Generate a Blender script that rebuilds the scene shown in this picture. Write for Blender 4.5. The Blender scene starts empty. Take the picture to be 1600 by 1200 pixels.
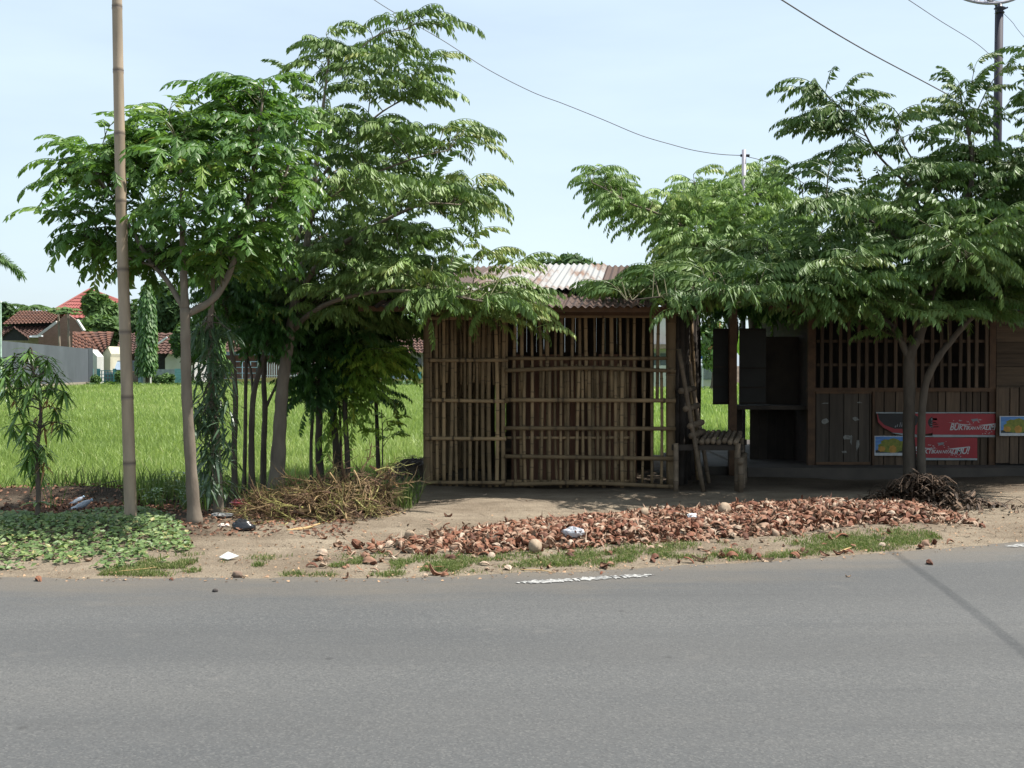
import bpy, math, random
import numpy as np
from mathutils import Vector

random.seed(7)
RNG = np.random.default_rng(11)
scene = bpy.context.scene
COL = scene.collection
R = math.radians

# ------------------------------------------------------------------ camera
CAM_H, FPX, HORIZON = 1.5, 1700.0, 565.0
PITCH = math.atan((600 - HORIZON) / FPX)
cam_d = bpy.data.cameras.new("camera")
cam_d.sensor_width = 36.0
cam_d.lens = 36.0 * FPX / 1600.0
cam_d.clip_start = 0.05
cam_d.clip_end = 2000.0
cam = bpy.data.objects.new("camera", cam_d)
cam.location = (0, 0, CAM_H)
cam.rotation_euler = (R(90) - PITCH, 0, 0)
COL.objects.link(cam)
scene.camera = cam

# ------------------------------------------------------------------ sky, sun, exposure
SUN_EL = R(62)
SUN_AZ = R(9)          # angle from +X (right) towards +Y (away from the viewer)
sun_vec = Vector((math.cos(SUN_EL) * math.cos(SUN_AZ), math.cos(SUN_EL) * math.sin(SUN_AZ), math.sin(SUN_EL)))
world = bpy.data.worlds.new("World")
scene.world = world
world.use_nodes = True
wn = world.node_tree
wn.nodes.clear()
w_out = wn.nodes.new("ShaderNodeOutputWorld")
w_bg = wn.nodes.new("ShaderNodeBackground")
w_sky = wn.nodes.new("ShaderNodeTexSky")
w_sky.sky_type = 'NISHITA'
w_sky.sun_disc = False
w_sky.sun_elevation = SUN_EL
w_sky.sun_rotation = math.atan2(sun_vec.x, sun_vec.y)
w_sky.air_density = 1.0
w_sky.dust_density = 2.0
w_sky.ozone_density = 1.0
w_bg.inputs['Strength'].default_value = 0.085
wn.links.new(w_sky.outputs[0], w_bg.inputs['Color'])
# thin high cloud veil
w_geo = wn.nodes.new("ShaderNodeTexCoord")
w_map = wn.nodes.new("ShaderNodeMapping")
w_map.inputs['Scale'].default_value = (1.0, 1.0, 5.0)
w_noise = wn.nodes.new("ShaderNodeTexNoise")
w_noise.inputs['Scale'].default_value = 1.6
w_noise.inputs['Detail'].default_value = 6.0
w_noise.inputs['Roughness'].default_value = 0.55
wn.links.new(w_geo.outputs['Generated'], w_map.inputs['Vector'])
wn.links.new(w_map.outputs['Vector'], w_noise.inputs['Vector'])
w_ramp = wn.nodes.new("ShaderNodeMapRange")
w_ramp.inputs['From Min'].default_value = 0.35
w_ramp.inputs['From Max'].default_value = 0.75
w_ramp.inputs['To Min'].default_value = 0.54
w_ramp.inputs['To Max'].default_value = 0.77
wn.links.new(w_noise.outputs['Fac'], w_ramp.inputs['Value'])
w_veil = wn.nodes.new("ShaderNodeBackground")
w_veil.inputs['Color'].default_value = (0.76, 0.905, 1.0, 1)
w_veil.inputs['Strength'].default_value = 0.67
w_mix = wn.nodes.new("ShaderNodeMixShader")
wn.links.new(w_ramp.outputs['Result'], w_mix.inputs['Fac'])
wn.links.new(w_bg.outputs[0], w_mix.inputs[1])
wn.links.new(w_veil.outputs[0], w_mix.inputs[2])
wn.links.new(w_mix.outputs[0], w_out.inputs['Surface'])

sun_d = bpy.data.lights.new("sun", 'SUN')
sun_d.energy = 5.0
sun_d.angle = R(0.53)
sun_d.color = (1.0, 0.955, 0.885)
sun = bpy.data.objects.new("sun", sun_d)
sun.rotation_euler = sun_vec.to_track_quat('Z', 'Y').to_euler()
sun.location = (20, 10, 30)
COL.objects.link(sun)
scene.view_settings.view_transform = 'Standard'
scene.view_settings.look = 'None'
scene.view_settings.exposure = 0.88
scene.view_settings.gamma = 1.0
scene.view_settings.use_curve_mapping = False
scene.cycles.max_bounces = 6
scene.cycles.diffuse_bounces = 2
scene.cycles.transmission_bounces = 4
scene.cycles.glossy_bounces = 2
scene.cycles.use_denoising = True

# ------------------------------------------------------------------ helpers
cp, sp = math.cos(PITCH), math.sin(PITCH)

def P(px, py, Y):
    """world point seen at photo pixel (px,py) at distance Y"""
    xc, yc = (px - 800) / FPX, (600 - py) / FPX
    t = Y / (cp + yc * sp)
    return np.array((xc * t, Y, CAM_H + t * (-sp + yc * cp)))

def G(px, py, z=0.0):
    """ground point at height z seen at pixel"""
    xc, yc = (px - 800) / FPX, (600 - py) / FPX
    t = (z - CAM_H) / (-sp + yc * cp)
    return np.array((xc * t, t * (cp + yc * sp), z))

def nrm(v):
    v = np.asarray(v, float)
    return v / (np.linalg.norm(v) + 1e-9)

class MB:
    """collects shapes and links them as one mesh object"""
    def __init__(self):
        self.v, self.fl, self.ft, self.mi, self.at, self.n = [], [], [], [], [], 0
    def add(self, V, F, mi=0, tint=0.5):
        V = np.asarray(V, np.float32).reshape(-1, 3)
        F = np.asarray(F, np.int32)
        self.v.append(V)
        self.fl.append((F + self.n).ravel())
        self.ft.append(np.full(len(F), F.shape[1], np.int32))
        self.mi.append(np.full(len(F), mi, np.int32))
        self.at.append(np.broadcast_to(np.asarray(tint, np.float32), (len(V),)).copy())
        self.n += len(V)
    def box(self, c, s, rz=0.0, mi=0, tint=0.5, ax=None):
        """box centre c, full size s; ax = optional 3x3 rows of local axes"""
        h = np.array(s) / 2
        L = np.array([(x, y, z) for z in (-1, 1) for y in (-1, 1) for x in (-1, 1)], float) * h
        if ax is None:
            ca, sa = math.cos(rz), math.sin(rz)
            ax = np.array(((ca, sa, 0), (-sa, ca, 0), (0, 0, 1)))
        V = L @ np.asarray(ax) + np.asarray(c)
        self.add(V, [(0, 2, 3, 1), (4, 5, 7, 6), (0, 1, 5, 4), (2, 6, 7, 3), (0, 4, 6, 2), (1, 3, 7, 5)], mi, tint)
    def bar(self, a, b, w, d, mi=0, tint=0.5, up=(0, 1, 0)):
        """rectangular bar from a to b, width w across, depth d along 'up'"""
        a, b = np.asarray(a, float), np.asarray(b, float)
        t = nrm(b - a)
        s = nrm(np.cross(t, up))
        u = np.cross(s, t)
        self.box((a + b) / 2, (np.linalg.norm(b - a), w, d), mi=mi, tint=tint, ax=np.array((t, s, u)))
    def tube(self, pts, rad, n=8, mi=0, tint=0.5, caps=True, flat=None):
        pts = np.asarray(pts, float)
        m = len(pts)
        rad = np.broadcast_to(np.asarray(rad, float), (m,))
        T = np.gradient(pts, axis=0)
        T /= np.linalg.norm(T, axis=1)[:, None] + 1e-9
        ref = np.array((0, 1, 0.0)) if abs(T[0, 1]) < 0.8 else np.array((0, 0, 1.0))
        S = np.cross(T, ref); S /= np.linalg.norm(S, axis=1)[:, None] + 1e-9
        U = np.cross(S, T)
        a = np.arange(n) * 2 * math.pi / n
        fl = 1.0 if flat is None else flat
        V = pts[:, None, :] + rad[:, None, None] * (np.cos(a)[None, :, None] * S[:, None, :] + fl * np.sin(a)[None, :, None] * U[:, None, :])
        i = np.arange(m - 1)[:, None] * n; j = np.arange(n)[None, :]; k = (j + 1) % n
        F = np.stack(np.broadcast_arrays(i + j, i + k, i + n + k, i + n + j), -1).reshape(-1, 4)
        tt = np.repeat(np.broadcast_to(np.asarray(tint, float), (m,)), n)
        self.add(V.reshape(-1, 3), F, mi, tt)
        if caps:
            b = self.n - m * n
            for o, rev in ((0, True), ((m - 1) * n, False)):
                f = np.arange(n) + b + o
                f = f[::-1] if rev else f
                self.fl.append(f.astype(np.int32)); self.ft.append(np.array([n], np.int32)); self.mi.append(np.array([mi], np.int32))
    def lathe(self, c, prof, n=16, mi=0, tint=0.5):
        pts = [(c[0], c[1], c[2] + z) for r, z in prof]
        self.tube(pts, [r for r, z in prof], n, mi, tint)
    def poly(self, V, mi=0, tint=0.5):
        self.add(V, [list(range(len(V)))], mi, tint)
    def slab(self, V, d, mi=0, tint=0.5):
        """polygon V extruded by vector d"""
        V = np.asarray(V, float); n = len(V)
        self.add(np.vstack((V, V + np.asarray(d))), [(i, (i + 1) % n, n + (i + 1) % n, n + i) for i in range(n)], mi, tint)
        b = self.n - 2 * n
        for f in (np.arange(n)[::-1] + b, np.arange(n) + b + n):
            self.fl.append(f.astype(np.int32)); self.ft.append(np.array([n], np.int32)); self.mi.append(np.array([mi], np.int32))
    def mesh(self, name, mats, smooth=False):
        me = bpy.data.meshes.new(name)
        V = np.vstack(self.v) if self.v else np.zeros((0, 3), np.float32)
        fl = np.concatenate(self.fl); ft = np.concatenate(self.ft); mi = np.concatenate(self.mi)
        me.vertices.add(len(V)); me.vertices.foreach_set('co', V.astype(np.float32).ravel())
        me.loops.add(len(fl)); me.loops.foreach_set('vertex_index', fl)
        me.polygons.add(len(ft))
        me.polygons.foreach_set('loop_start', np.concatenate(([0], np.cumsum(ft)[:-1])).astype(np.int32))
        me.polygons.foreach_set('loop_total', ft)
        for m in (mats if isinstance(mats, (list, tuple)) else [mats]):
            me.materials.append(m)
        me.polygons.foreach_set('material_index', mi)
        me.polygons.foreach_set('use_smooth', np.full(len(ft), bool(smooth)))
        at = me.attributes.new('tint', 'FLOAT', 'POINT')
        at.data.foreach_set('value', np.concatenate(self.at).astype(np.float32))
        me.update(calc_edges=True)
        me.validate()
        return me
    def build(self, name, mats, parent=None, smooth=False, origin=None):
        me = self.mesh(name, mats, smooth)
        o = bpy.data.objects.new(name, me)
        COL.objects.link(o)
        if parent is not None:
            o.parent = parent
            off = world_off(parent)
            me.transform(__import__('mathutils').Matrix.Translation(-off))
        elif origin is not None:
            off = Vector(origin)
            me.transform(__import__('mathutils').Matrix.Translation(-off))
            o.location = off
        return o

def world_off(o):
    v = Vector((0, 0, 0))
    while o is not None:
        v += o.location
        o = o.parent
    return v

def tag(o, label=None, cat=None, group=None, kind=None):
    if label: o['label'] = label
    if cat: o['category'] = cat
    if group: o['group'] = group
    if kind: o['kind'] = kind
    return o

def thing(name, loc, label, cat, group=None):
    o = bpy.data.objects.new(name, None)
    o.empty_display_size = 0.2
    COL.objects.link(o)
    o.location = Vector([float(c) for c in loc])
    return tag(o, label, cat, group)

# ------------------------------------------------------------------ materials
def node_mat(name):
    m = bpy.data.materials.new(name)
    m.use_nodes = True
    nt = m.node_tree
    return m, nt, nt.nodes['Principled BSDF'], nt.nodes['Material Output']

def rgb(c):
    return (c[0], c[1], c[2], 1.0)

def mixc(nt, fac, a, b, mode='MIX'):
    n = nt.nodes.new('ShaderNodeMix'); n.data_type = 'RGBA'; n.blend_type = mode
    for sock, val in ((n.inputs[0], fac), (n.inputs[6], a), (n.inputs[7], b)):
        if isinstance(val, (int, float)): sock.default_value = val
        elif isinstance(val, tuple): sock.default_value = rgb(val)
        else: nt.links.new(val, sock)
    return n.outputs[2]

def maprange(nt, v, a, b, c=0.0, d=1.0):
    n = nt.nodes.new('ShaderNodeMapRange')
    nt.links.new(v, n.inputs['Value'])
    n.inputs['From Min'].default_value = a; n.inputs['From Max'].default_value = b
    n.inputs['To Min'].default_value = c; n.inputs['To Max'].default_value = d
    return n.outputs['Result']

def noise(nt, vec, scale, detail=4.0, rough=0.55):
    n = nt.nodes.new('ShaderNodeTexNoise')
    n.inputs['Scale'].default_value = scale; n.inputs['Detail'].default_value = detail; n.inputs['Roughness'].default_value = rough
    if vec is not None: nt.links.new(vec, n.inputs['Vector'])
    return n.outputs['Fac']

def coords(nt, stretch=(1, 1, 1), kind='Position'):
    if kind == 'Position':
        g = nt.nodes.new('ShaderNodeNewGeometry'); out = g.outputs['Position']
    else:
        g = nt.nodes.new('ShaderNodeTexCoord'); out = g.outputs['Object']
    mp = nt.nodes.new('ShaderNodeMapping'); mp.inputs['Scale'].default_value = stretch
    nt.links.new(out, mp.inputs['Vector'])
    return mp.outputs['Vector']

def island(nt):
    g = nt.nodes.new('ShaderNodeNewGeometry'); o = nt.nodes.new('ShaderNodeObjectInfo')
    a = nt.nodes.new('ShaderNodeMath'); a.operation = 'ADD'
    nt.links.new(g.outputs['Random Per Island'], a.inputs[0]); nt.links.new(o.outputs['Random'], a.inputs[1])
    f = nt.nodes.new('ShaderNodeMath'); f.operation = 'FRACT'
    nt.links.new(a.outputs[0], f.inputs[0])
    return f.outputs[0]

def attr(nt, name='tint'):
    n = nt.nodes.new('ShaderNodeAttribute'); n.attribute_name = name
    return n.outputs['Fac']

def ramp(nt, fac, stops):
    n = nt.nodes.new('ShaderNodeValToRGB')
    while len(n.color_ramp.elements) < len(stops): n.color_ramp.elements.new(0.5)
    for e, (p, c) in zip(n.color_ramp.elements, stops):
        e.position = p; e.color = rgb(c)
    nt.links.new(fac, n.inputs['Fac'])
    return n.outputs['Color']

def bump(nt, bsdf, h, strength=0.4, dist=0.02):
    b = nt.nodes.new('ShaderNodeBump'); b.inputs['Strength'].default_value = strength; b.inputs['Distance'].default_value = dist
    nt.links.new(h, b.inputs['Height']); nt.links.new(b.outputs['Normal'], bsdf.inputs['Normal'])

def simple(name, a, b=None, scale=6.0, stretch=(1, 1, 1), rough=0.75, bmp=0.3, bdist=0.01, isl=0.0, kind='Position', spec=0.3, dark=None, metal=0.0, detail=5.0):
    """two-tone noisy surface; isl = brightness variation per loose piece; dark = colour blended in where tint is 0"""
    m, nt, bs, _ = node_mat(name)
    v = coords(nt, stretch, kind)
    nz = noise(nt, v, scale, detail)
    b = b or tuple(c * 0.6 for c in a)
    col = mixc(nt, maprange(nt, nz, 0.3, 0.7), a, b)
    if isl:
        iv = maprange(nt, island(nt), 0, 1, 1 - isl, 1 + isl)
        cc = nt.nodes.new('ShaderNodeCombineColor')
        for k in range(3): nt.links.new(iv, cc.inputs[k])
        col = mixc(nt, 1.0, col, cc.outputs[0], 'MULTIPLY')
    if dark is not None:
        col = mixc(nt, attr(nt), dark, col)
    nt.links.new(col, bs.inputs['Base Color'])
    bs.inputs['Roughness'].default_value = rough
    bs.inputs['Metallic'].default_value = metal
    bs.inputs['Specular IOR Level'].default_value = spec
    if bmp: bump(nt, bs, nz, bmp, bdist)
    return m

def leaf_mat(name, stops, rough=0.4, trans=0.3, spec=0.5, tcol=(0.22, 0.42, 0.04)):
    m, nt, bs, out = node_mat(name)
    col = ramp(nt, attr(nt), stops)
    nz = noise(nt, coords(nt), 30.0, 2.0)
    col = mixc(nt, maprange(nt, nz, 0.3, 0.7, 0.0, 0.35), col, tuple(c * 0.6 for c in stops[len(stops) // 2][1]))
    nt.links.new(col, bs.inputs['Base Color'])
    bs.inputs['Roughness'].default_value = rough
    bs.inputs['Specular IOR Level'].default_value = spec
    tr = nt.nodes.new('ShaderNodeBsdfTranslucent')
    tc = mixc(nt, 0.5, col, tcol)
    nt.links.new(tc, tr.inputs['Color'])
    mx = nt.nodes.new('ShaderNodeMixShader'); mx.inputs[0].default_value = trans
    nt.links.new(bs.outputs[0], mx.inputs[1]); nt.links.new(tr.outputs[0], mx.inputs[2])
    nt.links.new(mx.outputs[0], out.inputs['Surface'])
    return m
# ------------------------------------------------------------------ ground
def sstep(x, a, b):
    t = np.clip((np.asarray(x, float) - a) / (b - a), 0, 1)
    return t * t * (3 - 2 * t)

def vnoise(x, y, s, seed=0):
    """cheap smooth value noise"""
    x = np.asarray(x, float) * s + seed * 17.3; y = np.asarray(y, float) * s + seed * 9.1
    xi, yi = np.floor(x), np.floor(y)
    fx, fy = x - xi, y - yi
    fx = fx * fx * (3 - 2 * fx); fy = fy * fy * (3 - 2 * fy)
    def h(a, b):
        q = np.sin(a * 127.1 + b * 311.7 + seed * 74.7) * 43758.5453
        return q - np.floor(q)
    return (h(xi, yi) * (1 - fx) + h(xi + 1, yi) * fx) * (1 - fy) + (h(xi, yi + 1) * (1 - fx) + h(xi + 1, yi + 1) * fx) * fy

edge_px = [(0, 900), (300, 904), (600, 904), (800, 898), (1000, 887), (1200, 876), (1400, 862), (1600, 845)]
EDGE = np.array([[-90, 7.9], [-20, 7.7]] + [list(G(x, y)[:2]) for x, y in edge_px] + [[6.5, 10.3], [10, 13.2], [20, 23], [60, 70]])
def road_edge(x):
    return np.interp(x, EDGE[:, 0], EDGE[:, 1])

FIELD_Z = -0.22
def gz(x, y):
    x = np.asarray(x, float); y = np.asarray(y, float)
    ye = 12.15 + 4.9 * sstep(x, -1.9, -0.9)
    g = FIELD_Z * sstep(y, ye, ye + 0.9)
    off = sstep(y - road_edge(x), -0.05, 0.8) * (1 - sstep(y, ye, ye + 1.5))
    g = g + off * (0.012 + 0.045 * (vnoise(x, y, 1.3, 1) - 0.3) + 0.02 * (vnoise(x, y, 4.5, 2) - 0.5))
    # low earth bund along the field on the left, and beside the hut
    g = g + (0.09 + 0.06 * vnoise(x, y, 2.2, 14)) * np.exp(-((y - 11.75) / 0.38) ** 2) * (1 - sstep(x, -4.4, -3.0))
    g = g + (0.20 + 0.16 * (vnoise(x, y, 3.5, 15) - 0.4)) * np.exp(-((y - 13.9) / 0.7) ** 2 - ((x + 1.25) / 0.8) ** 2)
    # vine covered hump on the left
    g = g + 0.10 * np.exp(-((y - 9.2) / 0.7) ** 2 - ((x + 4.0) / 1.2) ** 2)
    return g

def grid_mesh(xs, ys, zf):
    X, Y = np.meshgrid(xs, ys)
    V = np.stack((X, Y, zf(X, Y)), -1).reshape(-1, 3)
    nx, ny = len(xs), len(ys)
    i = np.arange(ny - 1)[:, None] * nx; j = np.arange(nx - 1)[None, :]
    F = np.stack(np.broadcast_arrays(i + j, i + j + 1, i + nx + j + 1, i + nx + j), -1).reshape(-1, 4)
    return V, F

def dirt_mat():
    m, nt, bs, _ = node_mat('dry_dirt')
    v = coords(nt)
    big = noise(nt, v, 0.9, 5.0); mid = noise(nt, v, 5.0, 6.0, 0.65); fine = noise(nt, v, 60.0, 4.0, 0.7)
    c = mixc(nt, maprange(nt, big, 0.35, 0.65), (0.215, 0.172, 0.125), (0.31, 0.258, 0.192))
    c = mixc(nt, maprange(nt, noise(nt, coords(nt, (1, 2.2, 1)), 1.7, 8.0, 0.7), 0.42, 0.68, 0, 0.55), c, (0.115, 0.088, 0.064))
    c = mixc(nt, maprange(nt, mid, 0.45, 0.75, 0, 0.6), c, (0.13, 0.10, 0.072))
    c = mixc(nt, maprange(nt, fine, 0.55, 0.75, 0, 0.5), c, (0.36, 0.31, 0.25))
    pv = nt.nodes.new('ShaderNodeTexVoronoi'); pv.inputs['Scale'].default_value = 22.0; nt.links.new(v, pv.inputs['Vector'])
    c = mixc(nt, maprange(nt, pv.outputs['Distance'], 0.10, 0.22, 0.55, 0.0), c, (0.10, 0.08, 0.06))
    # darker humus where old leaves rot, on the left, plus painted shade round the hut
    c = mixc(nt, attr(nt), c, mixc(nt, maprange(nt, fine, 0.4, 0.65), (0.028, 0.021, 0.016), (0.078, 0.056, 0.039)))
    nt.links.new(c, bs.inputs['Base Color']); bs.inputs['Roughness'].default_value = 0.95
    bs.inputs['Specular IOR Level'].default_value = 0.1
    lump = noise(nt, v, 14.0, 5.0, 0.6)
    add = nt.nodes.new('ShaderNodeMath'); add.operation = 'ADD'
    nt.links.new(mid, add.inputs[0]); nt.links.new(fine, add.inputs[1])
    ad2 = nt.nodes.new('ShaderNodeMath'); ad2.operation = 'ADD'
    nt.links.new(add.outputs[0], ad2.inputs[0]); nt.links.new(lump, ad2.inputs[1])
    bump(nt, bs, ad2.outputs[0], 0.9, 0.03)
    return m

xs = np.concatenate((np.linspace(-160, -20, 15), np.linspace(-18, -8, 11), np.arange(-7.5, 8.01, 0.1), np.linspace(8.5, 20, 12), np.linspace(25, 160, 15)))
ys = np.concatenate((np.linspace(-60, 4, 12), np.linspace(5, 6.8, 4), np.arange(7.0, 18, 0.1), np.linspace(18.5, 30, 12), np.linspace(36, 420, 30)))
V, F = grid_mesh(xs, ys, gz)
humus_shade = (1 - sstep(V[:, 0], -3.2, -2.2)) * np.maximum(0.85 * sstep(V[:, 1], 8.1, 9.3), 1.15 * sstep(V[:, 1], 11.2, 11.5))
humus_shade = np.maximum(humus_shade, np.exp(-((V[:, 1] - 14.2) / 0.9) ** 2 - ((V[:, 0] + 1.25) / 0.9) ** 2))
humus_shade = np.maximum(humus_shade, 0.75 * sstep(V[:, 1], 11.9, 12.9) * sstep(V[:, 0], -1.5, -0.9))  # shade from the eave line back put into the ground colour
humus_shade = np.clip(humus_shade + 0.5 * (vnoise(V[:, 0], V[:, 1], 2.0, 5) - 0.5) * (humus_shade > 0.05), 0, 1)
g = MB(); g.add(V, F, 0, humus_shade)
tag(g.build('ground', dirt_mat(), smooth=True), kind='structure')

# ------------------------------------------------------------------ road
def road_mat():
    m, nt, bs, _ = node_mat('worn_asphalt')
    v = coords(nt)
    vs = coords(nt, (0.25, 1.4, 1))
    big = noise(nt, v, 0.5, 5.0); band = noise(nt, vs, 1.0, 6.0, 0.6); fine = noise(nt, v, 90.0, 3.0, 0.7)
    vor = nt.nodes.new('ShaderNodeTexVoronoi'); vor.inputs['Scale'].default_value = 110.0
    nt.links.new(v, vor.inputs['Vector'])
    c = mixc(nt, maprange(nt, big, 0.3, 0.7), (0.069, 0.0715, 0.073), (0.088, 0.089, 0.0885))
    c = mixc(nt, maprange(nt, band, 0.35, 0.7, 0, 0.55), c, (0.105, 0.103, 0.098))
    # aggregate
    agg = nt.nodes.new('ShaderNodeSeparateColor'); nt.links.new(vor.outputs['Color'], agg.inputs[0])
    c = mixc(nt, maprange(nt, agg.outputs[0], 0.6, 1.0, 0, 0.40), c, (0.17, 0.165, 0.155))
    c = mixc(nt, maprange(nt, agg.outputs[1], 0.6, 1.0, 0, 0.45), c, (0.04, 0.04, 0.041))
    c = mixc(nt, maprange(nt, fine, 0.5, 0.8, 0, 0.5), c, (0.055, 0.055, 0.055))
    # worn wheel paths and a few old tar streaks along the lane
    wp = noise(nt, coords(nt, (0.06, 1.0, 1)), 0.75, 3.0, 0.5)
    c = mixc(nt, maprange(nt, wp, 0.42, 0.62, 0.38, 0.0), c, (0.056, 0.057, 0.058))
    ts = noise(nt, coords(nt, (0.16, 3.2, 1)), 1.1, 5.0, 0.6)
    c = mixc(nt, maprange(nt, ts, 0.60, 0.72, 0, 0.18), c, (0.042, 0.042, 0.043))
    bl = noise(nt, v, 2.6, 4.0, 0.5)
    c = mixc(nt, maprange(nt, bl, 0.66, 0.76, 0, 0.30), c, (0.14, 0.132, 0.122))
    sp_ = nt.nodes.new('ShaderNodeTexVoronoi'); sp_.inputs['Scale'].default_value = 1.7; nt.links.new(v, sp_.inputs['Vector'])
    c = mixc(nt, maprange(nt, sp_.outputs['Distance'], 0.015, 0.05, 0.55, 0.0), c, (0.03, 0.03, 0.03))
    # dust washed on from the verge: tint holds the distance from the edge in metres
    d = attr(nt)
    dn = noise(nt, coords(nt, (0.5, 2.0, 1)), 1.6, 6.0, 0.65)
    s = nt.nodes.new('ShaderNodeMath'); s.operation = 'MULTIPLY_ADD'
    nt.links.new(dn, s.inputs[0]); s.inputs[1].default_value = -1.5; 
    nt.links.new(d, s.inputs[2])
    dust = maprange(nt, s.outputs[0], -0.80, 0.05, 0.9, 0.0)
    c = mixc(nt, dust, c, mixc(nt, maprange(nt, fine, 0.35, 0.7), (0.098, 0.085, 0.070), (0.14, 0.123, 0.101)))
    nt.links.new(c, bs.inputs['Base Color']); bs.inputs['Roughness'].default_value = 0.85
    bs.inputs['Specular IOR Level'].default_value = 0.25
    add = nt.nodes.new('ShaderNodeMath'); add.operation = 'MULTIPLY_ADD'; add.inputs[1].default_value = 0.6
    nt.links.new(agg.outputs[0], add.inputs[0]); nt.links.new(fine, add.inputs[2])
    bump(nt, bs, add.outputs[0], 0.5, 0.006)
    return m

rx = np.concatenate((np.linspace(-90, -8, 20), np.arange(-7.5, 7.5, 0.06), np.linspace(8, 60, 30)))
rd = np.concatenate(([0, 0.03, 0.08, 0.15, 0.25, 0.4, 0.6, 0.8, 1.0, 1.3], np.linspace(1.7, 13.0, 24)))
X, D = np.meshgrid(rx, rd)
ed = road_edge(X) + 0.14 * (vnoise(X, X * 0, 1.7, 3) - 0.5) + 0.09 * (vnoise(X, X * 0, 6.0, 4) - 0.5) + 0.05 * (vnoise(X, X * 0, 15.0, 5) - 0.5)
Yr = ed - D
V = np.stack((X, Yr, np.where(D < 0.02, -0.004, 0.006) + 0.0 * X), -1).reshape(-1, 3)
nx = len(rx); i = np.arange(len(rd) - 1)[:, None] * nx; j = np.arange(nx - 1)[None, :]
F = np.stack(np.broadcast_arrays(i + j, i + nx + j, i + nx + j + 1, i + j + 1), -1).reshape(-1, 4)
g = MB(); g.add(V, F, 0, D.ravel())
tag(g.build('road', road_mat(), smooth=True), kind='structure')

# worn white edge line
def paint_mat():
    m, nt, bs, out = node_mat('worn_white_paint')
    nz = noise(nt, coords(nt), 28.0, 5.0, 0.7)
    c = mixc(nt, maprange(nt, nz, 0.42, 0.56), (0.36, 0.355, 0.34), (0.10, 0.10, 0.098))
    nt.links.new(c, bs.inputs['Base Color']); bs.inputs['Roughness'].default_value = 0.8
    return m
PAINT = paint_mat()
def edge_line(pa, pb, w, name):
    a, b = G(*pa), G(*pb)
    n = 90
    g = MB()
    t = np.linspace(0, 1, n)
    c = a[None] * (1 - t[:, None]) + b[None] * t[:, None]
    s = nrm(np.cross(b - a, (0, 0, 1)))
    u = (RNG.random(n) - 0.5) * 0.045; l = (RNG.random(n) - 0.5) * 0.045
    taper = np.clip(np.minimum(t, 1 - t) * 8, 0.15, 1)
    p0 = c + s * (w / 2 * taper + u)[:, None]; p1 = c - s * (w / 2 * taper + l)[:, None]
    V = np.concatenate((p0, p1)); V[:, 2] = 0.0105
    F = [(k, k + 1, n + k + 1, n + k) for k in range(n - 1) if RNG.random() > 0.06]
    g.add(V, F)
    return tag(g.build(name, PAINT), kind='structure')
edge_line((806, 913), (1024, 900), 0.10, 'road_marking')
edge_line((1572, 856), (1640, 849), 0.10, 'road_marking')

# ------------------------------------------------------------------ rice field
field_soil = simple('field_soil', (0.15, 0.235, 0.05), (0.10, 0.17, 0.032), scale=1.2, rough=0.95, bmp=0.2, spec=0.05)
def field_z(x, y): return np.full_like(x, FIELD_Z + 0.03)
fx = np.linspace(-70, 45, 60); fy = np.linspace(0, 1, 60)
Xf, Tf = np.meshgrid(fx, fy)
Yf = (13.0 + 4.6 * sstep(Xf, -1.9, -0.9)) * (1 - Tf) + 78.0 * Tf
V = np.stack((Xf, Yf, np.full_like(Xf, FIELD_Z + 0.02)), -1).reshape(-1, 3)
i = np.arange(59)[:, None] * 60; j = np.arange(59)[None, :]
F = np.stack(np.broadcast_arrays(i + j, i + j + 1, i + 61 + j, i + 60 + j), -1).reshape(-1, 4)
g = MB(); g.add(V, F)
tag(g.build('rice_field', field_soil), kind='structure')

GRASS = leaf_mat('rice_leaf', [(0.0, (0.142, 0.212, 0.047)), (0.5, (0.224, 0.325, 0.083)), (0.85, (0.366, 0.437, 0.153)), (1.0, (0.519, 0.507, 0.260))], rough=0.5, trans=0.35, spec=0.3, tcol=(0.425, 0.566, 0.106))
def blades(px, py, z, h, w, lean=0.35, tint=None, bend=True):
    n = len(px)
    az = RNG.random(n) * 2 * math.pi; fz = RNG.random(n) * 2 * math.pi
    ln = lean * RNG.random(n) * h
    dx, dy = np.cos(az) * ln, np.sin(az) * ln
    wx, wy = np.cos(fz) * w / 2, np.sin(fz) * w / 2
    b = np.stack((px, py, z), -1)
    W = np.stack((wx, wy, wx * 0), -1)
    mid = b + np.stack((dx * 0.35, dy * 0.35, h * 0.6), -1)
    tip = b + np.stack((dx, dy, h * (1 - 0.25 * (ln / (h + 1e-6)))), -1)
    V = np.stack((b - W, b + W, mid + W * 0.8, mid - W * 0.8, tip), 1).reshape(-1, 3)
    k = np.arange(n)[:, None] * 5
    t = RNG.random(n) if tint is None else tint
    return V, k + np.array([[0, 1, 2, 3]]), k + np.array([[3, 2, 4]]), np.repeat(t, 5)

def grass_obj(name, V, Fq, Ft, t, mat, kind='stuff', label=None, cat='grass'):
    g = MB(); g.add(V, Fq, 0, t)
    g.fl.append(Ft.astype(np.int32).ravel()); g.ft.append(np.full(len(Ft), 3, np.int32)); g.mi.append(np.zeros(len(Ft), np.int32))
    return tag(g.build(name, mat), label, cat, None, kind)

N = 380000
u = RNG.random(N)
Yg = 12.9 * (76.0 / 12.9) ** (u ** 0.80)
Xg = (-0.78 + 1.08 * RNG.random(N)) * Yg
ok = Yg > (13.0 + 4.4 * sstep(Xg, -1.9, -0.9)) + 0.3 * (vnoise(Xg, Yg, 1.5, 8) - 0.5)
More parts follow.
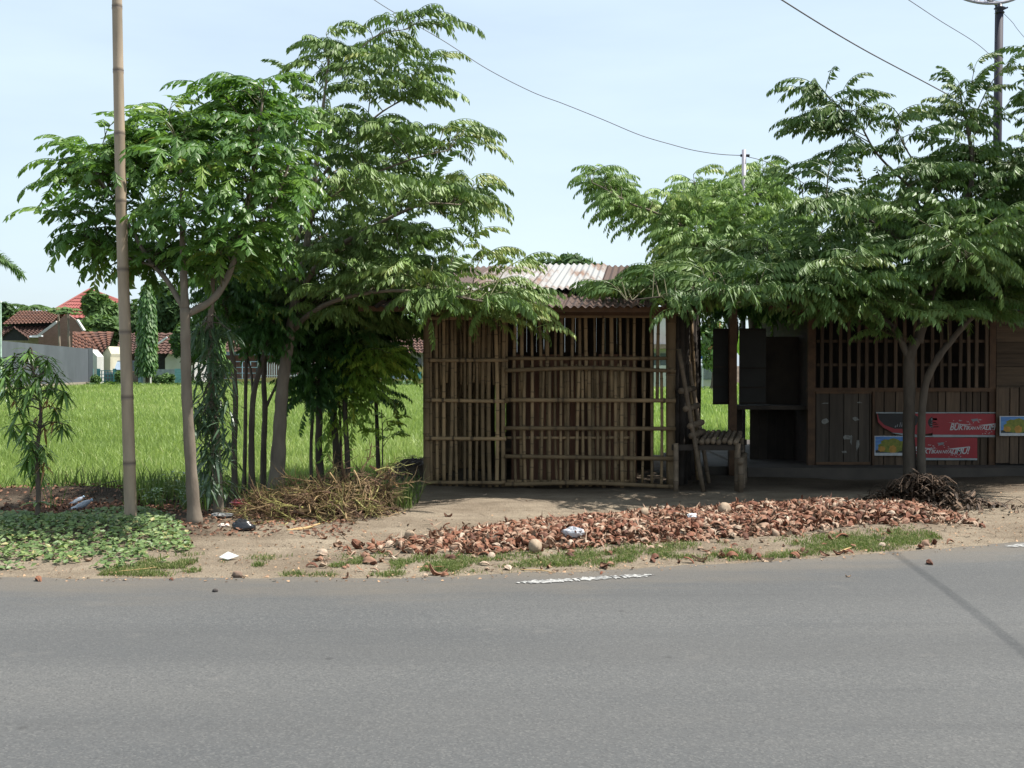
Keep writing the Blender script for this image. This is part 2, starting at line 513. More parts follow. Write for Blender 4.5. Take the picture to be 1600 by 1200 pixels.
# thinner on the sheltered right where only gaps show
ok &= (Xg < -0.05 * Yg) | (RNG.random(N) < 0.35)
Xg, Yg = Xg[ok], Yg[ok]
hg = (0.27 + 0.13 * RNG.random(len(Xg))) * (0.85 + 0.3 * vnoise(Xg, Yg, 0.35, 9))
wg = 0.004 + 0.00085 * Yg
tg = np.clip(0.15 + 0.55 * RNG.random(len(Xg)) + 0.5 * (vnoise(Xg, Yg * 0.5, 0.25, 6) - 0.5) + 0.3 * (vnoise(Xg, Yg, 1.2, 7) - 0.5) + (RNG.random(len(Xg)) < 0.03) * 0.5, 0, 1)
grass_obj('rice_grass', *blades(Xg, Yg, np.full(len(Xg), FIELD_Z), hg, wg, 0.55, tg), GRASS, label='bright green young rice standing in the field behind the trees', cat='rice')

# verge grass: short, patchy, along the road edge
VERGE = leaf_mat('verge_leaf', [(0.0, (0.045, 0.08, 0.02)), (0.5, (0.10, 0.15, 0.04)), (0.8, (0.19, 0.20, 0.08)), (1.0, (0.34, 0.28, 0.16))], rough=0.6, trans=0.25, spec=0.2)
N = 130000
xv = np.concatenate((RNG.uniform(-2.6, 3.6, N - 45000), RNG.uniform(-2.9, -0.4, 45000)))
dv = RNG.normal(0.36, 0.20, N)
cx = vnoise(xv, dv, 1.3, 12) * 0.45 + vnoise(xv, dv, 7.0, 13) * 0.4 + 0.35 * RNG.random(N)
ok = (cx > 0.655 + 0.06 * sstep(xv, 0.3, 1.5)) & (dv > 0.04) & (dv < 0.85)
xv, dv = xv[ok], dv[ok]
yv = road_edge(xv) + dv
grass_obj('verge_grass', *blades(xv, yv, gz(xv, yv) - 0.005, RNG.uniform(0.012, 0.05, len(xv)), np.full(len(xv), 0.006), 1.6, np.clip(RNG.normal(0.62, 0.28, len(xv)), 0, 1)), VERGE, label='short patchy green grass along the edge of the road')
# taller weeds at the foot of the trees and along the bund
N = 9000
xv = RNG.uniform(-6.2, -1.0, N); yv = RNG.uniform(10.6, 12.9, N)
ok = (vnoise(xv, yv, 1.4, 21) * 0.6 + 0.4 * vnoise(xv, yv, 5.0, 22) > 0.52) & (RNG.random(N) < 0.6) & ((yv > 12.0) | (xv > -4.0) | (RNG.random(N) < 0.12))
xv, yv = xv[ok], yv[ok]
grass_obj('weed_grass', *blades(xv, yv, gz(xv, yv) - 0.005, RNG.uniform(0.10, 0.38, len(xv)), np.full(len(xv), 0.011), 1.0, np.clip(RNG.normal(0.45, 0.25, len(xv)), 0, 1)), VERGE, label='dark green weeds growing round the feet of the slim trunks')

# creeping vine ground cover on the left
VINE = leaf_mat('vine_leaf', [(0.0, (0.05, 0.095, 0.03)), (0.5, (0.115, 0.185, 0.06)), (0.9, (0.21, 0.27, 0.095)), (1.0, (0.33, 0.29, 0.12))], rough=0.5, trans=0.2, spec=0.4)
vine_poly = np.array([G(*p)[:2] for p in [(-160, 800), (0, 812), (90, 815), (150, 806), (215, 800), (262, 812), (285, 838), (300, 862), (262, 884), (180, 893), (90, 889), (0, 893), (-160, 895)]])
def in_poly(x, y, poly):
    r = np.zeros(len(x), bool); n = len(poly); j = n - 1
    for i in range(n):
        xi, yi = poly[i]; xj, yj = poly[j]
        c = ((yi > y) != (yj > y)) & (x < (xj - xi) * (y - yi) / (yj - yi + 1e-12) + xi)
        r ^= c; j = i
    return r
def leaf_patch(x, y, z, size, tint, up=0.75):
    """heart-like leaves facing mostly up"""
    n = len(x)
    out = np.array([(0, 0, 0), (0.30, 0.42, 0.10), (0.95, 0.16, 0.02), (1.15, 0, -0.06), (0.95, -0.16, 0.02), (0.30, -0.42, 0.10)])
    a = RNG.random(n) * 2 * math.pi
    nv = np.stack((RNG.normal(0, 1 - up, n), RNG.normal(-0.15, 1 - up, n), np.full(n, up)), -1)
    nv /= np.linalg.norm(nv, axis=1)[:, None]
    d = np.stack((np.cos(a), np.sin(a), np.zeros(n)), -1)
    d -= nv * (d * nv).sum(1)[:, None]; d /= np.linalg.norm(d, axis=1)[:, None]
    s = np.cross(nv, d)
    B = np.stack((d, s, nv), 1) * size[:, None, None]
    V = np.einsum('pk,nkj->npj', out, B) + np.stack((x, y, z), -1)[:, None, :]
    k = np.arange(n)[:, None] * 6
    F = np.stack((k + np.array([[0, 3, 2, 1]]), k + np.array([[0, 5, 4, 3]])), 1).reshape(-1, 4)
    return V.reshape(-1, 3), F, np.repeat(tint, 6)
N = 30000
xv = RNG.uniform(-8, -2.2, N); yv = RNG.uniform(7.4, 11.2, N)
ok = in_poly(xv, yv, vine_poly) & (vnoise(xv, yv, 1.5, 31) * 0.55 + vnoise(xv, yv, 5.0, 32) * 0.45 > 0.30)
xv, yv = xv[ok], yv[ok]
V, F, t = leaf_patch(xv, yv, gz(xv, yv) + RNG.random(len(xv)) * 0.055 + 0.004, RNG.uniform(0.022, 0.052, len(xv)), np.clip(RNG.normal(0.5, 0.28, len(xv)), 0, 1))
g = MB(); g.add(V, F, 0, t)
tag(g.build('creeping_vine', VINE), 'low creeping green vine covering the verge round the bamboo pole', 'ground cover', None, 'stuff')
# dead leaves lying on the bund and under the trees
DEAD = simple('dead_leaf', (0.20, 0.092, 0.052), (0.10, 0.055, 0.036), scale=20, rough=0.8, bmp=0, isl=0.6)
N = 1500
xv = np.concatenate((RNG.normal(-4.2, 0.5, N), RNG.uniform(-6.5, -2.4, N), RNG.uniform(-3.0, -1.4, 700)))
yv = np.concatenate((RNG.normal(10.7, 0.3, N), RNG.uniform(10.0, 12.2, N), RNG.uniform(9.1, 10.6, 700)))
V, F, t = leaf_patch(xv, yv, gz(xv, yv) + 0.005 + RNG.random(len(xv)) * 0.03, RNG.uniform(0.012, 0.048, len(xv)), RNG.random(len(xv)), 0.6)
g = MB(); g.add(V, F, 0, t)
tag(g.build('fallen_leaves', DEAD), 'reddish brown dead leaves lying on the low earth bank', 'leaf litter', None, 'stuff')
# ------------------------------------------------------------------ trees
def frond_template(npairs=11, ll=0.20, lw=0.34, hang=55, fwd=25, a0=20, a1=-45, start=0.18, seed=0, jit=8, opp=True):
    """a pinnate leaf of unit length along +X (Z up); leaflets hang from a bowed stalk"""
    r = np.random.default_rng(seed)
    m = 9
    ang = np.radians(np.linspace(a0, a1, m))
    x = np.concatenate(([0], np.cumsum(np.cos(ang[:-1])) / (m - 1))); z = np.concatenate(([0], np.cumsum(np.sin(ang[:-1])) / (m - 1)))
    sw = r.normal(0, 0.03) * np.linspace(0, 1, m) ** 2
    rach = np.stack((x, sw, z), -1)
    Vs, Fs, n = [], [], 0
    rr = np.linspace(0.012, 0.004, m)
    tri = np.array([(0, 1, 0), (0, -0.6, 0.8), (0, -0.6, -0.8)], float)
    Vt = (rach[:, None] + tri[None] * rr[:, None, None]).reshape(-1, 3)
    i = np.arange(m - 1)[:, None] * 3; j = np.arange(3)[None]; k = (j + 1) % 3
    Vs.append(Vt); Fs.append(np.stack(np.broadcast_arrays(i + j, i + k, i + 3 + k, i + 3 + j), -1).reshape(-1, 4)); n += len(Vt)
    ss = np.linspace(start, 0.97, npairs)
    for q, s in enumerate(ss):
        for side in (1, -1):
            s2 = s if opp or side > 0 else min(s + 0.5 * (ss[1] - ss[0]), 0.99)
            p = np.array([np.interp(s2, np.linspace(0, 1, m), rach[:, c]) for c in range(3)])
            a = np.radians(np.interp(s2, np.linspace(0, 1, m), np.degrees(ang)))
            T = np.array((math.cos(a), 0, math.sin(a)))
            f = R(fwd + r.normal(0, jit)); h = R(hang + r.normal(0, jit))
            d = T * math.sin(f) + np.array((0, side, 0)) * math.cos(f) * math.cos(h) + np.array((0, 0, -1)) * math.cos(f) * math.sin(h)
            d = nrm(d)
            w = nrm(T - d * np.dot(T, d))
            nn = np.cross(d, w) * side
            L = ll * (0.62 + 0.38 * math.sin(math.pi * min(1, 0.15 + 0.8 * s2))) * r.uniform(0.85, 1.12)
            W = L * lw
            pts = np.array([p, p + d * L * 0.42 + w * W * 0.5 + nn * W * 0.12, p + d * L + (0, 0, -0.05 * L), p + d * L * 0.42 - w * W * 0.5 + nn * W * 0.12, p + d * L * 0.45 - nn * W * 0.06])
            Vs.append(pts); Fs.append(np.array([(n, n + 1, n + 2, n + 4), (n, n + 4, n + 2, n + 3)])); n += 5
    return np.vstack(Vs), np.vstack(Fs)

FROND_D = [frond_template(10, 0.215, 0.40, 64, 22, 22, -58, seed=s, jit=14) for s in range(6)]       # drooping narrow leaflets
FROND_A = [frond_template(8, 0.25, 0.46, 38, 35, 22, -60, seed=20 + s, jit=14, opp=False) for s in range(6)]   # broader glossy leaflets
FROND_S = [frond_template(6, 0.30, 0.36, 45, 40, 10, -50, seed=40 + s, jit=14) for s in range(5)]    # small sapling leaf

def place_fronds(mb, templates, pos, dirs, lens, tint, roll=0.35):
    pos = np.asarray(pos); dirs = np.asarray(dirs); lens = np.asarray(lens); tint = np.asarray(tint)
    n = len(pos)
    d = dirs / np.linalg.norm(dirs, axis=1)[:, None]
    up = np.tile((0, 0, 1.0), (n, 1)) + RNG.normal(0, roll * 0.5, (n, 3))
    up = up - d * (up * d).sum(1)[:, None]; up /= np.linalg.norm(up, axis=1)[:, None] + 1e-9
    s = np.cross(up, d)
    B = np.stack((d, s, up), 1) * lens[:, None, None]
    which = RNG.integers(0, len(templates), n)
    for k, (TV, TF) in enumerate(templates):
        idx = np.where(which == k)[0]
        if not len(idx): continue
        V = np.einsum('pk,nkj->npj', TV, B[idx]) + pos[idx][:, None, :]
        F = TF[None] + (np.arange(len(idx)) * len(TV))[:, None, None]
        tt = tint[idx][:, None] + RNG.normal(0, 0.05, (len(idx), len(TV)))
        mb.add(V.reshape(-1, 3), F.reshape(-1, 4), 0, np.clip(tt, 0, 1).ravel())

def curve_pts(pts, n=6):
    """Catmull-Rom through pts"""
    p = np.asarray(pts, float)
    if len(p) < 3: return np.array([p[0] * (1 - t) + p[-1] * t for t in np.linspace(0, 1, n + 1)])
    q = np.vstack((2 * p[0] - p[1], p, 2 * p[-1] - p[-2]))
    out = []
    for i in range(1, len(q) - 2):
        for t in np.linspace(0, 1, n, endpoint=False):
            a, b, c, d = q[i - 1:i + 3]
            out.append(0.5 * (2 * b + (c - a) * t + (2 * a - 5 * b + 4 * c - d) * t * t + (3 * b - a - 3 * c + d) * t ** 3))
    out.append(p[-1])
    return np.array(out)

def bark_mat(name, a, b, scale=9.0):
    return simple(name, a, b, scale=scale, stretch=(1, 1, 0.35), rough=0.9, bmp=0.6, bdist=0.02, spec=0.1)
BARK_PALE = bark_mat('pale_bark', (0.238, 0.198, 0.154), (0.141, 0.116, 0.092))
BARK_DARK = bark_mat('dark_bark', (0.123, 0.103, 0.081), (0.067, 0.055, 0.045))
TWIG = simple('green_brown_twig', (0.10, 0.10, 0.045), (0.07, 0.06, 0.035), rough=0.8, bmp=0)
LEAF_A = leaf_mat('glossy_leaf', [(0.0, (0.038, 0.101, 0.019)), (0.5, (0.076, 0.174, 0.032)), (0.85, (0.180, 0.296, 0.053)), (0.96, (0.232, 0.317, 0.053)), (1.0, (0.422, 0.232, 0.053))], rough=0.42, trans=0.32, spec=0.38)
LEAF_B = leaf_mat('feathery_leaf', [(0.0, (0.067, 0.123, 0.029)), (0.5, (0.117, 0.195, 0.048)), (0.9, (0.195, 0.278, 0.073)), (1.0, (0.290, 0.290, 0.067))], rough=0.5, trans=0.15, spec=0.28)
LEAF_D = leaf_mat('dark_feathery_leaf', [(0.0, (0.037, 0.082, 0.017)), (0.5, (0.073, 0.136, 0.031)), (0.9, (0.136, 0.209, 0.050)), (1.0, (0.230, 0.230, 0.063))], rough=0.5, trans=0.09, spec=0.28)
LEAF_E = leaf_mat('fresh_feathery_leaf', [(0.0, (0.121, 0.214, 0.050)), (0.5, (0.200, 0.322, 0.083)), (0.9, (0.329, 0.443, 0.143)), (1.0, (0.428, 0.428, 0.114))], rough=0.5, trans=0.30, spec=0.3, tcol=(0.224, 0.367, 0.061))
LEAF_C = leaf_mat('shade_leaf', [(0.0, (0.026, 0.074, 0.021)), (0.5, (0.046, 0.120, 0.029)), (0.9, (0.088, 0.194, 0.044)), (1.0, (0.527, 0.456, 0.070))], rough=0.4, trans=0.25, spec=0.4)
LEAF_Y = leaf_mat('yellow_green_leaf', [(0.0, (0.121, 0.243, 0.041)), (0.5, (0.216, 0.365, 0.054)), (0.9, (0.351, 0.459, 0.068)), (1.0, (0.567, 0.486, 0.068))], rough=0.4, trans=0.4, spec=0.4)  # yellow-green, brightened to stand in for sun that misses these leaves

def poly_sample(poly, n, mind):
    poly = np.asarray(poly, float)
    lo, hi = poly.min(0), poly.max(0)
    out = []
    tries = 0
    while len(out) < n and tries < n * 60:
        tries += 1
        p = lo + RNG.random(2) * (hi - lo)
        if not in_poly(p[:1], p[1:], poly)[0]: continue
        if out:
            d = np.abs(np.array(out)[-400:] - p) * (1.0, 1.25)
            if (np.hypot(d[:, 0], d[:, 1])).min() < mind * RNG.random(): continue
        out.append(p)
    return np.array(out)

def poly_dist(p, poly):
    poly = np.asarray(poly, float); a = poly; b = np.roll(poly, -1, 0)
    ab = b - a
    t = np.clip(((p - a) * ab).sum(1) / ((ab * ab).sum(1) + 1e-9), 0, 1)
    return np.hypot(*(a + ab * t[:, None] - p).T).min()

def tree(name, label, cat, Y0, limbs, tips=(), poly=None, nfill=0, depth=1.5, templates=FROND_D, flen=0.44, leafm=LEAF_B, bark=BARK_PALE,
         attach=0.35, shrink=0.30, per=7, spread=0.42, tint=(0.5, 0.17), group=None, sides=10, twig_r=0.008, mind=28, fills=(), up=0.16, tier=0.0, flat=0.75):
    base = P(*limbs[0]['p'][0][:2], Y0)
    base[2] = float(gz(base[0], base[1])) - 0.03
    root = thing(name, base, label, cat, group)
    tb = MB(); cb = MB()
    anchors = []
    for li, L in enumerate(limbs):
        pts = [P(p[0], p[1], Y0 + (p[2] if len(p) > 2 else 0)) for p in L['p']]
        if li == 0: pts[0] = base
        c = curve_pts(pts, 6)
        rad = np.interp(np.linspace(0, 1, len(c)), np.linspace(0, 1, len(L['r'])), L['r'])
        if li == 0:
            rad = rad * (1 + 0.35 * np.exp(-np.linspace(0, 1, len(c)) * 14))
        rad = rad * (1 + 0.06 * np.sin(np.arange(len(c)) * 1.7 + li))
        tb.tube(c, rad, sides if li == 0 else max(6, sides - 3))
        k0 = int(len(c) * (attach if li == 0 else 0.15))
        for q in range(k0, len(c)): anchors.append((c[q], rad[q]))
    A = np.array([a for a, r in anchors]); AR = np.array([r for a, r in anchors])
    ctr = A.mean(0)
    T = []
    for t in tips:
        w = P(t[0], t[1], Y0 + (t[2] if len(t) > 2 else 0)); T.append((w, True))
    zones = list(fills)
    if poly is not None and nfill: zones.append((poly, nfill, depth, 0.0))
    for zp, zn, zd, zo in zones:
        for p in poly_sample(zp, zn, mind):
            dd = poly_dist(p, zp)
            half = zd * min(1.0, (0.3 + dd / 110.0) ** 0.7)
            dy = RNG.uniform(-1, 1)
            dy = (abs(dy) ** 0.7) * math.copysign(1, dy) * half + zo
            E_ = P(p[0], p[1], Y0 + dy)
            if tier:
                rr_ = 0.16 * math.hypot(E_[0] - base[0], E_[1] - base[1])
                E_[2] = round((E_[2] + rr_) / tier) * tier - rr_ + RNG.normal(0, 0.035)
            T.append((E_, False))
    pos, dirs, lens, tn = [], [], [], []
    for E, explicit in T:
        d = np.linalg.norm(A - E, axis=1)
        cost = d * RNG.uniform(0.75, 1.3, len(d)) + 1.2 * np.clip(A[:, 2] - E[2] + 0.15 * d, 0, None)
        S = A[int(np.argmin(cost))]
        dist = np.linalg.norm(E - S)
        if dist < 0.15:
            S = S - np.array((0, 0, 0.15)); dist = 0.2
        # the woody part stops short of the leaf tip
        wood = E - nrm(E - S) * min(shrink if explicit else shrink * 0.6, dist * 0.6) + (0, 0, 0.06 if explicit else 0.0)
        mid = S * 0.5 + wood * 0.5 + np.array((RNG.normal(0, .04), RNG.normal(0, .04), up * dist * (0.8 + 0.5 * RNG.random())))
        c = curve_pts([S, mid, wood], 5)
        tb.tube(c, np.linspace(min(0.011, twig_r * (0.45 + 0.4 * dist)), 0.003, len(c)), 4, 1, caps=False)
        Lc = np.concatenate(([0], np.cumsum(np.linalg.norm(np.diff(c, axis=0), axis=1))))
        tw = nrm(c[-1] - c[-2])
        base_t = RNG.normal(*tint) + (0.18 if explicit else 0.0)
        n_along = per + int(dist * 4)
        for k in range(n_along):
            s = Lc[-1] - (k / max(1, per)) * spread * (0.8 + 0.4 * RNG.random())
            if s < 0.1 * Lc[-1]: break
            p = np.array([np.interp(s, Lc, c[:, q]) for q in range(3)])
            if k == 0:
                dv = tw + (0, 0, 0.05)
            else:
                side = nrm(np.cross(tw, (0, 0, 1.0)))
                u2 = np.cross(side, tw)
                ph = (0 if k % 2 else math.pi) + RNG.normal(0, 0.5)
                al = R(RNG.uniform(35, 78))
                dv = tw * math.cos(al) + (side * math.cos(ph) + u2 * (0.35 * math.sin(ph) + 0.25)) * math.sin(al)
            dv = np.array(dv); dv[2] = dv[2] * flat + 0.06
            if math.hypot(dv[0], dv[1]) < 0.75:
                az = RNG.uniform(0, 6.28); dv[0] += 0.6 * math.cos(az); dv[1] += 0.6 * math.sin(az)
            pos.append(p); dirs.append(dv); lens.append(flen * RNG.uniform(0.72, 1.12) * (1.0 if k < per else 0.85)); tn.append(np.clip(base_t + RNG.normal(0, 0.08), 0, 0.93 if RNG.random() > 0.02 else 1))
    place_fronds(cb, templates, pos, dirs, lens, tn)
    tb.build('trunk', [bark, TWIG], root, smooth=True)
    cb.build('crown', leafm, root)
    return root

# A: front left tree with broad glossy leaflets
tree('roadside_tree', 'leafy young tree with glossy leaflets and a forked pale trunk beside the bamboo pole', 'tree', 9.75,
     [dict(p=[(305, 828), (299, 740), (292, 620), (290, 540), (289, 482)], r=[0.060, 0.052, 0.046, 0.044]),
      dict(p=[(289, 486), (286, 400, 0.1), (284, 320, 0.1), (282, 230, 0.1)], r=[0.040, 0.03, 0.02, 0.012]),
      dict(p=[(290, 488), (262, 440, 0.2), (232, 405, 0.4), (195, 340, 0.5), (150, 270, 0.6)], r=[0.028, 0.022, 0.016, 0.009]),
      dict(p=[(291, 492), (335, 465, 0.1), (363, 415, 0.2), (382, 340, 0.2), (400, 240, 0.2), (410, 160, 0.2)], r=[0.036, 0.03, 0.022, 0.010]),
      dict(p=[(366, 405, 0.2), (420, 330, 0.2), (450, 260, 0.3), (460, 190, 0.3)], r=[0.018, 0.014, 0.008]),
      dict(p=[(240, 415, 0.3), (190, 400, 0.5), (140, 380, 0.6)], r=[0.014, 0.010, 0.006])],
     tips=[(45, 290, 0.6), (60, 245, 0.6), (75, 205, 0.6), (120, 190, 0.6), (180, 195, 0.6), (48, 318, 0.6), (98, 375, 0.6), (102, 400, 0.6), (150, 425, 0.6), (215, 150, 0.6), (262, 138, 0.6), (300, 150, 0.6), (285, 130, 0.6), (335, 128, 0.3), (372, 118, 0.3), (410, 105, 0.3), (448, 112, 0.3), (478, 150, 0.3), (497, 210, 0.3), (498, 262, 0.3), (488, 330, 0.3), (205, 190, 0.6), (240, 160, 0.6), (350, 200, 0.3), (300, 260, 0.6), (240, 230, 0.6), (420, 250, 0.3), (180, 430, 0.6)],
     fills=[([(215, 185), (260, 160), (310, 165), (370, 140), (430, 135), (475, 190), (450, 240), (200, 230)], 36, 1.1, 0.6),
            ([(75, 290), (110, 230), (200, 220), (450, 230), (480, 280), (465, 350), (430, 390), (320, 395), (180, 390), (120, 375), (90, 340)], 60, 1.2, 0.85),
            ([(110, 375), (300, 385), (445, 370), (445, 415), (390, 432), (330, 412), (280, 425), (220, 432), (160, 425)], 36, 1.1, 0.8),
            ([(238, 200), (300, 175), (380, 160), (440, 170), (480, 260), (450, 360), (380, 395), (300, 395), (240, 370)], 28, 0.5, -0.45)],
     templates=FROND_A, flen=0.44, leafm=LEAF_A, attach=0.85, per=5, spread=0.36, tint=(0.45, 0.2), mind=26)

# B: tall layered tree left of the hut
tree('roadside_tree', 'tall layered tree with leaning pale trunk and drooping leaves, left of the bamboo hut', 'tree', 12.2,
     [dict(p=[(431, 772), (436, 690), (440, 620), (447, 560), (456, 505), (461, 468)], r=[0.088, 0.070, 0.062, 0.055]),
      dict(p=[(461, 470), (476, 400), (488, 320, 0.1), (497, 230, 0.1), (507, 150, 0.1), (516, 70, 0)], r=[0.046, 0.034, 0.022, 0.010]),
      dict(p=[(460, 472), (449, 425, 0.1), (446, 405, 0.2), (466, 370, 0.3), (478, 300, 0.5), (470, 200, 0.5)], r=[0.032, 0.026, 0.018, 0.008]),
      dict(p=[(447, 412, 0.2), (415, 392, 0.5), (388, 380, 0.7)], r=[0.016, 0.012, 0.007]),
      dict(p=[(465, 466), (492, 420, -0.2), (530, 385, -0.3), (590, 350, -0.4), (660, 320, -0.5), (720, 320, -0.5)], r=[0.036, 0.030, 0.018, 0.008]),
      dict(p=[(460, 515), (482, 492, -0.3), (530, 468, -0.6), (600, 455, -0.9), (680, 458, -1.1), (760, 472, -1.2)], r=[0.030, 0.026, 0.016, 0.007]),
      dict(p=[(492, 290, 0.1), (540, 230, 0), (590, 180, 0), (640, 150, 0)], r=[0.018, 0.013, 0.006]),
      dict(p=[(510, 130, 0.1), (550, 90, 0), (590, 55, 0), (640, 45, 0)], r=[0.010, 0.008, 0.004]),
      dict(p=[(497, 300, 0.1), (560, 280, -0.2), (640, 250, -0.4), (700, 235, -0.5)], r=[0.018, 0.012, 0.006]),
      dict(p=[(487, 330, 0.1), (500, 300, 1.0), (520, 270, 1.7), (560, 250, 2.1)], r=[0.02, 0.014, 0.007]),
      dict(p=[(476, 400), (500, 370, 1.0), (540, 360, 1.9), (600, 350, 2.4)], r=[0.02, 0.014, 0.007]),
      dict(p=[(484, 350), (500, 320, -0.8), (530, 300, -1.4)], r=[0.018, 0.012, 0.006])],
     tips=[(735, 50), (712, 75), (650, 22), (690, 18), (590, 8), (620, 15), (505, 40), (540, 32), (470, 68), (440, 92), (705, 120), (706, 145), (686, 62), (712, 180), (700, 165), (660, 105), (784, 235), (765, 200), (742, 190), (740, 262), (722, 250), (772, 300), (790, 345), (792, 385), (832, 402), (868, 492), (862, 540), (838, 520), (800, 532), (776, 510), (742, 528), (720, 505), (690, 490), (720, 360), (700, 320), (640, 200), (650, 235), (620, 130), (560, 75), (690, 430, -1.3), (640, 400, -1.5), (600, 320, -1.5), (560, 260, -1.5), (660, 300, -1.2), (600, 420, -1.6), (820, 475), (868, 478)],
     fills=[([(455, 110), (500, 60), (560, 50), (620, 40), (680, 70), (650, 150), (690, 185), (640, 230), (470, 240), (440, 180)], 38, 1.4, 0),
            ([(440, 240), (640, 230), (720, 260), (750, 330), (715, 380), (560, 400), (430, 390)], 78, 2.0, 0),
            ([(430, 390), (560, 400), (690, 390), (690, 450), (560, 500), (440, 470)], 75, 1.8, 0.3),
            ([(640, 462), (720, 465), (815, 490), (800, 505), (700, 492), (640, 490)], 22, 0.5, -1.1),
            ([(455, 320), (560, 300), (640, 350), (640, 420), (520, 450), (440, 420)], 36, 1.2, 0.4),
            ([(520, 430), (690, 430), (668, 515), (560, 545)], 42, 0.7, 1.2),
            ([(330, 405), (440, 400), (450, 470), (420, 540), (360, 530), (330, 470)], 34, 0.6, 1.0)],
     flen=0.50, leafm=LEAF_B, attach=0.9, per=5, tier=0.36, flat=0.45, up=0.10, spread=0.42, mind=26, tint=(0.5, 0.18))

# D: big tree on the right
tree('roadside_tree', 'broad dark tree with twin trunks standing in front of the plank shack', 'tree', 12.8,
     [dict(p=[(1424, 762), (1420, 690), (1421, 610), (1421, 560), (1432, 530)], r=[0.082, 0.070, 0.066, 0.058]),
      dict(p=[(1441, 764, -0.1), (1439, 690, -0.1), (1444, 610, -0.1), (1462, 565, -0.2), (1492, 525, -0.2), (1522, 492, -0.3), (1570, 450, -0.4), (1640, 400, -0.4)], r=[0.054, 0.045, 0.042, 0.035, 0.026, 0.015]),
      dict(p=[(1434, 535), (1445, 490), (1460, 440), (1478, 390), (1500, 335), (1520, 270), (1510, 190)], r=[0.062, 0.05, 0.036, 0.018]),
      dict(p=[(1420, 562), (1404, 525, 0), (1388, 505, 0), (1350, 470, 0.1), (1290, 430, 0), (1200, 400, -0.2)], r=[0.042, 0.034, 0.022, 0.010]),
      dict(p=[(1462, 440), (1420, 390, -0.3), (1360, 345, -0.5), (1300, 325, -0.6), (1250, 330, -0.6)], r=[0.028, 0.02, 0.012, 0.006]),
      dict(p=[(1395, 512), (1330, 475, -0.9), (1240, 460, -1.2), (1120, 458, -1.3), (1030, 464, -1.3), (980, 470, -1.2)], r=[0.024, 0.015, 0.010, 0.005]),
      dict(p=[(1490, 350), (1420, 290, 0.1), (1370, 240, 0), (1340, 190, 0), (1300, 160, 0)], r=[0.022, 0.016, 0.010, 0.005]),
      dict(p=[(1480, 385), (1510, 360, 1.0), (1560, 340, 1.8)], r=[0.03, 0.02, 0.01]),
      dict(p=[(1470, 410), (1440, 380, 1.0), (1380, 350, 1.8), (1320, 330, 2.0)], r=[0.03, 0.02, 0.01]),
      dict(p=[(1460, 440), (1480, 420, -1.0), (1520, 400, -1.7)], r=[0.028, 0.018, 0.008]),
      dict(p=[(1500, 335), (1450, 280, 0), (1420, 240, -0.1), (1400, 200, -0.2)], r=[0.018, 0.012, 0.005]),
      dict(p=[(1500, 335), (1600, 270, 0), (1690, 220, 0)], r=[0.03, 0.02, 0.01])],
     tips=[(1217, 135), (1240, 118), (1278, 125), (1310, 120), (1240, 160), (1218, 205), (1228, 240), (1260, 215), (1375, 140), (1345, 145), (1372, 175), (1450, 175), (1425, 170), (1388, 180), (1455, 140), (1475, 110), (1490, 98), (1526, 70), (1600, 60), (1625, 58), (1460, 195), (1290, 290), (1330, 278), (1298, 310), (1240, 330), (1180, 360), (1120, 385), (1060, 398), (1020, 420), (1005, 452), (965, 458), (935, 464), (915, 466), (965, 480), (990, 482), (1070, 478), (1085, 490), (1120, 470), (1180, 470), (1240, 485), (1270, 500), (1300, 480), (1345, 520), (1338, 500), (1380, 490), (1400, 470), (1440, 480), (1480, 475), (1540, 490), (1580, 500), (1600, 480), (1640, 490), (1430, 400, -2.0), (1350, 400, -2.0), (1300, 420, -2.0), (1500, 420, -2.1), (1560, 430, -2.0), (1450, 330, -1.6), (1540, 340, -1.6)],
     fills=[([(1235, 150), (1310, 135), (1360, 165), (1440, 190), (1400, 260), (1290, 270), (1245, 225)], 16, 0.8, 0),
            ([(1450, 190), (1490, 140), (1522, 150), (1528, 270), (1440, 270)], 18, 1.2, 0),
            ([(1600, 110), (1720, 110), (1760, 250), (1640, 280), (1596, 270)], 42, 1.7, 0),
            ([(1440, 245), (1640, 260), (1640, 300), (1440, 290)], 26, 1.8, 0),
            ([(1250, 350), (1310, 310), (1400, 270), (1760, 250), (1740, 400), (1300, 400)], 165, 2.4, 0),
            ([(1010, 448), (1080, 415), (1160, 392), (1300, 390), (1740, 390), (1700, 470), (1540, 470), (1380, 475), (1200, 475), (1080, 470)], 260, 2.2, 0),
            ([(1010, 455), (1100, 430), (1300, 430), (1500, 440), (1500, 480), (1200, 480), (1060, 475)], 60, 0.7, -1.3),
            ([(1290, 330), (1400, 290), (1640, 290), (1700, 460), (1300, 462), (1150, 450), (1160, 410)], 120, 1.5, 0.6)],
     flen=0.50, leafm=LEAF_D, bark=BARK_DARK, attach=0.9, per=5, tier=0.38, flat=0.5, up=0.10, spread=0.42, mind=24, tint=(0.5, 0.18))

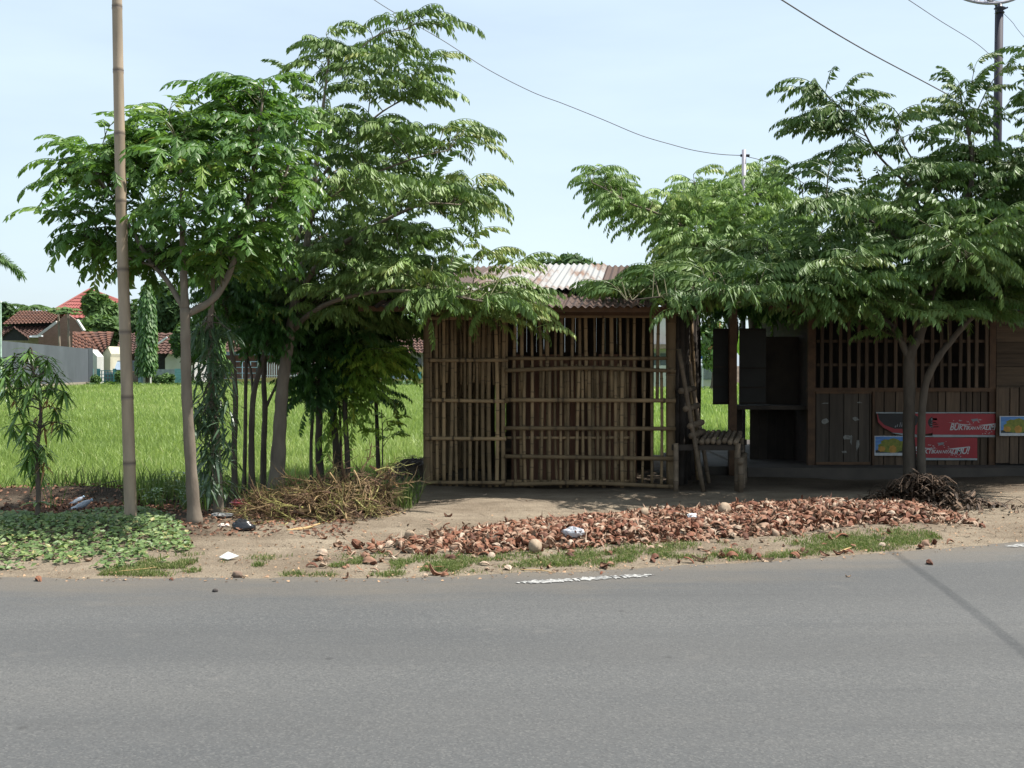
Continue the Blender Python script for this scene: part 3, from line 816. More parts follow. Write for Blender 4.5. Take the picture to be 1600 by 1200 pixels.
# E: lighter tree behind the hut roof
tree('garden_tree', 'fresh green feathery tree behind the roof of the bamboo hut', 'tree', 16.6,
     [dict(p=[(1182, 722), (1180, 600), (1176, 500), (1170, 430)], r=[0.085, 0.07, 0.06]),
      dict(p=[(1170, 435), (1175, 370, 0.1), (1185, 310, 0.1), (1192, 270, 0)], r=[0.045, 0.03, 0.010]),
      dict(p=[(1170, 435), (1120, 370, 0), (1090, 320, 0.1), (1085, 285, 0)], r=[0.04, 0.025, 0.010]),
      dict(p=[(1165, 440), (1090, 370, -0.4), (1030, 335, -0.5), (985, 318, -0.5), (945, 295, -0.5), (925, 285, -0.5)], r=[0.026, 0.018, 0.012, 0.006]),
      dict(p=[(1172, 430), (1230, 370, 0), (1270, 330, 0.1)], r=[0.035, 0.02, 0.010]),
      dict(p=[(1170, 440), (1130, 400, -1.1), (1080, 380, -1.6)], r=[0.03, 0.02, 0.008]),
      dict(p=[(1170, 440), (1190, 390, 1.2), (1200, 360, 1.8)], r=[0.03, 0.02, 0.008])],
     tips=[(900, 275), (898, 300), (925, 262), (955, 262), (980, 285), (915, 320), (935, 345), (960, 365), (985, 355), (1000, 370), (1010, 325), (1035, 300), (1055, 285), (1070, 285), (1110, 262), (1150, 258), (1165, 262), (1190, 245), (1215, 250), (1240, 268), (1250, 290), (1060, 310, -1.3), (1110, 300, -1.5), (1180, 300, -1.4), (1225, 300), (1020, 400), (1040, 385)],
     poly=[(925, 300), (965, 290), (1000, 335), (1035, 320), (1090, 285), (1150, 275), (1195, 262), (1240, 290), (1270, 340), (1270, 480), (1210, 500), (1130, 500), (1060, 450), (1025, 405), (1030, 360), (985, 350), (950, 345)],
     nfill=330, depth=1.9, flen=0.48, leafm=LEAF_E, attach=0.9, per=6, spread=0.42, mind=24, tint=(0.5, 0.2))
tree('garden_tree', 'small dark tree with bare crooked stem seen in the gap beside the bamboo bench', 'tree', 15.2,
     [dict(p=[(1146, 735), (1147, 640), (1144, 560), (1150, 520), (1146, 480), (1150, 430)], r=[0.050, 0.046, 0.04, 0.022])],
     poly=[(1075, 440), (1140, 420), (1220, 425), (1275, 440), (1275, 490), (1215, 500), (1150, 502), (1090, 505), (1075, 480)],
     nfill=60, depth=1.3, flen=0.42, leafm=LEAF_C, bark=BARK_PALE, attach=0.75, per=6, mind=20)

# slim trunks between the two left trees, with a dark understory of leaves
SAP = 'slim young trees in the thicket left of the hut'
def sapling(label, Y, trunk, r0, poly, nfill, leafm=LEAF_C, templates=FROND_D, depth=0.8, extra=(), tips=(), **kw):
    limbs = [dict(p=trunk, r=[r0, r0 * 0.85, r0 * 0.55])] + [dict(p=e, r=[r0 * 0.55, r0 * 0.35, r0 * 0.15]) for e in extra]
    kw.setdefault('attach', 0.55); kw.setdefault('flen', 0.42); kw.setdefault('per', 6)
    return tree('slim_tree', label, 'tree', Y, limbs, tips, poly, nfill, depth, templates, leafm=leafm, bark=BARK_DARK, group=SAP, sides=8, mind=18, **kw)
sapling('slim dark trunk curving left, just right of the tree wrapped in narrow leaves', 11.9, [(367, 780), (366, 700), (368, 620), (362, 545), (353, 490), (345, 440)], 0.034, [(300, 420), (350, 395), (395, 410), (400, 460), (360, 490), (310, 480)], 32)
sapling('thinnest straight stem in the row of slim trunks left of the pale leaning tree', 12.4, [(381, 772), (383, 690), (384, 600), (387, 500), (390, 430)], 0.024, [(360, 430), (400, 400), (430, 420), (425, 475), (380, 490)], 23)
sapling('slim trunk leaning right and dividing low, left of the pale leaning tree', 12.2, [(394, 772), (393, 690), (396, 620), (408, 570), (420, 530), (432, 480)], 0.036, [(390, 470), (430, 450), (455, 480), (440, 530), (400, 540), (370, 510)], 25, extra=[[(396, 620), (390, 570, 0.2), (372, 520, 0.3)]])
sapling('dark slim trunk forked at mid height, touching the pale leaning tree', 12.6, [(411, 768), (412, 700), (414, 640), (412, 590), (416, 540), (422, 480)], 0.036, [(400, 500), (440, 470), (470, 480), (470, 540), (430, 560), (400, 550)], 25, extra=[[(414, 640), (432, 600, 0), (446, 560, 0.1)]])
sapling('dark thread-thin stem under the thicket, leftmost behind the heap of flower stalks', 13.0, [(487, 760), (486, 700), (489, 640), (490, 570), (488, 520)], 0.022, [(455, 520), (500, 500), (520, 540), (515, 600), (480, 630), (455, 600)], 36, tips=[(448, 650), (455, 635), (475, 660), (465, 580), (450, 600)])
sapling('dark sapling with a knuckled fork at knee height behind the heap of flower stalks', 13.1, [(504, 762), (498, 700), (499, 660), (500, 600), (505, 540), (510, 480)], 0.046, [(470, 470), (530, 450), (570, 480), (560, 560), (510, 610), (480, 580)], 49, tips=[(480, 620), (530, 600), (500, 640)])
sapling('dark twin stemmed sapling in the middle of the group behind the heap of flower stalks', 13.2, [(530, 762), (525, 700), (521, 640), (520, 590), (525, 520), (530, 470)], 0.046, [(520, 460), (590, 450), (620, 490), (600, 560), (550, 590), (520, 560)], 49, extra=[[(533, 745), (532, 680, 0.1), (530, 600, 0.1)]], tips=[(570, 610), (545, 640)])
sapling('dark slim sapling carrying yellow-green leaves coloured sunlit bright low on its right', 13.0, [(546, 762), (542, 700), (539, 640), (540, 580), (545, 520)], 0.034, [(548, 560), (590, 530), (640, 545), (650, 580), (610, 610), (565, 610)], 27, leafm=LEAF_Y, templates=FROND_S, flen=0.34, per=6, tips=[(640, 545, -0.6), (650, 575, -0.5), (620, 590, -0.6), (600, 560, -0.7), (580, 585, -0.6), (630, 560, -0.6), (570, 560, -0.6), (610, 615, -0.5), (560, 650), (575, 665), (590, 690), (560, 720), (520, 720), (500, 735), (525, 600)])
sapling('pale dotted slim stem nearest to the bamboo hut', 13.6, [(592, 750), (590, 700), (588, 640), (585, 590), (580, 530)], 0.028, [(560, 500), (620, 490), (655, 520), (640, 560), (600, 570), (560, 550)], 27, tips=[(640, 610), (655, 640), (630, 625), (570, 650), (600, 560)])
def twig_leaves(label, Y, trunk, tips, leafm):
    return tree('slim_tree', label, 'tree', Y, [dict(p=trunk, r=[0.010, 0.007, 0.004])], tips, None, 0, 0.4, FROND_S, flen=0.32, leafm=leafm, bark=BARK_DARK, attach=0.2, per=4, group=SAP, sides=6, up=0.05)
twig_leaves('wispy seedling with yellowing leaflets in front of the pale dotted stem', 13.3, [(597, 755), (598, 690), (596, 640)], [(630, 655), (628, 680), (636, 672), (618, 690), (575, 680), (580, 660), (612, 650)], LEAF_Y)
# ------------------------------------------------------------------ bamboo hut
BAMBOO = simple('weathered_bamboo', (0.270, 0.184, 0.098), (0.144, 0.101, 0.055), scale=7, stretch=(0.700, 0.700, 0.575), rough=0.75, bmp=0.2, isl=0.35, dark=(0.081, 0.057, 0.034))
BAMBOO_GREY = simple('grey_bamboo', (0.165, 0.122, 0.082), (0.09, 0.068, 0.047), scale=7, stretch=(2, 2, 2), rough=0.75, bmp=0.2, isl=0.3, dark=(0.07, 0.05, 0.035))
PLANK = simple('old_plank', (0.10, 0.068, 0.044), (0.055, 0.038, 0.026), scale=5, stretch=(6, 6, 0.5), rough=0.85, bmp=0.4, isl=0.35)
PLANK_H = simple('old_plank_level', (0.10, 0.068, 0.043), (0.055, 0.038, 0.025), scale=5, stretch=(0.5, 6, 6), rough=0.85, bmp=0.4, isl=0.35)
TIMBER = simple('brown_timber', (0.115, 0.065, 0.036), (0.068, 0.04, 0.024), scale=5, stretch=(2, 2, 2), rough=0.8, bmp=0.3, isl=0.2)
DARKWOOD = simple('near_black_wood', (0.042, 0.033, 0.026), (0.022, 0.018, 0.015), scale=4, rough=0.9, bmp=0.3, isl=0.3)  # near-black brown for inner walls, stall fittings, rails and the pole's cut end

HY = 12.75
SK = 0.27
def HP(px, py, Y=HY): return P(px, py, Y)
def hz(py, Y=HY): return P(800, py, Y)[2]
def hx(px, Y=HY): return P(px, 565, Y)[0]

def culm(mb, a, b, r, node=0.28, n=7, mi=0, flat=None, wob=0.006, off=None):
    """a bamboo rod with swollen dark nodes"""
    a, b = np.asarray(a, float), np.asarray(b, float)
    L = np.linalg.norm(b - a)
    s = [0.0]; t = [1.0]; rr = [r]
    q = RNG.uniform(0.05, node)
    while q < L - 0.03:
        s += [q - 0.012, q, q + 0.012]; t += [1, 0.1, 1]; rr += [r, r * 1.13, r * 0.99]
        q += node * RNG.uniform(0.8, 1.15)
    s.append(L); t.append(1); rr.append(r * 0.96)
    s = np.array(s) / L
    o = np.argsort(s); s = s[o]; t = np.array(t)[o]; rr = np.array(rr)[o]
    bend = np.sin(s * math.pi)[:, None] * RNG.normal(0, wob, 3)[None] * L
    mb.tube(a + (b - a) * s[:, None] + bend, rr, n, mi, t, flat=flat)

hut = thing('bamboo_hut', (0.05, HY + 1.1, 0.0), 'roadside bamboo hut with slatted front and patchwork corrugated iron roof', 'hut')

def slats(mb, xs_, z0, z1, y, w, skew=0.012, dj=0.01, d=0.45):
    for x in xs_:
        ww = w * RNG.uniform(0.75, 1.25)
        a = (x + RNG.normal(0, skew * 0.5), y + RNG.normal(0, dj * 0.5), z0 + RNG.uniform(-0.015, 0.015))
        b = (x + RNG.normal(0, skew), y + RNG.normal(0, dj * 0.5), z1 + RNG.uniform(-0.03, 0.03))
        culm(mb, a, b, ww / 2, 0.30, 6, flat=d)
def rail(mb, px0, px1, py, y, w=0.045, py1=None, sag=0.0):
    # lashings of dark cord at some crossings
    for q in RNG.uniform(px0 + 5, px1 - 5, 4):
        zc = hz(py + ((py if py1 is None else py1) - py) * (q - px0) / (px1 - px0), y) + sag * 4 * (q - px0) * (px1 - q) / (px1 - px0) ** 2
        for k in (-0.008, 0.0, 0.008): mb.tube([(hx(q, y) + k - 0.004, y, zc), (hx(q, y) + k + 0.004, y, zc)], w / 2 * 1.16, 8, 0, 0.1, flat=0.75)
    py1 = py if py1 is None else py1
    a = np.array((hx(px0, y), y, hz(py, y))); b = np.array((hx(px1, y), y, hz(py1, y)))
    m = (a + b) / 2 + (0, 0, sag)
    mb.tube(curve_pts([a, m, b], 6), w / 2, 7, 0, 0.9, flat=0.55)

z_top, z_bot = hz(492), 0.03
# left panel: evenly spaced slats
m = MB()
slats(m, [hx(p) for p in np.arange(673, 790, 10.3)], z_bot, z_top, HY, 0.042)
slats(m, [hx(p) for p in np.arange(678, 790, 10.3)], hz(600), z_top, HY + 0.05, 0.030)
for py in (497, 563, 625, 685, 754): rail(m, 664, 792 + RNG.integers(-3, 3), py, HY - 0.028, py1=py + RNG.normal(0, 1))
m.build('slatted_panel', BAMBOO, hut, smooth=True)
# upper right panel
m = MB()
xs_ = [791] + list(np.cumsum(RNG.uniform(9.5, 14.5, 30)) + 791)
slats(m, [hx(p) for p in xs_ if p < 1044], hz(628), hz(484), HY + 0.05, 0.040)
for py in (494, 560): rail(m, 790, 1050, py, HY + 0.02)
rail(m, 845, 985, 494, HY + 0.09, 0.035)
m.build('slatted_panel', BAMBOO, hut, smooth=True)
# lower right hatch: random close slats in front and behind
m = MB()
xs_ = 795 + np.cumsum(RNG.uniform(9, 17, 30)); xs_ = [p for p in xs_ if p < 1006] + [1019, 1034, 1045]
slats(m, [hx(p) for p in xs_], z_bot, hz(577), HY - 0.01, 0.040)
xs2 = 800 + np.cumsum(RNG.uniform(11, 17, 40)); xs2 = [p for p in xs2 if p < 1000]
slats(m, [hx(p) for p in xs2], z_bot + 0.02, hz(572), HY + 0.08, 0.042)
for py, sg in ((579, 0.035), (625, 0), (669, 0), (713, 0.0), (757, 0.03)): rail(m, 789, 1056, py, HY - 0.05, 0.05, py1=py + (1 if py < 700 else 4), sag=sg)
rail(m, 792, 985, 684, HY + 0.03, 0.035)
rail(m, 792, 985, 752, HY + 0.03, 0.035)
m.build('slatted_hatch', BAMBOO, hut, smooth=True)
# posts
for px, r in ((668, 0.05), (1050, 0.055)):
    m = MB(); culm(m, (hx(px), HY + 0.03, -0.05), (hx(px), HY + 0.03, hz(484)), r, 0.33, 10)
    m.build('post', BAMBOO, hut, smooth=True)
for px in (668, 1050):
    x = hx(px) + SK * 2.3
    m = MB(); culm(m, (x, HY + 2.3, -0.05), (x, HY + 2.3, 2.62), 0.05, 0.33, 9)
    m.build('post', BAMBOO, hut, smooth=True)
# side walls run back at a slight angle
def side_wall(px, n, y0, y1, jit, mat, w=0.07, lean=0.0):
    m = MB()
    for k in range(n):
        t = (k + 0.5) / n
        y = HY + 0.12 + (y1 - y0) * t + y0 + RNG.normal(0, jit)
        x = hx(px) + SK * (y - HY) + RNG.normal(0, jit)
        culm(m, (x, y, 0.0), (x - lean, y, 2.05 + 0.2 * (y - HY)), w / 2 * RNG.uniform(0.7, 1.2), 0.3, 6, flat=0.6)
    for z in (0.35, 1.1, 1.75):
        a = np.array((hx(px), HY + 0.05, z)); b = np.array((hx(px) + SK * 2.2, HY + 2.25, z + 0.05))
        m.tube([a, b], 0.022, 6, 0, 0.8)
    return m.build('side_wall', mat, hut, smooth=True)
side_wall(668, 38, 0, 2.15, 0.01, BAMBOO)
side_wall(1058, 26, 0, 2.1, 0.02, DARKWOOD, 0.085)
# back wall of old planks, open at its right end
m = MB()
yb = HY + 2.3
x = hx(668) + SK * 2.3
while x < hx(1006, yb):
    w = RNG.uniform(0.10, 0.17)
    m.box((x + w / 2, yb + RNG.normal(0, 0.004), 1.31 + RNG.normal(0, 0.008)), (w - RNG.uniform(0.001, 0.004), 0.02, 2.62))
    x += w
for z in (0.5, 1.6): m.box(((hx(668) + SK * 2.3 + hx(1006, yb)) / 2, yb - 0.035, z), (hx(1006, yb) - hx(668) - SK * 2.3, 0.04, 0.06))
m.build('back_wall', PLANK, hut)
# low sleeping platform and an inner partition
m = MB()
m.box((hx(880, HY + 1.2), HY + 1.3, 0.42), (1.7, 1.5, 0.04))
for dx in (-0.75, 0.75):
    for dy in (-0.65, 0.65): m.box((hx(880, HY + 1.2) + dx, HY + 1.3 + dy, 0.2), (0.06, 0.06, 0.4))
m.build('platform', PLANK_H, hut)
m = MB()
for k in range(13):
    x0 = hx(800) + 0.05 + k * 0.118
    m.box((x0, HY + 0.5 + RNG.normal(0, 0.005), 0.80 + RNG.normal(0, 0.015)), (0.112, 0.018, 1.55))
m.build('inner_partition', simple('red_brown_board', (0.20, 0.10, 0.06), (0.12, 0.06, 0.04), scale=4, stretch=(5, 5, 0.6), rough=0.85, bmp=0.3, isl=0.4), hut)
# eave beam, rafters
EY, EZ = 12.0, hz(477, 12.0)
RYB, RZB = 15.1, 2.76
def roof_pt(x, t, lift=0.0):
    y = EY + (RYB - EY) * t
    return np.array((x + SK * 0.48 * (y - EY), y, EZ + (RZB - EZ) * t + lift))
m = MB()
m.bar((hx(560, EY), EY + 0.03, EZ - 0.035), (hx(1113, EY), EY + 0.03, EZ - 0.045), 0.06, 0.055)
m.build('eave_beam', TIMBER, hut)
m = MB()
m.bar((hx(664), HY + 0.02, hz(487)), (hx(1060), HY + 0.02, hz(488)), 0.08, 0.06)
m.build('top_plate', TIMBER, hut)
for px in (640, 740, 850, 960, 1060):
    m = MB(); a = roof_pt(hx(px, EY), 0.03, -0.05); b = roof_pt(hx(px, EY), 1.0, -0.05)
    culm(m, a, b, 0.035, 0.35, 7)
    m.build('rafter', BAMBOO, hut, smooth=True)
def iron_mat(name, zinc, rust, amount, scale=2.2):
    mt, nt, bs, _ = node_mat(name)
    v = coords(nt, (1.6, 0.5, 0.5))
    n1 = noise(nt, v, scale, 6.0, 0.65); n2 = noise(nt, coords(nt), 14.0, 5.0, 0.7)
    f = nt.nodes.new('ShaderNodeMath'); f.operation = 'MULTIPLY_ADD'; f.inputs[1].default_value = 0.35
    nt.links.new(n2, f.inputs[0]); nt.links.new(n1, f.inputs[2])
    c = mixc(nt, maprange(nt, f.outputs[0], 0.95 - amount, 1.1 - amount), zinc, mixc(nt, n2, rust, tuple(k * 0.55 for k in rust)))
    nt.links.new(c, bs.inputs['Base Color']); bs.inputs['Roughness'].default_value = 0.6
    bs.inputs['Specular IOR Level'].default_value = 0.35
    bump(nt, bs, n2, 0.15, 0.004)
    return mt
ZINC = iron_mat('whitened_zinc', (0.276, 0.276, 0.271), (0.202, 0.115, 0.074), 0.29)
ZINC_R = iron_mat('streaked_zinc', (0.28, 0.275, 0.265), (0.19, 0.125, 0.09), 0.34)
GREY_IRON = iron_mat('dull_grey_iron', (0.22, 0.21, 0.20), (0.16, 0.10, 0.075), 0.40)
RUST = iron_mat('rusted_iron', (0.125, 0.088, 0.070), (0.085, 0.048, 0.034), 0.62)
def corrugated(x0, x1, t0, t1, lift, mat, label=None, sag=0.0, skew=0.0):
    n = max(8, int((x1 - x0) / 0.0125)); k = 7
    xs_ = np.linspace(x0, x1, n); ts = np.linspace(t0, t1, k)
    V = []
    for t in ts:
        for x in xs_:
            p = roof_pt(x + skew * (t - t0), t, lift + 0.014 * math.sin((x - x0) * 2 * math.pi / 0.083) + sag * math.sin(math.pi * (t - t0) / (t1 - t0)))
            V.append(p)
    V = np.array(V); i = np.arange(k - 1)[:, None] * n; j = np.arange(n - 1)[None]
    F = np.stack(np.broadcast_arrays(i + j, i + j + 1, i + n + j + 1, i + n + j), -1).reshape(-1, 4)
    mb = MB(); mb.add(V, F)
    W = V.copy(); W[:, 2] -= 0.0025
    mb.add(W, F[:, ::-1])
    o = mb.build('roof_sheet', mat, hut, smooth=True)
    if label: o['label'] = label
E = lambda px, py, t: P(px, py, EY + (RYB - EY) * t)[0] - SK * 0.48 * (RYB - EY) * t
corrugated(hx(585, EY), hx(735, EY), -0.04, 0.42, 0.0, RUST, 'rusty roof sheet over the eave')
corrugated(hx(727, EY), hx(880, EY), -0.05, 0.42, 0.012, RUST, 'rusty roof sheet over the eave')
corrugated(hx(872, EY), hx(1000, EY), -0.04, 0.42, 0.002, RUST, 'rusty roof sheet over the eave')
corrugated(hx(992, EY), hx(1105, EY), -0.05, 0.42, 0.014, RUST, 'rusty roof sheet over the eave')
top = [(E(600, 430, 1), E(712, 430, 1), 0.27, 0.0, RUST, 'rusty upper roof sheet'), (E(705, 430, 1), E(776, 425, 1), 0.265, 0.010, RUST, 'rusty upper roof sheet'), (E(768, 425, 1), E(824, 425, 1), 0.26, 0.020, GREY_IRON, 'dull grey roof sheet'),
       (E(815, 425, 1), E(855, 420, 1), 0.27, 0.030, ZINC_R, 'rust streaked zinc roof sheet'), (E(847, 415, 1), E(949, 413, 1), 0.24, 0.044, ZINC, 'sun bleached white roof sheet'),
       (E(940, 413, 1), E(1030, 413, 1), 0.25, 0.020, RUST, 'rusty upper roof sheet'), (E(1022, 413, 1), E(1110, 413, 1), 0.26, 0.030, RUST, 'rusty upper roof sheet')]
for x0, x1, t0, lf, mt, lb in top: corrugated(x0, x1, t0, 1.03, 0.034 + lf, mt, lb)

# ------------------------------------------------------------------ bamboo bench beside the hut
bo = P(1090, 692, 12.45); bu = np.array((1, 0.0, 0)); bv = nrm((0.26, 1.0, 0))
bench = thing('bamboo_bench', (2.3, 12.9, 0), 'rough bamboo seat with leaning ladder back in the gap right of the hut', 'bench')
zs = P(1090, 697, 12.45)[2]
m = MB()
for k in range(8):
    a = np.array((bo[0] + 0.065 * k - 0.02, 12.45, zs + 0.045 + RNG.normal(0, 0.004))); culm(m, a, a + bv * 1.02 + (0, 0, 0.05), 0.030, 0.35, 9)
m.build('seat', BAMBOO_GREY, bench, smooth=True)
for q in (0.06, 0.92):
    m = MB(); a = np.array((bo[0] - 0.30, 12.45, zs - 0.02)) + bv * q; m.bar(a, a + (0.82, 0, 0), 0.065, 0.05)
    m.build('seat_rail', DARKWOOD, bench)
for q in (0.02, 0.92):
    for x, r in ((bo[0] + 0.46, 0.036), (bo[0] - 0.25, 0.03)):
        p = np.array((x, 12.45, 0)) + bv * q
        m = MB(); culm(m, p - (0, 0, 0.03), p + (0.0, 0, zs + 0.03), r, 0.3, 9)
        m.build('leg', BAMBOO_GREY, bench, smooth=True)
back = None
m = MB()
for dz, px, py in ((0, 1068, 611), (0, 1075, 639), (0, 1082, 666), (0, 1084, 681)):
    a = P(px - 4, py, 12.42); culm(m, a, a + nrm((0.40, 0.85, 0)) * 0.52 + (0, 0, 0.02), 0.036, 0.4, 10)
back = m.build('backrest', BAMBOO_GREY, bench, smooth=True)
for q in (0.04, 0.88):
    m = MB(); o = bv * q
    culm(m, P(1060, 545, 12.40) + o, np.append((P(1099, 768, 12.40) + o)[:2], 0.0), 0.026, 0.3, 8)
    m.build('back_post', BAMBOO_GREY, bench, smooth=True)
# low footrest / second seat frame with its own stubby legs
low = thing('low_bench', (2.75, 12.8, 0), 'low bench of a single bamboo rod on short stakes in front of the bamboo seat', 'bench')
m = MB(); a = P(1157, 722, 12.3); culm(m, a, a + bv * 1.05, 0.036, 0.4, 10); m.build('seat', BAMBOO_GREY, low, smooth=True)
for q in (0.05, 0.5, 0.98):
    p = a + bv * q
    m = MB(); culm(m, (p[0], p[1], -0.03), (p[0], p[1], p[2] - 0.02), 0.034, 0.3, 9); m.build('leg', BAMBOO_GREY, low, smooth=True)
# leaning spare poles behind the seat
for k, (px0, px1, r) in enumerate(((1074, 1090, 0.022), (1080, 1094, 0.02))):
    m = MB(); a = P(px0, 492, 13.7); b = np.append(P(px1, 740, 13.7)[:2], 0.0)
    culm(m, b, a, r, 0.35, 8)
    tag(m.build('bamboo_stake', BAMBOO, smooth=True, origin=b), 'long bamboo stake leaning on the right side of the hut behind the bamboo seat', 'stake', 'bamboo stakes leaning by the seat')

# ------------------------------------------------------------------ wooden food stall with shutters, between hut and shack
stall = thing('food_stall', (3.2, 14.4, 0), 'dark open wooden stall with two hanging grey boards above its counter', 'stall')
SY = 14.3
BOARD = simple('grey_board', (0.035, 0.035, 0.032), (0.021, 0.020, 0.018), scale=3, stretch=(0.500, 0.500, 0.700), rough=0.8, bmp=0.3)
def pxbox(mb, x0, x1, y0, y1, Y, d, mi=0):
    a, b = P(x0, y1, Y), P(x1, y0, Y)
    mb.box(((a[0] + b[0]) / 2, Y + d / 2, (a[2] + b[2]) / 2), (b[0] - a[0], d, b[2] - a[2]), mi=mi)
def frame_board(x0, x1, y0, y1, Y, seams):
    mb = MB(); pxbox(mb, x0, x1, y0, y1, Y, 0.02)
    o = mb.build('shutter_board', BOARD, stall)
    for s in seams:
        mb = MB(); pxbox(mb, x0 + 0.5, x1 - 0.5, s, s + 2.5, Y - 0.018, 0.018); mb.build('batten', DARKWOOD, o)
frame_board(1114, 1141, 513, 632, SY, (514, 572, 603, 628))
frame_board(1155, 1197, 513, 632, SY + 0.1, (514, 574, 604, 628))
m = MB(); pxbox(m, 1139, 1152, 480, 752, SY - 0.12, 0.09); m.build('post', TIMBER, stall)
m = MB(); pxbox(m, 1150, 1262, 634, 640, SY - 0.02, 0.5); m.build('counter', DARKWOOD, stall)
m = MB()
x = P(1172, 565, SY + 0.75)[0]
while x < P(1262, 565, SY + 0.75)[0]:
    m.box((x + 0.06, SY + 0.75, 0.5), (0.117, 0.02, 0.95)); x += 0.12
m.build('skirt_panel', DARKWOOD, stall)
m = MB(); pxbox(m, 1196, 1250, 526, 634, SY + 0.55, 0.02); m.build('dark_cabinet_door', DARKWOOD, stall)
m = MB(); pxbox(m, 1150, 1160, 640, 745, SY + 0.4, 0.06); m.build('post', DARKWOOD, stall)
# stone step in front
CONC = simple('stained_concrete', (0.084, 0.071, 0.059), (0.045, 0.039, 0.034), scale=3, rough=0.9, bmp=0.4)
m = MB(); m.box((6.9, 16.3, 0.05), (7.8, 5.0, 0.20)); m.box((3.0, 15.4, 0.045), (1.4, 2.2, 0.15))
tag(m.build('concrete_plinth', CONC, origin=(6.9, 16.3, 0)), 'low stained concrete plinth carrying the plank shack', 'plinth')

# ------------------------------------------------------------------ plank shack on the right
WY = 14.2
shack = thing('plank_shack', (7, 15.5, 0.15), 'dark plank shack with barred window strip and corrugated roof behind the twin trunked tree', 'shack')
def planks_v(mb, x0, x1, y0, y1, Y, wpx=(9, 24), d=0.02):
    x = x0
    while x < x1 - 1:
        w = min(RNG.uniform(*wpx), x1 - x)
        pxbox(mb, x, x + w - 0.7, y0 + RNG.normal(0, 0.6), y1 + RNG.normal(0, 0.6), Y + RNG.normal(0, 0.003), d)
        x += w
m = MB(); planks_v(m, 1366, 1546, 612, 728, WY); m.build('plank_wall', PLANK, shack)
m = MB()
y = 478
while y < 604:
    h = RNG.uniform(18, 34); pxbox(m, 1557, 1780, y, min(y + h - 0.8, 606), WY + RNG.normal(0, 0.003), 0.02); y += h
m.build('plank_wall', PLANK_H, shack)
m = MB(); planks_v(m, 1556, 1780, 605, 724, WY - 0.07, (14, 24)); m.build('door', PLANK, shack)
# patched door on the left with torn paper on it
DOORW = simple('grey_door_plank', (0.085, 0.068, 0.052), (0.05, 0.04, 0.032), scale=4, stretch=(5, 5, 0.5), rough=0.85, bmp=0.3, isl=0.25)
m = MB(); planks_v(m, 1275, 1362, 614, 726, WY - 0.02, (17, 26)); dr = m.build('door', DOORW, shack)
m = MB()
pxbox(m, 1275, 1362, 612, 615, WY - 0.05, 0.025); m.build('ledge', TIMBER, dr)
m = MB(); pxbox(m, 1275, 1360, 722, 726, WY - 0.05, 0.025); m.build('ledge', TIMBER, dr)
PAPER = simple('torn_paper', (0.24, 0.24, 0.22), (0.13, 0.125, 0.11), scale=25, rough=0.9, bmp=0)
def scrap(cx_, cy_, w, h, Y, mat=PAPER):
    mb = MB(); n = 9; a0 = RNG.random() * 6
    pts = []
    for k in range(n):
        a = a0 + 2 * math.pi * k / n; r = RNG.uniform(0.5, 1.0)
        pts.append(P(cx_ + w * r * math.cos(a) / 2, cy_ - h * r * math.sin(a) / 2, Y))
    mb.slab(pts[::-1], (0, -0.001, 0))
    return mb.build('paper_scrap', mat, dr)
for a in ((1290, 630, 14, 2.5), (1343, 629, 12, 3), (1337, 655, 14, 8), (1289, 658, 14, 10), (1323, 683, 15, 10), (1330, 688, 5, 18), (1340, 695, 7, 22), (1319, 706, 12, 5)):
    scrap(*a, WY - 0.026)
m = MB()
pxbox(m, 1363, 1367, 612, 730, WY - 0.05, 0.05); m.build('door_post', TIMBER, shack)
for x0, x1 in ((1262, 1275), (1545, 1557)):
    m = MB(); pxbox(m, x0, x1, 478, 730, WY - 0.03, 0.07); m.build('corner_post', TIMBER, shack)
m = MB(); pxbox(m, 1262, 1556, 606, 612, WY - 0.035, 0.09); m.build('sill', TIMBER, shack)
m = MB(); pxbox(m, 1240, 1556, 480, 492, WY - 0.02, 0.08); m.build('top_beam', TIMBER, shack)
# window bars
m = MB()
for k in range(19):
    px = 1284 + k * 14.3 + RNG.normal(0, 1.0)
    a, b = P(px, 606, WY), P(px + RNG.normal(0, 0.7), 490, WY); m.bar(a, b, 0.042, 0.03)
for py in (533, 570): pxbox(m, 1276, 1546, py - 2.2, py + 2.2, WY + 0.02, 0.03)
m.build('window_bars', PLANK, shack)
# side wall of brick, back wall with a broken corner, inner dark
def brick_mat(name, a, b, mortar, sc=6.0):
    mt, nt, bs, _ = node_mat(name)
    br = nt.nodes.new('ShaderNodeTexBrick'); br.inputs['Scale'].default_value = sc
    g2 = nt.nodes.new('ShaderNodeNewGeometry'); sx = nt.nodes.new('ShaderNodeSeparateXYZ'); cb_ = nt.nodes.new('ShaderNodeCombineXYZ')
    ad = nt.nodes.new('ShaderNodeMath'); ad.operation = 'ADD'
    nt.links.new(g2.outputs['Position'], sx.inputs[0]); nt.links.new(sx.outputs[0], ad.inputs[0]); nt.links.new(sx.outputs[1], ad.inputs[1])
    nt.links.new(ad.outputs[0], cb_.inputs[0]); nt.links.new(sx.outputs[2], cb_.inputs[1]); nt.links.new(cb_.outputs[0], br.inputs['Vector'])
    br.inputs['Color1'].default_value = rgb(a); br.inputs['Color2'].default_value = rgb(b); br.inputs['Mortar'].default_value = rgb(mortar)
    br.inputs['Mortar Size'].default_value = 0.015
    c = mixc(nt, maprange(nt, noise(nt, coords(nt), 2.0, 5), 0.3, 0.7, 0, 0.5), br.outputs['Color'], tuple(k * 0.6 for k in a))
    nt.links.new(c, bs.inputs['Base Color']); bs.inputs['Roughness'].default_value = 0.9
    bump(nt, bs, br.outputs['Fac'], 0.3, 0.01)
    return mt
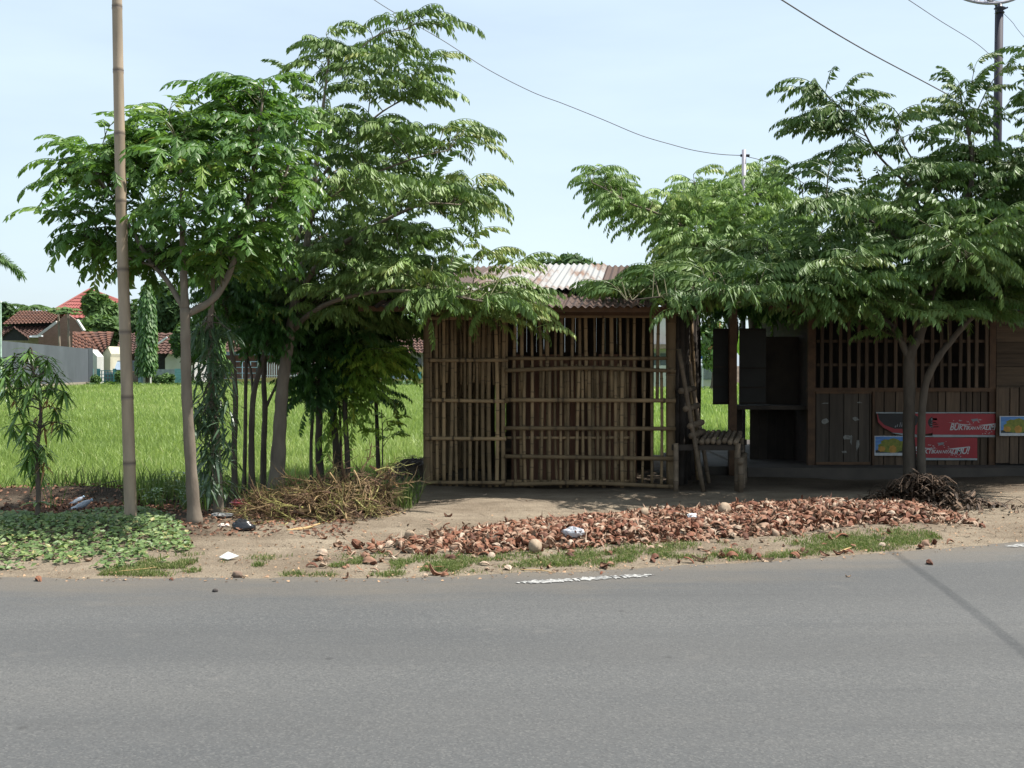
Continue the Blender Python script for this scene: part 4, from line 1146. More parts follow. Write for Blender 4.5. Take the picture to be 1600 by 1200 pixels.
BRICK_D = brick_mat('dark_old_brick', (0.055, 0.036, 0.028), (0.036, 0.026, 0.022), (0.03, 0.026, 0.022), 4.0)
xw = P(1266, 565, WY)[0]
m = MB(); m.box((xw + 0.06, WY + 1.45, 1.30), (0.10, 2.7, 2.3)); m.build('side_wall', BRICK_D, shack)
m = MB()
x = xw; Yb = WY + 3.4
while x < xw + 6.8:
    w = RNG.uniform(0.12, 0.2); m.box((x + w / 2, Yb, 1.3), (w - RNG.uniform(0.0, 0.006), 0.02, 2.3)); x += w
m.build('back_wall', DARKWOOD, shack)
m = MB(); m.box((xw + 6.8, WY + 1.7, 1.3), (0.08, 3.3, 2.3)); m.build('side_wall', DARKWOOD, shack)
# roof
def shack_roof():
    x0, x1 = P(1205, 480, 13.4)[0], xw + 7.2
    n = int((x1 - x0) / 0.02); xs_ = np.linspace(x0, x1, n); k = 2
    V = []
    for y, z in ((13.45, hz(477, 13.45)), (18.0, 3.0)):
        for x in xs_: V.append((x, y, z + 0.016 * math.sin(x * 2 * math.pi / 0.09)))
    V = np.array(V); j = np.arange(n - 1)
    F = np.stack((j, j + 1, n + j + 1, n + j), -1)
    mb = MB(); mb.add(V, F); W = V.copy(); W[:, 2] -= 0.003; mb.add(W, F[:, ::-1])
    mb.build('roof', RUST, shack, smooth=True)
    mb = MB(); mb.bar((x0, 13.52, hz(482, 13.5)), (x1, 13.52, hz(482, 13.5)), 0.07, 0.05); mb.build('eave_beam', TIMBER, shack)
    mb = MB(); mb.tube([(P(1455, 0, 13.4)[0], 13.40, hz(479, 13.4)), (x1, 13.40, hz(484, 13.4))], 0.045, 8)
    mb.build('gutter', simple('blue_grey_gutter', (0.16, 0.19, 0.30), (0.10, 0.12, 0.18), rough=0.5), shack, smooth=True)
shack_roof()

# ------------------------------------------------------------------ printed banners pinned on the shack
RED = simple('red_print', (0.26, 0.010, 0.018), (0.20, 0.007, 0.013), scale=3, rough=0.45, bmp=0.15, spec=0.4)
BLACKP = simple('black_print', (0.015, 0.015, 0.016), (0.008, 0.008, 0.009), rough=0.45, bmp=0)
SILVER = simple('silver_print', (0.28, 0.31, 0.32), (0.17, 0.20, 0.21), scale=5, rough=0.4, bmp=0)
WHITEP = simple('white_print', (0.45, 0.46, 0.47), (0.35, 0.36, 0.36), scale=30, rough=0.5, bmp=0)
GREYP = simple('grey_print', (0.20, 0.21, 0.22), (0.12, 0.12, 0.13), rough=0.5, bmp=0)
def sheet(mb, quad, Y, d=0.003):
    mb.slab([P(x, y, Y) for x, y in quad][::-1], (0, d, 0))
def rect(x0, x1, y0, y1): return [(x0, y0), (x1, y0), (x1, y1), (x0, y1)]
def lettering(text, x0, x1, ybase, Y, h, parent, shrink=0.45, drop=0):
    """bold slanted capitals, tall at both ends and small in the middle"""
    cu = bpy.data.curves.new('lettering', 'FONT'); cu.body = text; cu.size = 1.0; cu.offset = 0.018; cu.space_character = 0.95
    ob = bpy.data.objects.new('lettering_source', cu); COL.objects.link(ob)
    dg = bpy.context.evaluated_depsgraph_get(); me0 = bpy.data.meshes.new_from_object(ob.evaluated_get(dg))
    V = np.array([v.co[:] for v in me0.vertices]); F = [list(p.vertices) for p in me0.polygons]
    bpy.data.objects.remove(ob); bpy.data.curves.remove(cu); bpy.data.meshes.remove(me0)
    lo, hi = V.min(0), V.max(0)
    u = (V[:, 0] - lo[0]) / (hi[0] - lo[0]); w = (V[:, 1]) / (hi[1])
    s = 1 - (1 - shrink) * np.sin(np.pi * np.clip(u, 0, 1)) ** 0.9
    uu = u + 0.055 * np.sin(2 * np.pi * u)          # wider letters at the ends
    px = x0 + (x1 - x0) * uu + w * s * h * 0.28
    py = ybase + drop * np.sin(np.pi * u) - w * s * h - h * 0.10 * (1 - s)
    out = np.array([P(a, b, Y) for a, b in zip(px, py)])
    me = bpy.data.meshes.new('lettering'); off = world_off(parent)
    me.from_pydata([tuple(v - np.array(off)) for v in out], [], F)
    me.materials.append(WHITEP)
    o = bpy.data.objects.new('lettering', me); COL.objects.link(o); o.parent = parent
    return o
def red_banner(x0, x1, y0, y1, label, text, tx0, tx1, tb, plane):
    Y = WY - 0.03 - plane
    b = thing('banner', P((x0 + x1) / 2, y1, Y), label, 'banner', 'printed banners on the plank wall')
    mb = MB(); sheet(mb, [(x0, y0 + 2), (x1, y0 + 3), (x1, y1 - 3), (x0, y1 - 4)], Y); mb.build('print', RED, b)
    mb = MB(); sheet(mb, rect(x0, x1, y0, y0 + 1.8), Y); mb.build('top_strip', SILVER, b)
    mb = MB(); sheet(mb, [(x0, y1 - 3.8), (x1, y1 - 2.8), (x1, y1), (x0, y1)], Y - 0.001); mb.build('bottom_strip', SILVER, b)
    lettering(text, tx0, tx1, tb, Y - 0.002, 11.0, b)
    # splashes and the dark emblem with a white figure above the words
    mb = MB(); r2 = np.random.default_rng(int(x0))
    mx = (tx0 + tx1) / 2
    mb.slab([P(x, y, Y - 0.0021) for x, y in ((tx0 - 4, tb - 12.5), (tx0 + 20, tb - 9.2), (tx0 + 38, tb - 8.0), (tx0 + 20, tb - 8.0))][::-1], (0, 0.001, 0))
    mb.slab([P(x, y, Y - 0.0021) for x, y in ((tx1 - 34, tb - 7.5), (tx1 + 2, tb - 11.5), (tx1 + 3, tb - 10.4), (tx1 - 20, tb - 6.8))][::-1], (0, 0.001, 0))
    for cx2, cy2, n2, sp2 in ((tx0 + 14, tb - 14, 9, 9), (mx + 4, tb - 15, 8, 8), (tx1 - 18, tb + 3, 9, 9), (tx0 + 30, tb - 11, 6, 6)):
        for q in range(n2):
            a = r2.uniform(0, 6.28); L = r2.uniform(1.2, 4.5); ox, oy = cx2 + r2.normal(0, sp2 * 0.5), cy2 + r2.normal(0, 1.8)
            mb.slab([P(ox + L * math.cos(a), oy - L * 0.5 * math.sin(a), Y - 0.0022), P(ox + 0.5 * math.cos(a + 2), oy - 0.5 * math.sin(a + 2), Y - 0.0022), P(ox + 0.6 * math.cos(a - 2), oy - 0.6 * math.sin(a - 2), Y - 0.0022)], (0, 0.001, 0))
    mb.build('splash_print', WHITEP, b)
    mb = MB(); mb.slab([P(x, y, Y - 0.0024) for x, y in ((mx - 6, tb - 17), (mx + 5, tb - 18), (mx + 4, tb - 14.5), (mx - 3, tb - 13))][::-1], (0, 0.001, 0)); mb.build('emblem', GREYP, b)
    return b
red_banner(1457, 1583, 644, 683, 'red banner with slanted white words and silver edges, upper right on the plank wall', 'BUKTIKAN NYALIMU', 1484, 1562, 672, 0.006)
red_banner(1420, 1527, 681, 719, 'lower red banner with white words ending in an exclamation mark, behind the twin trunks', 'BUKTIKAN NYALIMU!', 1428, 1513, 709, 0.002)
# torn red and black banner, left
Yq = WY - 0.034
b = thing('banner', P(1410, 680, Yq), 'torn red and black banner with a round dark emblem, upper left on the plank wall', 'banner', 'printed banners on the plank wall')
mb = MB(); sheet(mb, [(1370, 646), (1480, 646), (1478, 662), (1470, 672), (1455, 677), (1440, 679), (1395, 676), (1380, 668), (1372, 660)], Yq); mb.build('print', RED, b)
mb = MB(); sheet(mb, [(1371, 646), (1425, 646), (1436, 652), (1432, 664), (1418, 670), (1398, 670), (1382, 664), (1374, 656)], Yq - 0.001, 0.001); mb.build('black_swoosh', BLACKP, b)
mb = MB(); mb.slab([P(1460 + 10 * math.cos(a), 660 + 9.5 * math.sin(a), Yq - 0.001) for a in np.linspace(0, 2 * math.pi, 24, endpoint=False)][::1], (0, 0.001, 0)); em = mb.build('emblem', BLACKP, b)
mb = MB()
for x0, x1, y in ((1455, 1464, 655), (1455, 1463, 660), (1454, 1466, 663), (1453, 1467, 667)): sheet(mb, rect(x0, x1, y - (1.6 if y == 655 else 0.5), y + (1.6 if y == 655 else 0.5)), Yq - 0.002, 0.001)
mb.build('emblem_print', GREYP, em)
mb = MB()
for x, y, h in ((1398, 668, 3), (1401, 667, 4), (1405, 667, 7), (1408, 667, 8)): mb.slab([P(q, w, Yq - 0.002) for q, w in ((x, y), (x + 1.3, y), (x + 1.3 + h * 0.25, y - h), (x + h * 0.25, y - h))][::-1], (0, 0.001, 0))
mb.build('lettering', GREYP, b)
mb = MB(); sheet(mb, rect(1369, 1477, 644, 646), Yq); mb.build('top_strip', SILVER, b)
mb = MB(); sheet(mb, [(1392, 676), (1425, 678), (1440, 681), (1410, 680)], Yq - 0.002, 0.001); mb.build('bottom_strip', SILVER, b)
# landscape posters
SKYP = simple('blue_print', (0.05, 0.13, 0.36), (0.10, 0.24, 0.45), scale=8, stretch=(1, 1, 4), rough=0.4, bmp=0)
TREEP = simple('golden_print', (0.20, 0.20, 0.03), (0.09, 0.12, 0.02), scale=26, rough=0.5, bmp=0)
GOLDP = simple('amber_print', (0.42, 0.22, 0.04), (0.26, 0.15, 0.03), scale=30, rough=0.5, bmp=0)
DUSKP = simple('dusky_print', (0.02, 0.03, 0.025), (0.04, 0.035, 0.02), scale=20, rough=0.5, bmp=0)
def poster(x0, y0, w, h, plane, label):
    Y = WY - 0.03 - plane
    b = thing('poster', P(x0 + w / 2, y0 + h, Y), label, 'poster', 'landscape posters on the plank wall')
    q = lambda u, v: (x0 + u * w, y0 + v * h)
    mb = MB(); sheet(mb, rect(x0, x0 + w, y0, y0 + h), Y, 0.002); mb.build('backing', WHITEP, b)
    mb = MB(); sheet(mb, rect(*[q(0.03, 0)[0], q(0.985, 0)[0], q(0, 0.04)[1], q(0, 0.86)[1]]), Y - 0.001, 0.0008); mb.build('picture_sky', SKYP, b)
    def blob(cx2, cy2, rx2, ry2, mat, nm, lift, top_only=False):
        mb = MB(); pts = []
        for a in np.linspace(0, 2 * math.pi, 30, endpoint=False):
            r = 1 + 0.08 * math.sin(a * 7 + cx2 * 9) + 0.05 * math.sin(a * 13)
            v = min(cy2 - ry2 * r * math.sin(a), 0.855); u = min(max(cx2 + rx2 * r * math.cos(a), 0.035), 0.98)
            pts.append(P(*q(u, v), Y - lift))
        mb.slab(pts[::-1], (0, 0.0005, 0)); mb.build(nm, mat, b)
    blob(0.5, 0.80, 0.47, 0.30, DUSKP, 'picture_ground', 0.0015)
    blob(0.48, 0.50, 0.36, 0.36, TREEP, 'picture_tree', 0.002)
    blob(0.20, 0.66, 0.10, 0.14, GOLDP, 'picture_tree', 0.0025); blob(0.50, 0.68, 0.10, 0.20, GOLDP, 'picture_tree', 0.0027); blob(0.82, 0.66, 0.09, 0.15, TREEP, 'picture_tree', 0.0025)
poster(1562, 650, 58, 31, 0.083, 'landscape poster with golden tree under blue sky, right of the upper red banner')
poster(1366, 681, 58, 31, 0.012, 'landscape poster with golden tree under blue sky, below the black banner')
# ------------------------------------------------------------------ background across the field
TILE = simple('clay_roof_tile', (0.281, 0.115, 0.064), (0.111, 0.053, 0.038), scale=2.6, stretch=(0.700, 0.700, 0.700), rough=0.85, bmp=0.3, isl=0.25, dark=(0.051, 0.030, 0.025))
TILE_DK = simple('old_roof_tile', (0.19, 0.095, 0.07), (0.09, 0.05, 0.04), scale=2.6, stretch=(1.0, 1.0, 3.2), rough=0.9, bmp=0.3, isl=0.25, dark=(0.05, 0.03, 0.025))
REDTILE = simple('red_roof_tile', (0.27, 0.085, 0.072), (0.21, 0.068, 0.058), scale=1.5, rough=0.7, bmp=0.2, isl=0.05, dark=(0.22, 0.05, 0.045))
WHITEW = simple('white_plaster', (0.510, 0.510, 0.493), (0.408, 0.399, 0.374), scale=1.2, rough=0.9, bmp=0.1)
CREAM = simple('cream_plaster', (0.527, 0.493, 0.374), (0.425, 0.391, 0.289), scale=1.2, rough=0.9, bmp=0.1)
YELLOWW = simple('yellow_plaster', (0.50, 0.40, 0.17), (0.38, 0.30, 0.13), scale=1.2, rough=0.9, bmp=0.1)
BRICKW = brick_mat('pink_brick', (0.25, 0.145, 0.11), (0.20, 0.11, 0.085), (0.22, 0.185, 0.165), 3.0)
RENDER = simple('grey_render', (0.100, 0.114, 0.128), (0.066, 0.076, 0.086), scale=1.0, stretch=(1, 1, 0.3), rough=0.95, bmp=0.3)
TURQ = simple('turquoise_paint', (0.12, 0.33, 0.34), (0.08, 0.24, 0.26), scale=3, rough=0.6, bmp=0)
BLUEP = simple('pale_blue_paint', (0.36, 0.50, 0.62), (0.28, 0.40, 0.52), scale=3, rough=0.6, bmp=0)
WHITEM = simple('white_metal', (0.7, 0.72, 0.74), (0.55, 0.57, 0.6), scale=3, rough=0.5, bmp=0)
DARKGAP = simple('dark_opening', (0.025, 0.025, 0.028), (0.015, 0.015, 0.016), rough=0.8, bmp=0)
GLASS = simple('window_glass', (0.06, 0.09, 0.11), (0.03, 0.045, 0.055), rough=0.1, bmp=0, spec=0.8)
BZ = FIELD_Z

def wall_box(mb, x0, x1, y0, y1, z0, z1, mi=0): mb.box(((x0 + x1) / 2, (y0 + y1) / 2, (z0 + z1) / 2), (x1 - x0, y1 - y0, z1 - z0), mi=mi)
def tiled_plane(mb, p00, p10, p11, p01, rows=7, colw=0.28):
    """roof slope of lapped tiles; p00-p10 is the eave, p01-p11 the ridge"""
    p00, p10, p11, p01 = [np.asarray(p, float) for p in (p00, p10, p11, p01)]
    nx = max(4, int(np.linalg.norm(p10 - p00) / (colw / 4)))
    nrmv = nrm(np.cross(p10 - p00, p01 - p00))
    V = []; T = []
    for r in range(rows):
        for e in (0, 1):
            v = (r + e) / rows
            for i in range(nx + 1):
                u = i / nx
                p = (p00 * (1 - u) + p10 * u) * (1 - v) + (p01 * (1 - u) + p11 * u) * v
                wv = math.sin(u * np.linalg.norm(p10 - p00) / colw * 2 * math.pi)
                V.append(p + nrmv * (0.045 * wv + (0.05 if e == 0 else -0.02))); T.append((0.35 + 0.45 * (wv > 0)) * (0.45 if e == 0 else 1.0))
    n = nx + 1
    F = []
    for r in range(2 * rows - 1):
        for i in range(nx): F.append((r * n + i, r * n + i + 1, (r + 1) * n + i + 1, (r + 1) * n + i))
    mb.add(np.array(V), F, 0, np.array(T))

def B3(px, py, Y): return P(px, py, Y)

# house with brick gable, far left
h1 = thing('tiled_house', (P(70, 600, 84)[0], 86, BZ), 'old clay tiled house with a pink brick gable behind the grey wall', 'house')
Y = 84
xl, xr = B3(-12, 0, Y)[0], B3(62, 0, Y)[0]
m = MB(); wall_box(m, xl, xr, Y + 0.8, Y + 6, BZ, 3.4); m.build('wall', CREAM, h1)
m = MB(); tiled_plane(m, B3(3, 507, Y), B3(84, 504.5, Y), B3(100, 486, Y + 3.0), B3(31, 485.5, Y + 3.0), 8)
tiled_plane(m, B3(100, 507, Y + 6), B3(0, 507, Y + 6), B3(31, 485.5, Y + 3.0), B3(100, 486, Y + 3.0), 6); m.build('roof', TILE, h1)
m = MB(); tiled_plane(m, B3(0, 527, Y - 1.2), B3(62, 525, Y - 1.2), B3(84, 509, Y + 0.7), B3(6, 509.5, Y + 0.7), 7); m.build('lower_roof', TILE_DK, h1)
m = MB(); wall_box(m, B3(6, 0, Y)[0], B3(84, 0, Y)[0], Y + 0.7, Y + 0.9, 3.9, 4.6); m.build('eave_shade_strip', DARKGAP, h1)  # dark strip painted as the shade under the main roof's eave
# porch gable
m = MB()
tiled_plane(m, B3(1, 525.5, Y - 4), B3(1, 525.5, Y - 1.4), B3(22, 510.5, Y - 1.4), B3(22, 510.5, Y - 4), 5)
tiled_plane(m, B3(46, 528, Y - 1.4), B3(46, 528, Y - 4), B3(22, 510.5, Y - 4), B3(22, 510.5, Y - 1.4), 5)
m.build('porch_roof', TILE_DK, h1)
m = MB(); m.slab([B3(4, 532, Y - 3.8), B3(44, 532, Y - 3.8), B3(43, 527, Y - 3.8), B3(22, 512.5, Y - 3.8), B3(4, 525, Y - 3.8)], (0, 0.1, 0)); m.build('porch_gable', DARKGAP, h1)
m = MB(); wall_box(m, B3(45, 0, Y - 3)[0], B3(60, 0, Y - 3)[0], Y - 3, Y - 2.7, B3(0, 526, Y - 3)[2], B3(0, 523.5, Y - 3)[2]); m.build('gutter', WHITEM, h1)
# gable wall (butts against the roof end)
Yg = Y - 1.5
gp = [(60, 600), (129, 600), (129, 516), (119, 500), (104, 489.5), (88, 503.5), (60, 524)]
m = MB(); m.slab([B3(*p, Yg) for p in gp], (0, 0.25, 0)); gw = m.build('gable_wall', BRICKW, h1); gw['label'] = 'pink brick gable wall'
m = MB(); m.slab([B3(*p, Yg - 0.05) for p in [(58, 523), (61.5, 525.5), (89, 505), (87, 501.5)]], (0, 0.4, 0))
m.build('verge_trim', WHITEW, h1); m = MB(); m.slab([B3(*p, Yg - 0.05) for p in [(118.5, 500.5), (129, 517.5), (131, 516), (120, 499)]], (0, 0.4, 0)); m.build('verge_trim', WHITEW, h1)
m = MB(); tiled_plane(m, B3(131, 517, Yg + 5), B3(131, 517, Yg + 0.3), B3(104, 489.5, Yg + 0.3), B3(104, 489.5, Yg + 5), 5); m.build('roof', TILE, h1)
# red hip roof
h2 = thing('red_roofed_house', (P(140, 600, 112)[0], 116, BZ), 'large house with a smooth red hipped roof rising behind the other houses', 'house')
Y = 112
xl, xr, yt = B3(58, 0, Y)[0], B3(222, 0, Y)[0], Y + 11
apx = B3(140, 452, Y + 5.5); ze = B3(0, 497, Y)[2]
m = MB(); wall_box(m, xl + 0.8, xr - 0.8, Y + 0.8, yt - 0.8, BZ, ze); m.build('wall', CREAM, h2)
c4 = [(xl, Y, ze), (xr, Y, ze), (xr, yt, ze), (xl, yt, ze)]
m = MB()
a2 = apx + (0.02, 0, 0)
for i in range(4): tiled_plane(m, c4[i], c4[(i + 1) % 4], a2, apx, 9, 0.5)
rf = m.build('roof', REDTILE, h2)
m = MB()
for i in range(4): m.tube([c4[i], apx], 0.13, 6)
m.build('hip_ridge', REDTILE, rf)
# white gabled house with tiled slope
h3 = thing('white_gabled_house', (P(150, 600, 76)[0], 78, BZ), 'small white house with red brown tiles just right of the grey wall end', 'house')
Y = 76
m = MB(); tiled_plane(m, B3(152, 562, Y - 1.5), B3(172.5, 538, Y - 1.5), B3(178, 518, Y + 2.0), B3(113, 518, Y + 2.0), 8)
tiled_plane(m, B3(113, 545, Y - 1.2), B3(152, 562, Y - 1.5), B3(150, 535, Y + 0.2), B3(113, 518, Y + 2.0), 5); m.build('roof', TILE, h3)
gp = [(157, 610), (172, 610), (172.5, 558), (173.5, 553), (168, 541), (158, 557)]
m = MB(); m.slab([B3(*p, Y - 1.4) for p in gp], (0, 3.2, 0)); m.build('wall', CREAM, h3)
m = MB(); m.slab([B3(*p, Y - 3) for p in [(141, 610), (152, 610), (151.5, 557), (141.5, 546)]], (0, 1.2, 0)); m.build('wall', WHITEW, h3)
m = MB(); m.slab([B3(*p, Y - 1.0) for p in [(152, 610), (158, 610), (158, 560), (152, 560)]], (0, 0.3, 0)); w_ = m.build('wall', WHITEW, h3)
m = MB(); m.slab([B3(*p, Y - 1.1) for p in [(153.5, 573), (160, 573), (160, 564.5), (153.5, 564.5)]], (0, 0.08, 0)); m.build('window', simple('red_shutter', (0.22, 0.05, 0.04), rough=0.7), h3)
# porch house behind the columnar tree
h4 = thing('porch_house', (P(215, 600, 80)[0], 82, BZ), 'low house with a dark tiled porch between the bamboo pole and column shaped tree', 'house')
Y = 80
m = MB(); wall_box(m, B3(178, 0, Y)[0], B3(262, 0, Y)[0], Y + 2, Y + 6, BZ, 3.0); m.build('wall', simple('shade_plaster', (0.20, 0.17, 0.14), rough=0.9), h4)
m = MB(); tiled_plane(m, B3(179, 553, Y), B3(262, 553, Y), B3(255, 520, Y + 4), B3(190, 520, Y + 4), 9); m.build('roof', TILE_DK, h4)
for px in (181, 216, 240):
    m = MB(); wall_box(m, B3(px, 0, Y)[0] - 0.12, B3(px, 0, Y)[0] + 0.12, Y + 0.2, Y + 0.45, BZ, 2.2); m.build('porch_post', CREAM, h4)
m = MB(); m.slab([B3(*p, Y + 1.9) for p in [(183, 585), (192, 585), (192, 556), (183, 556)]], (0, 0.08, 0)); m.build('window', GLASS, h4)
m = MB(); m.slab([B3(*p, Y + 1.9) for p in [(205, 600), (214, 600), (214, 556), (205, 556)]], (0, 0.08, 0)); m.build('door', TIMBER, h4)
# white gable house right of the column tree
h5 = thing('lime_washed_house', (P(275, 600, 78)[0], 80, BZ), 'lime washed house with open dark doorway right of the column shaped tree', 'house')
Y = 78
m = MB(); m.slab([B3(*p, Y) for p in [(258, 605), (300, 605), (300, 556), (283, 546), (270, 545), (258, 560)]], (0, 4, 0)); m.build('wall', WHITEW, h5)
m = MB(); wall_box(m, B3(238, 0, Y)[0], B3(258, 0, Y)[0], Y + 0.2, Y + 4, BZ, 2.2); m.build('carport', DARKGAP, h5)
m = MB(); tiled_plane(m, B3(242, 553, Y - 0.6), B3(262, 553, Y - 0.6), B3(290, 520, Y + 2), B3(250, 520, Y + 2), 8)
tiled_plane(m, B3(262, 553, Y - 0.6), B3(300, 560, Y + 0.2), B3(320, 525, Y + 2), B3(290, 520, Y + 2), 7); m.build('roof', TILE_DK, h5)
m = MB(); m.bar(B3(247, 537, Y - 0.9), B3(261, 527, Y - 0.9), 0.12, 0.12); m.build('roof_batten', WHITEM, h5)
# house hidden behind the slim trunks
h6 = thing('brick_house', (P(380, 600, 82)[0], 84, BZ), 'dim brick house with dark eaves seen between the slim trunks', 'house')
Y = 82
m = MB(); wall_box(m, B3(330, 0, Y)[0], B3(470, 0, Y)[0], Y + 1.5, Y + 6, BZ, 2.5); m.build('wall', BRICKW, h6)
m = MB(); tiled_plane(m, B3(325, 551, Y), B3(475, 551, Y), B3(460, 508, Y + 4), B3(340, 508, Y + 4), 9); m.build('roof', TILE_DK, h6)
m = MB(); wall_box(m, B3(326, 0, Y)[0], B3(474, 0, Y)[0], Y - 0.1, Y, B3(0, 555, Y)[2], B3(0, 549.5, Y)[2]); m.build('fascia', simple('blue_grey_fascia', (0.20, 0.26, 0.30), rough=0.7), h6)
for px in (345, 400, 440):
    m = MB(); m.slab([B3(*p, Y + 1.4) for p in [(px, 585), (px + 16, 585), (px + 16, 562), (px, 562)]], (0, 0.09, 0)); m.build('window', GLASS, h6)
# yellow house with railings left of the hut
h7 = thing('yellow_house', (P(620, 600, 80)[0], 82, BZ), 'pale house with tiled roof behind the yellow railing wall, left of the bamboo hut', 'house')
Y = 80
m = MB(); wall_box(m, B3(535, 0, Y)[0], B3(690, 0, Y)[0], Y + 1.5, Y + 6, BZ, 2.6); m.build('wall', simple('grey_white_plaster', (0.42, 0.42, 0.42), rough=0.9), h7)
m = MB(); tiled_plane(m, B3(530, 552, Y), B3(695, 552, Y), B3(680, 518, Y + 4), B3(545, 518, Y + 4), 8); m.build('roof', TILE_DK, h7)
for px in (600, 640):
    m = MB(); m.slab([B3(*p, Y + 1.4) for p in [(px, 588), (px + 18, 588), (px + 18, 560), (px, 560)]], (0, 0.09, 0)); m.build('window', GLASS, h7)
# white building seen through the hut
h8 = thing('white_building', (P(1030, 600, 66)[0], 68, BZ), 'white building with balcony and blue grey shutters seen through the open hut', 'house')
Y = 66
m = MB(); wall_box(m, B3(960, 0, Y)[0], B3(1066, 0, Y)[0], Y + 0.6, Y + 7, BZ, 4.6); m.build('wall', WHITEW, h8)
m = MB(); wall_box(m, B3(955, 0, Y)[0], B3(1070, 0, Y)[0], Y - 0.6, Y + 0.6, B3(0, 545, Y)[2], B3(0, 538, Y)[2]); m.build('balcony', simple('brown_ledge', (0.30, 0.22, 0.17), rough=0.8), h8)
SLATE = simple('slate_shutter', (0.13, 0.15, 0.18), rough=0.7)
for px in (1000, 1015, 1032, 1048):
    m = MB(); m.slab([B3(*p, Y + 0.5) for p in [(px, 600), (px + 10, 600), (px + 10, 552), (px, 552)]], (0, 0.09, 0)); m.build('shutter', SLATE, h8)
m = MB(); wall_box(m, B3(1026, 0, Y)[0], B3(1029, 0, Y)[0], Y - 0.5, Y - 0.3, BZ, B3(0, 545, Y)[2]); m.build('porch_post', BLUEP, h8)

# --- grey boundary wall
a = np.array((P(-140, 565, 50)[0], 50.0, BZ)); b_ = P(140, 602, 70); b_ = np.array((P(140, 565, 70)[0], 70.0, BZ))
mid = a * 0.5 + b_ * 0.5
wl = thing('boundary_wall', mid, 'long bare grey rendered wall at the left edge of the rice field', 'wall')
ht = P(140, 545, 70)[2] - BZ
def wallstrip(mb, p, q, z0, z1, d):
    t = nrm(q - p); mb.box((p + q) / 2 + (0, 0, (z0 + z1) / 2), (np.linalg.norm(q - p), d, z1 - z0), ax=np.array((t, np.cross((0, 0, 1), t), (0, 0, 1))))
m = MB(); m.slab([a - (0, 0, 0.2), b_ - (0, 0, 0.2), b_ + (0, 0, ht), a + (0, 0, 3.05)], (-0.15, 0.1, 0)); m.build('wall_face', RENDER, wl)
m = MB(); wallstrip(m, a, b_ + nrm(b_ - a) * 0.01, -0.2, 0.42, 0.24); m.build('wall_footing', simple('stone_footing', (0.33, 0.28, 0.22), (0.22, 0.19, 0.16), scale=3, rough=0.95, bmp=0.4), wl)
m = MB(); wallstrip(m, b_ - (0.1, 0.1, 0), b_ + (5, 0, 0) * np.array(1.0) * 0 + np.array((0.1, 0.12, 0)), -0.2, ht + 0.05, 0.3); m.build('end_pier', RENDER, wl)
cp_ = thing('white_marker_post', P(2, 600, 50), 'thin pale green post standing by the left end of the grey wall', 'post')
m = MB(); p = P(1, 565, 42); m.tube([(p[0], 42, BZ), (p[0], 42, P(1, 473, 42)[2])], 0.05, 8); m.build('shaft', simple('pale_green_paint', (0.5, 0.65, 0.55), rough=0.6), cp_)
m = MB(); m.tube([(p[0], 42, P(1, 473, 42)[2]), (p[0], 42, P(1, 470, 42)[2])], 0.065, 8); m.build('cap', WHITEM, cp_)

# --- fences along the far edge
FY = 72
def fence(name, label, x0, x1, ytop, ybot, Y, mat, panel='bars', base=None, base_top=None, post=None, posts=(), group=None, nb=None):
    t = thing(name, (P((x0 + x1) / 2, 565, Y)[0], Y, BZ), label, 'fence', group)
    if base is not None:
        m = MB(); pxbox(m, x0, x1, base_top, ybot, Y, 0.18); m.build('low_wall', base, t)
    zb = base_top if base is not None else ybot
    m = MB()
    if panel == 'bars':
        n = nb or int((x1 - x0) / 3.4)
        for k in range(n + 1):
            px = x0 + (x1 - x0) * k / n
            q = P(px, 565, Y + 0.08)[0]
            m.box((q, Y + 0.08, (P(0, ytop, Y)[2] + P(0, zb, Y)[2]) / 2), (0.04, 0.04, P(0, ytop, Y)[2] - P(0, zb, Y)[2]))
        for py in (ytop + 2, zb - 3): pxbox(m, x0, x1, py - 0.5, py + 0.5, Y + 0.04, 0.03)
    elif panel == 'grid':
        for px in np.linspace(x0, x1, 6): pxbox(m, px - 0.5, px + 0.5, ytop, zb, Y + 0.05, 0.05)
        for py in np.linspace(ytop, zb, 4): pxbox(m, x0, x1, py - 0.5, py + 0.5, Y + 0.02, 0.03)
    else:
        pxbox(m, x0, x1, ytop, zb, Y, 0.06)
    m.build('railing' if panel != 'solid' else 'panel', mat, t)
    for px in posts:
        m = MB(); pxbox(m, px - 1.6, px + 1.6, ytop - 3, ybot, Y - 0.05, 0.25); m.build('post', post or WHITEW, t)
    return t
fence('turquoise_gate', 'turquoise lattice gate in front of the parked car', 154, 178, 579, 596, FY - 1.5, TURQ, 'grid', post=TURQ, posts=(142, 153, 178))
fence('picket_fence', 'brown slatted fence with pale posts beside the bamboo pole', 203, 216, 580, 597, FY, simple('brown_fence', (0.30, 0.19, 0.14), rough=0.8), 'bars', post=BLUEP, posts=(219,), nb=7)
fence('garden_wall', 'pale blue garden wall at the foot of the column shaped tree', 216, 224, 579, 599, FY, BLUEP, 'solid', posts=(225, 233), post=WHITEW)
fence('garden_wall', 'long low grey blue garden wall right of the column shaped tree', 240, 285, 577, 588, FY + 1.0, simple('grey_blue_wall', (0.36, 0.40, 0.46), rough=0.8), 'solid')
fence('turquoise_gate', 'narrow turquoise metal gate left of the forked pale trunk', 273, 285, 576, 598, FY - 1, simple('light_turquoise', (0.22, 0.45, 0.46), rough=0.6), 'solid', post=TURQ, posts=(287,))
fence('iron_fence', 'pale blue lattice fence on a yellow base between the slim trunks', 340, 404, 565, 598, FY, BLUEP, 'grid', YELLOWW, 592, WHITEW, (404, 340))
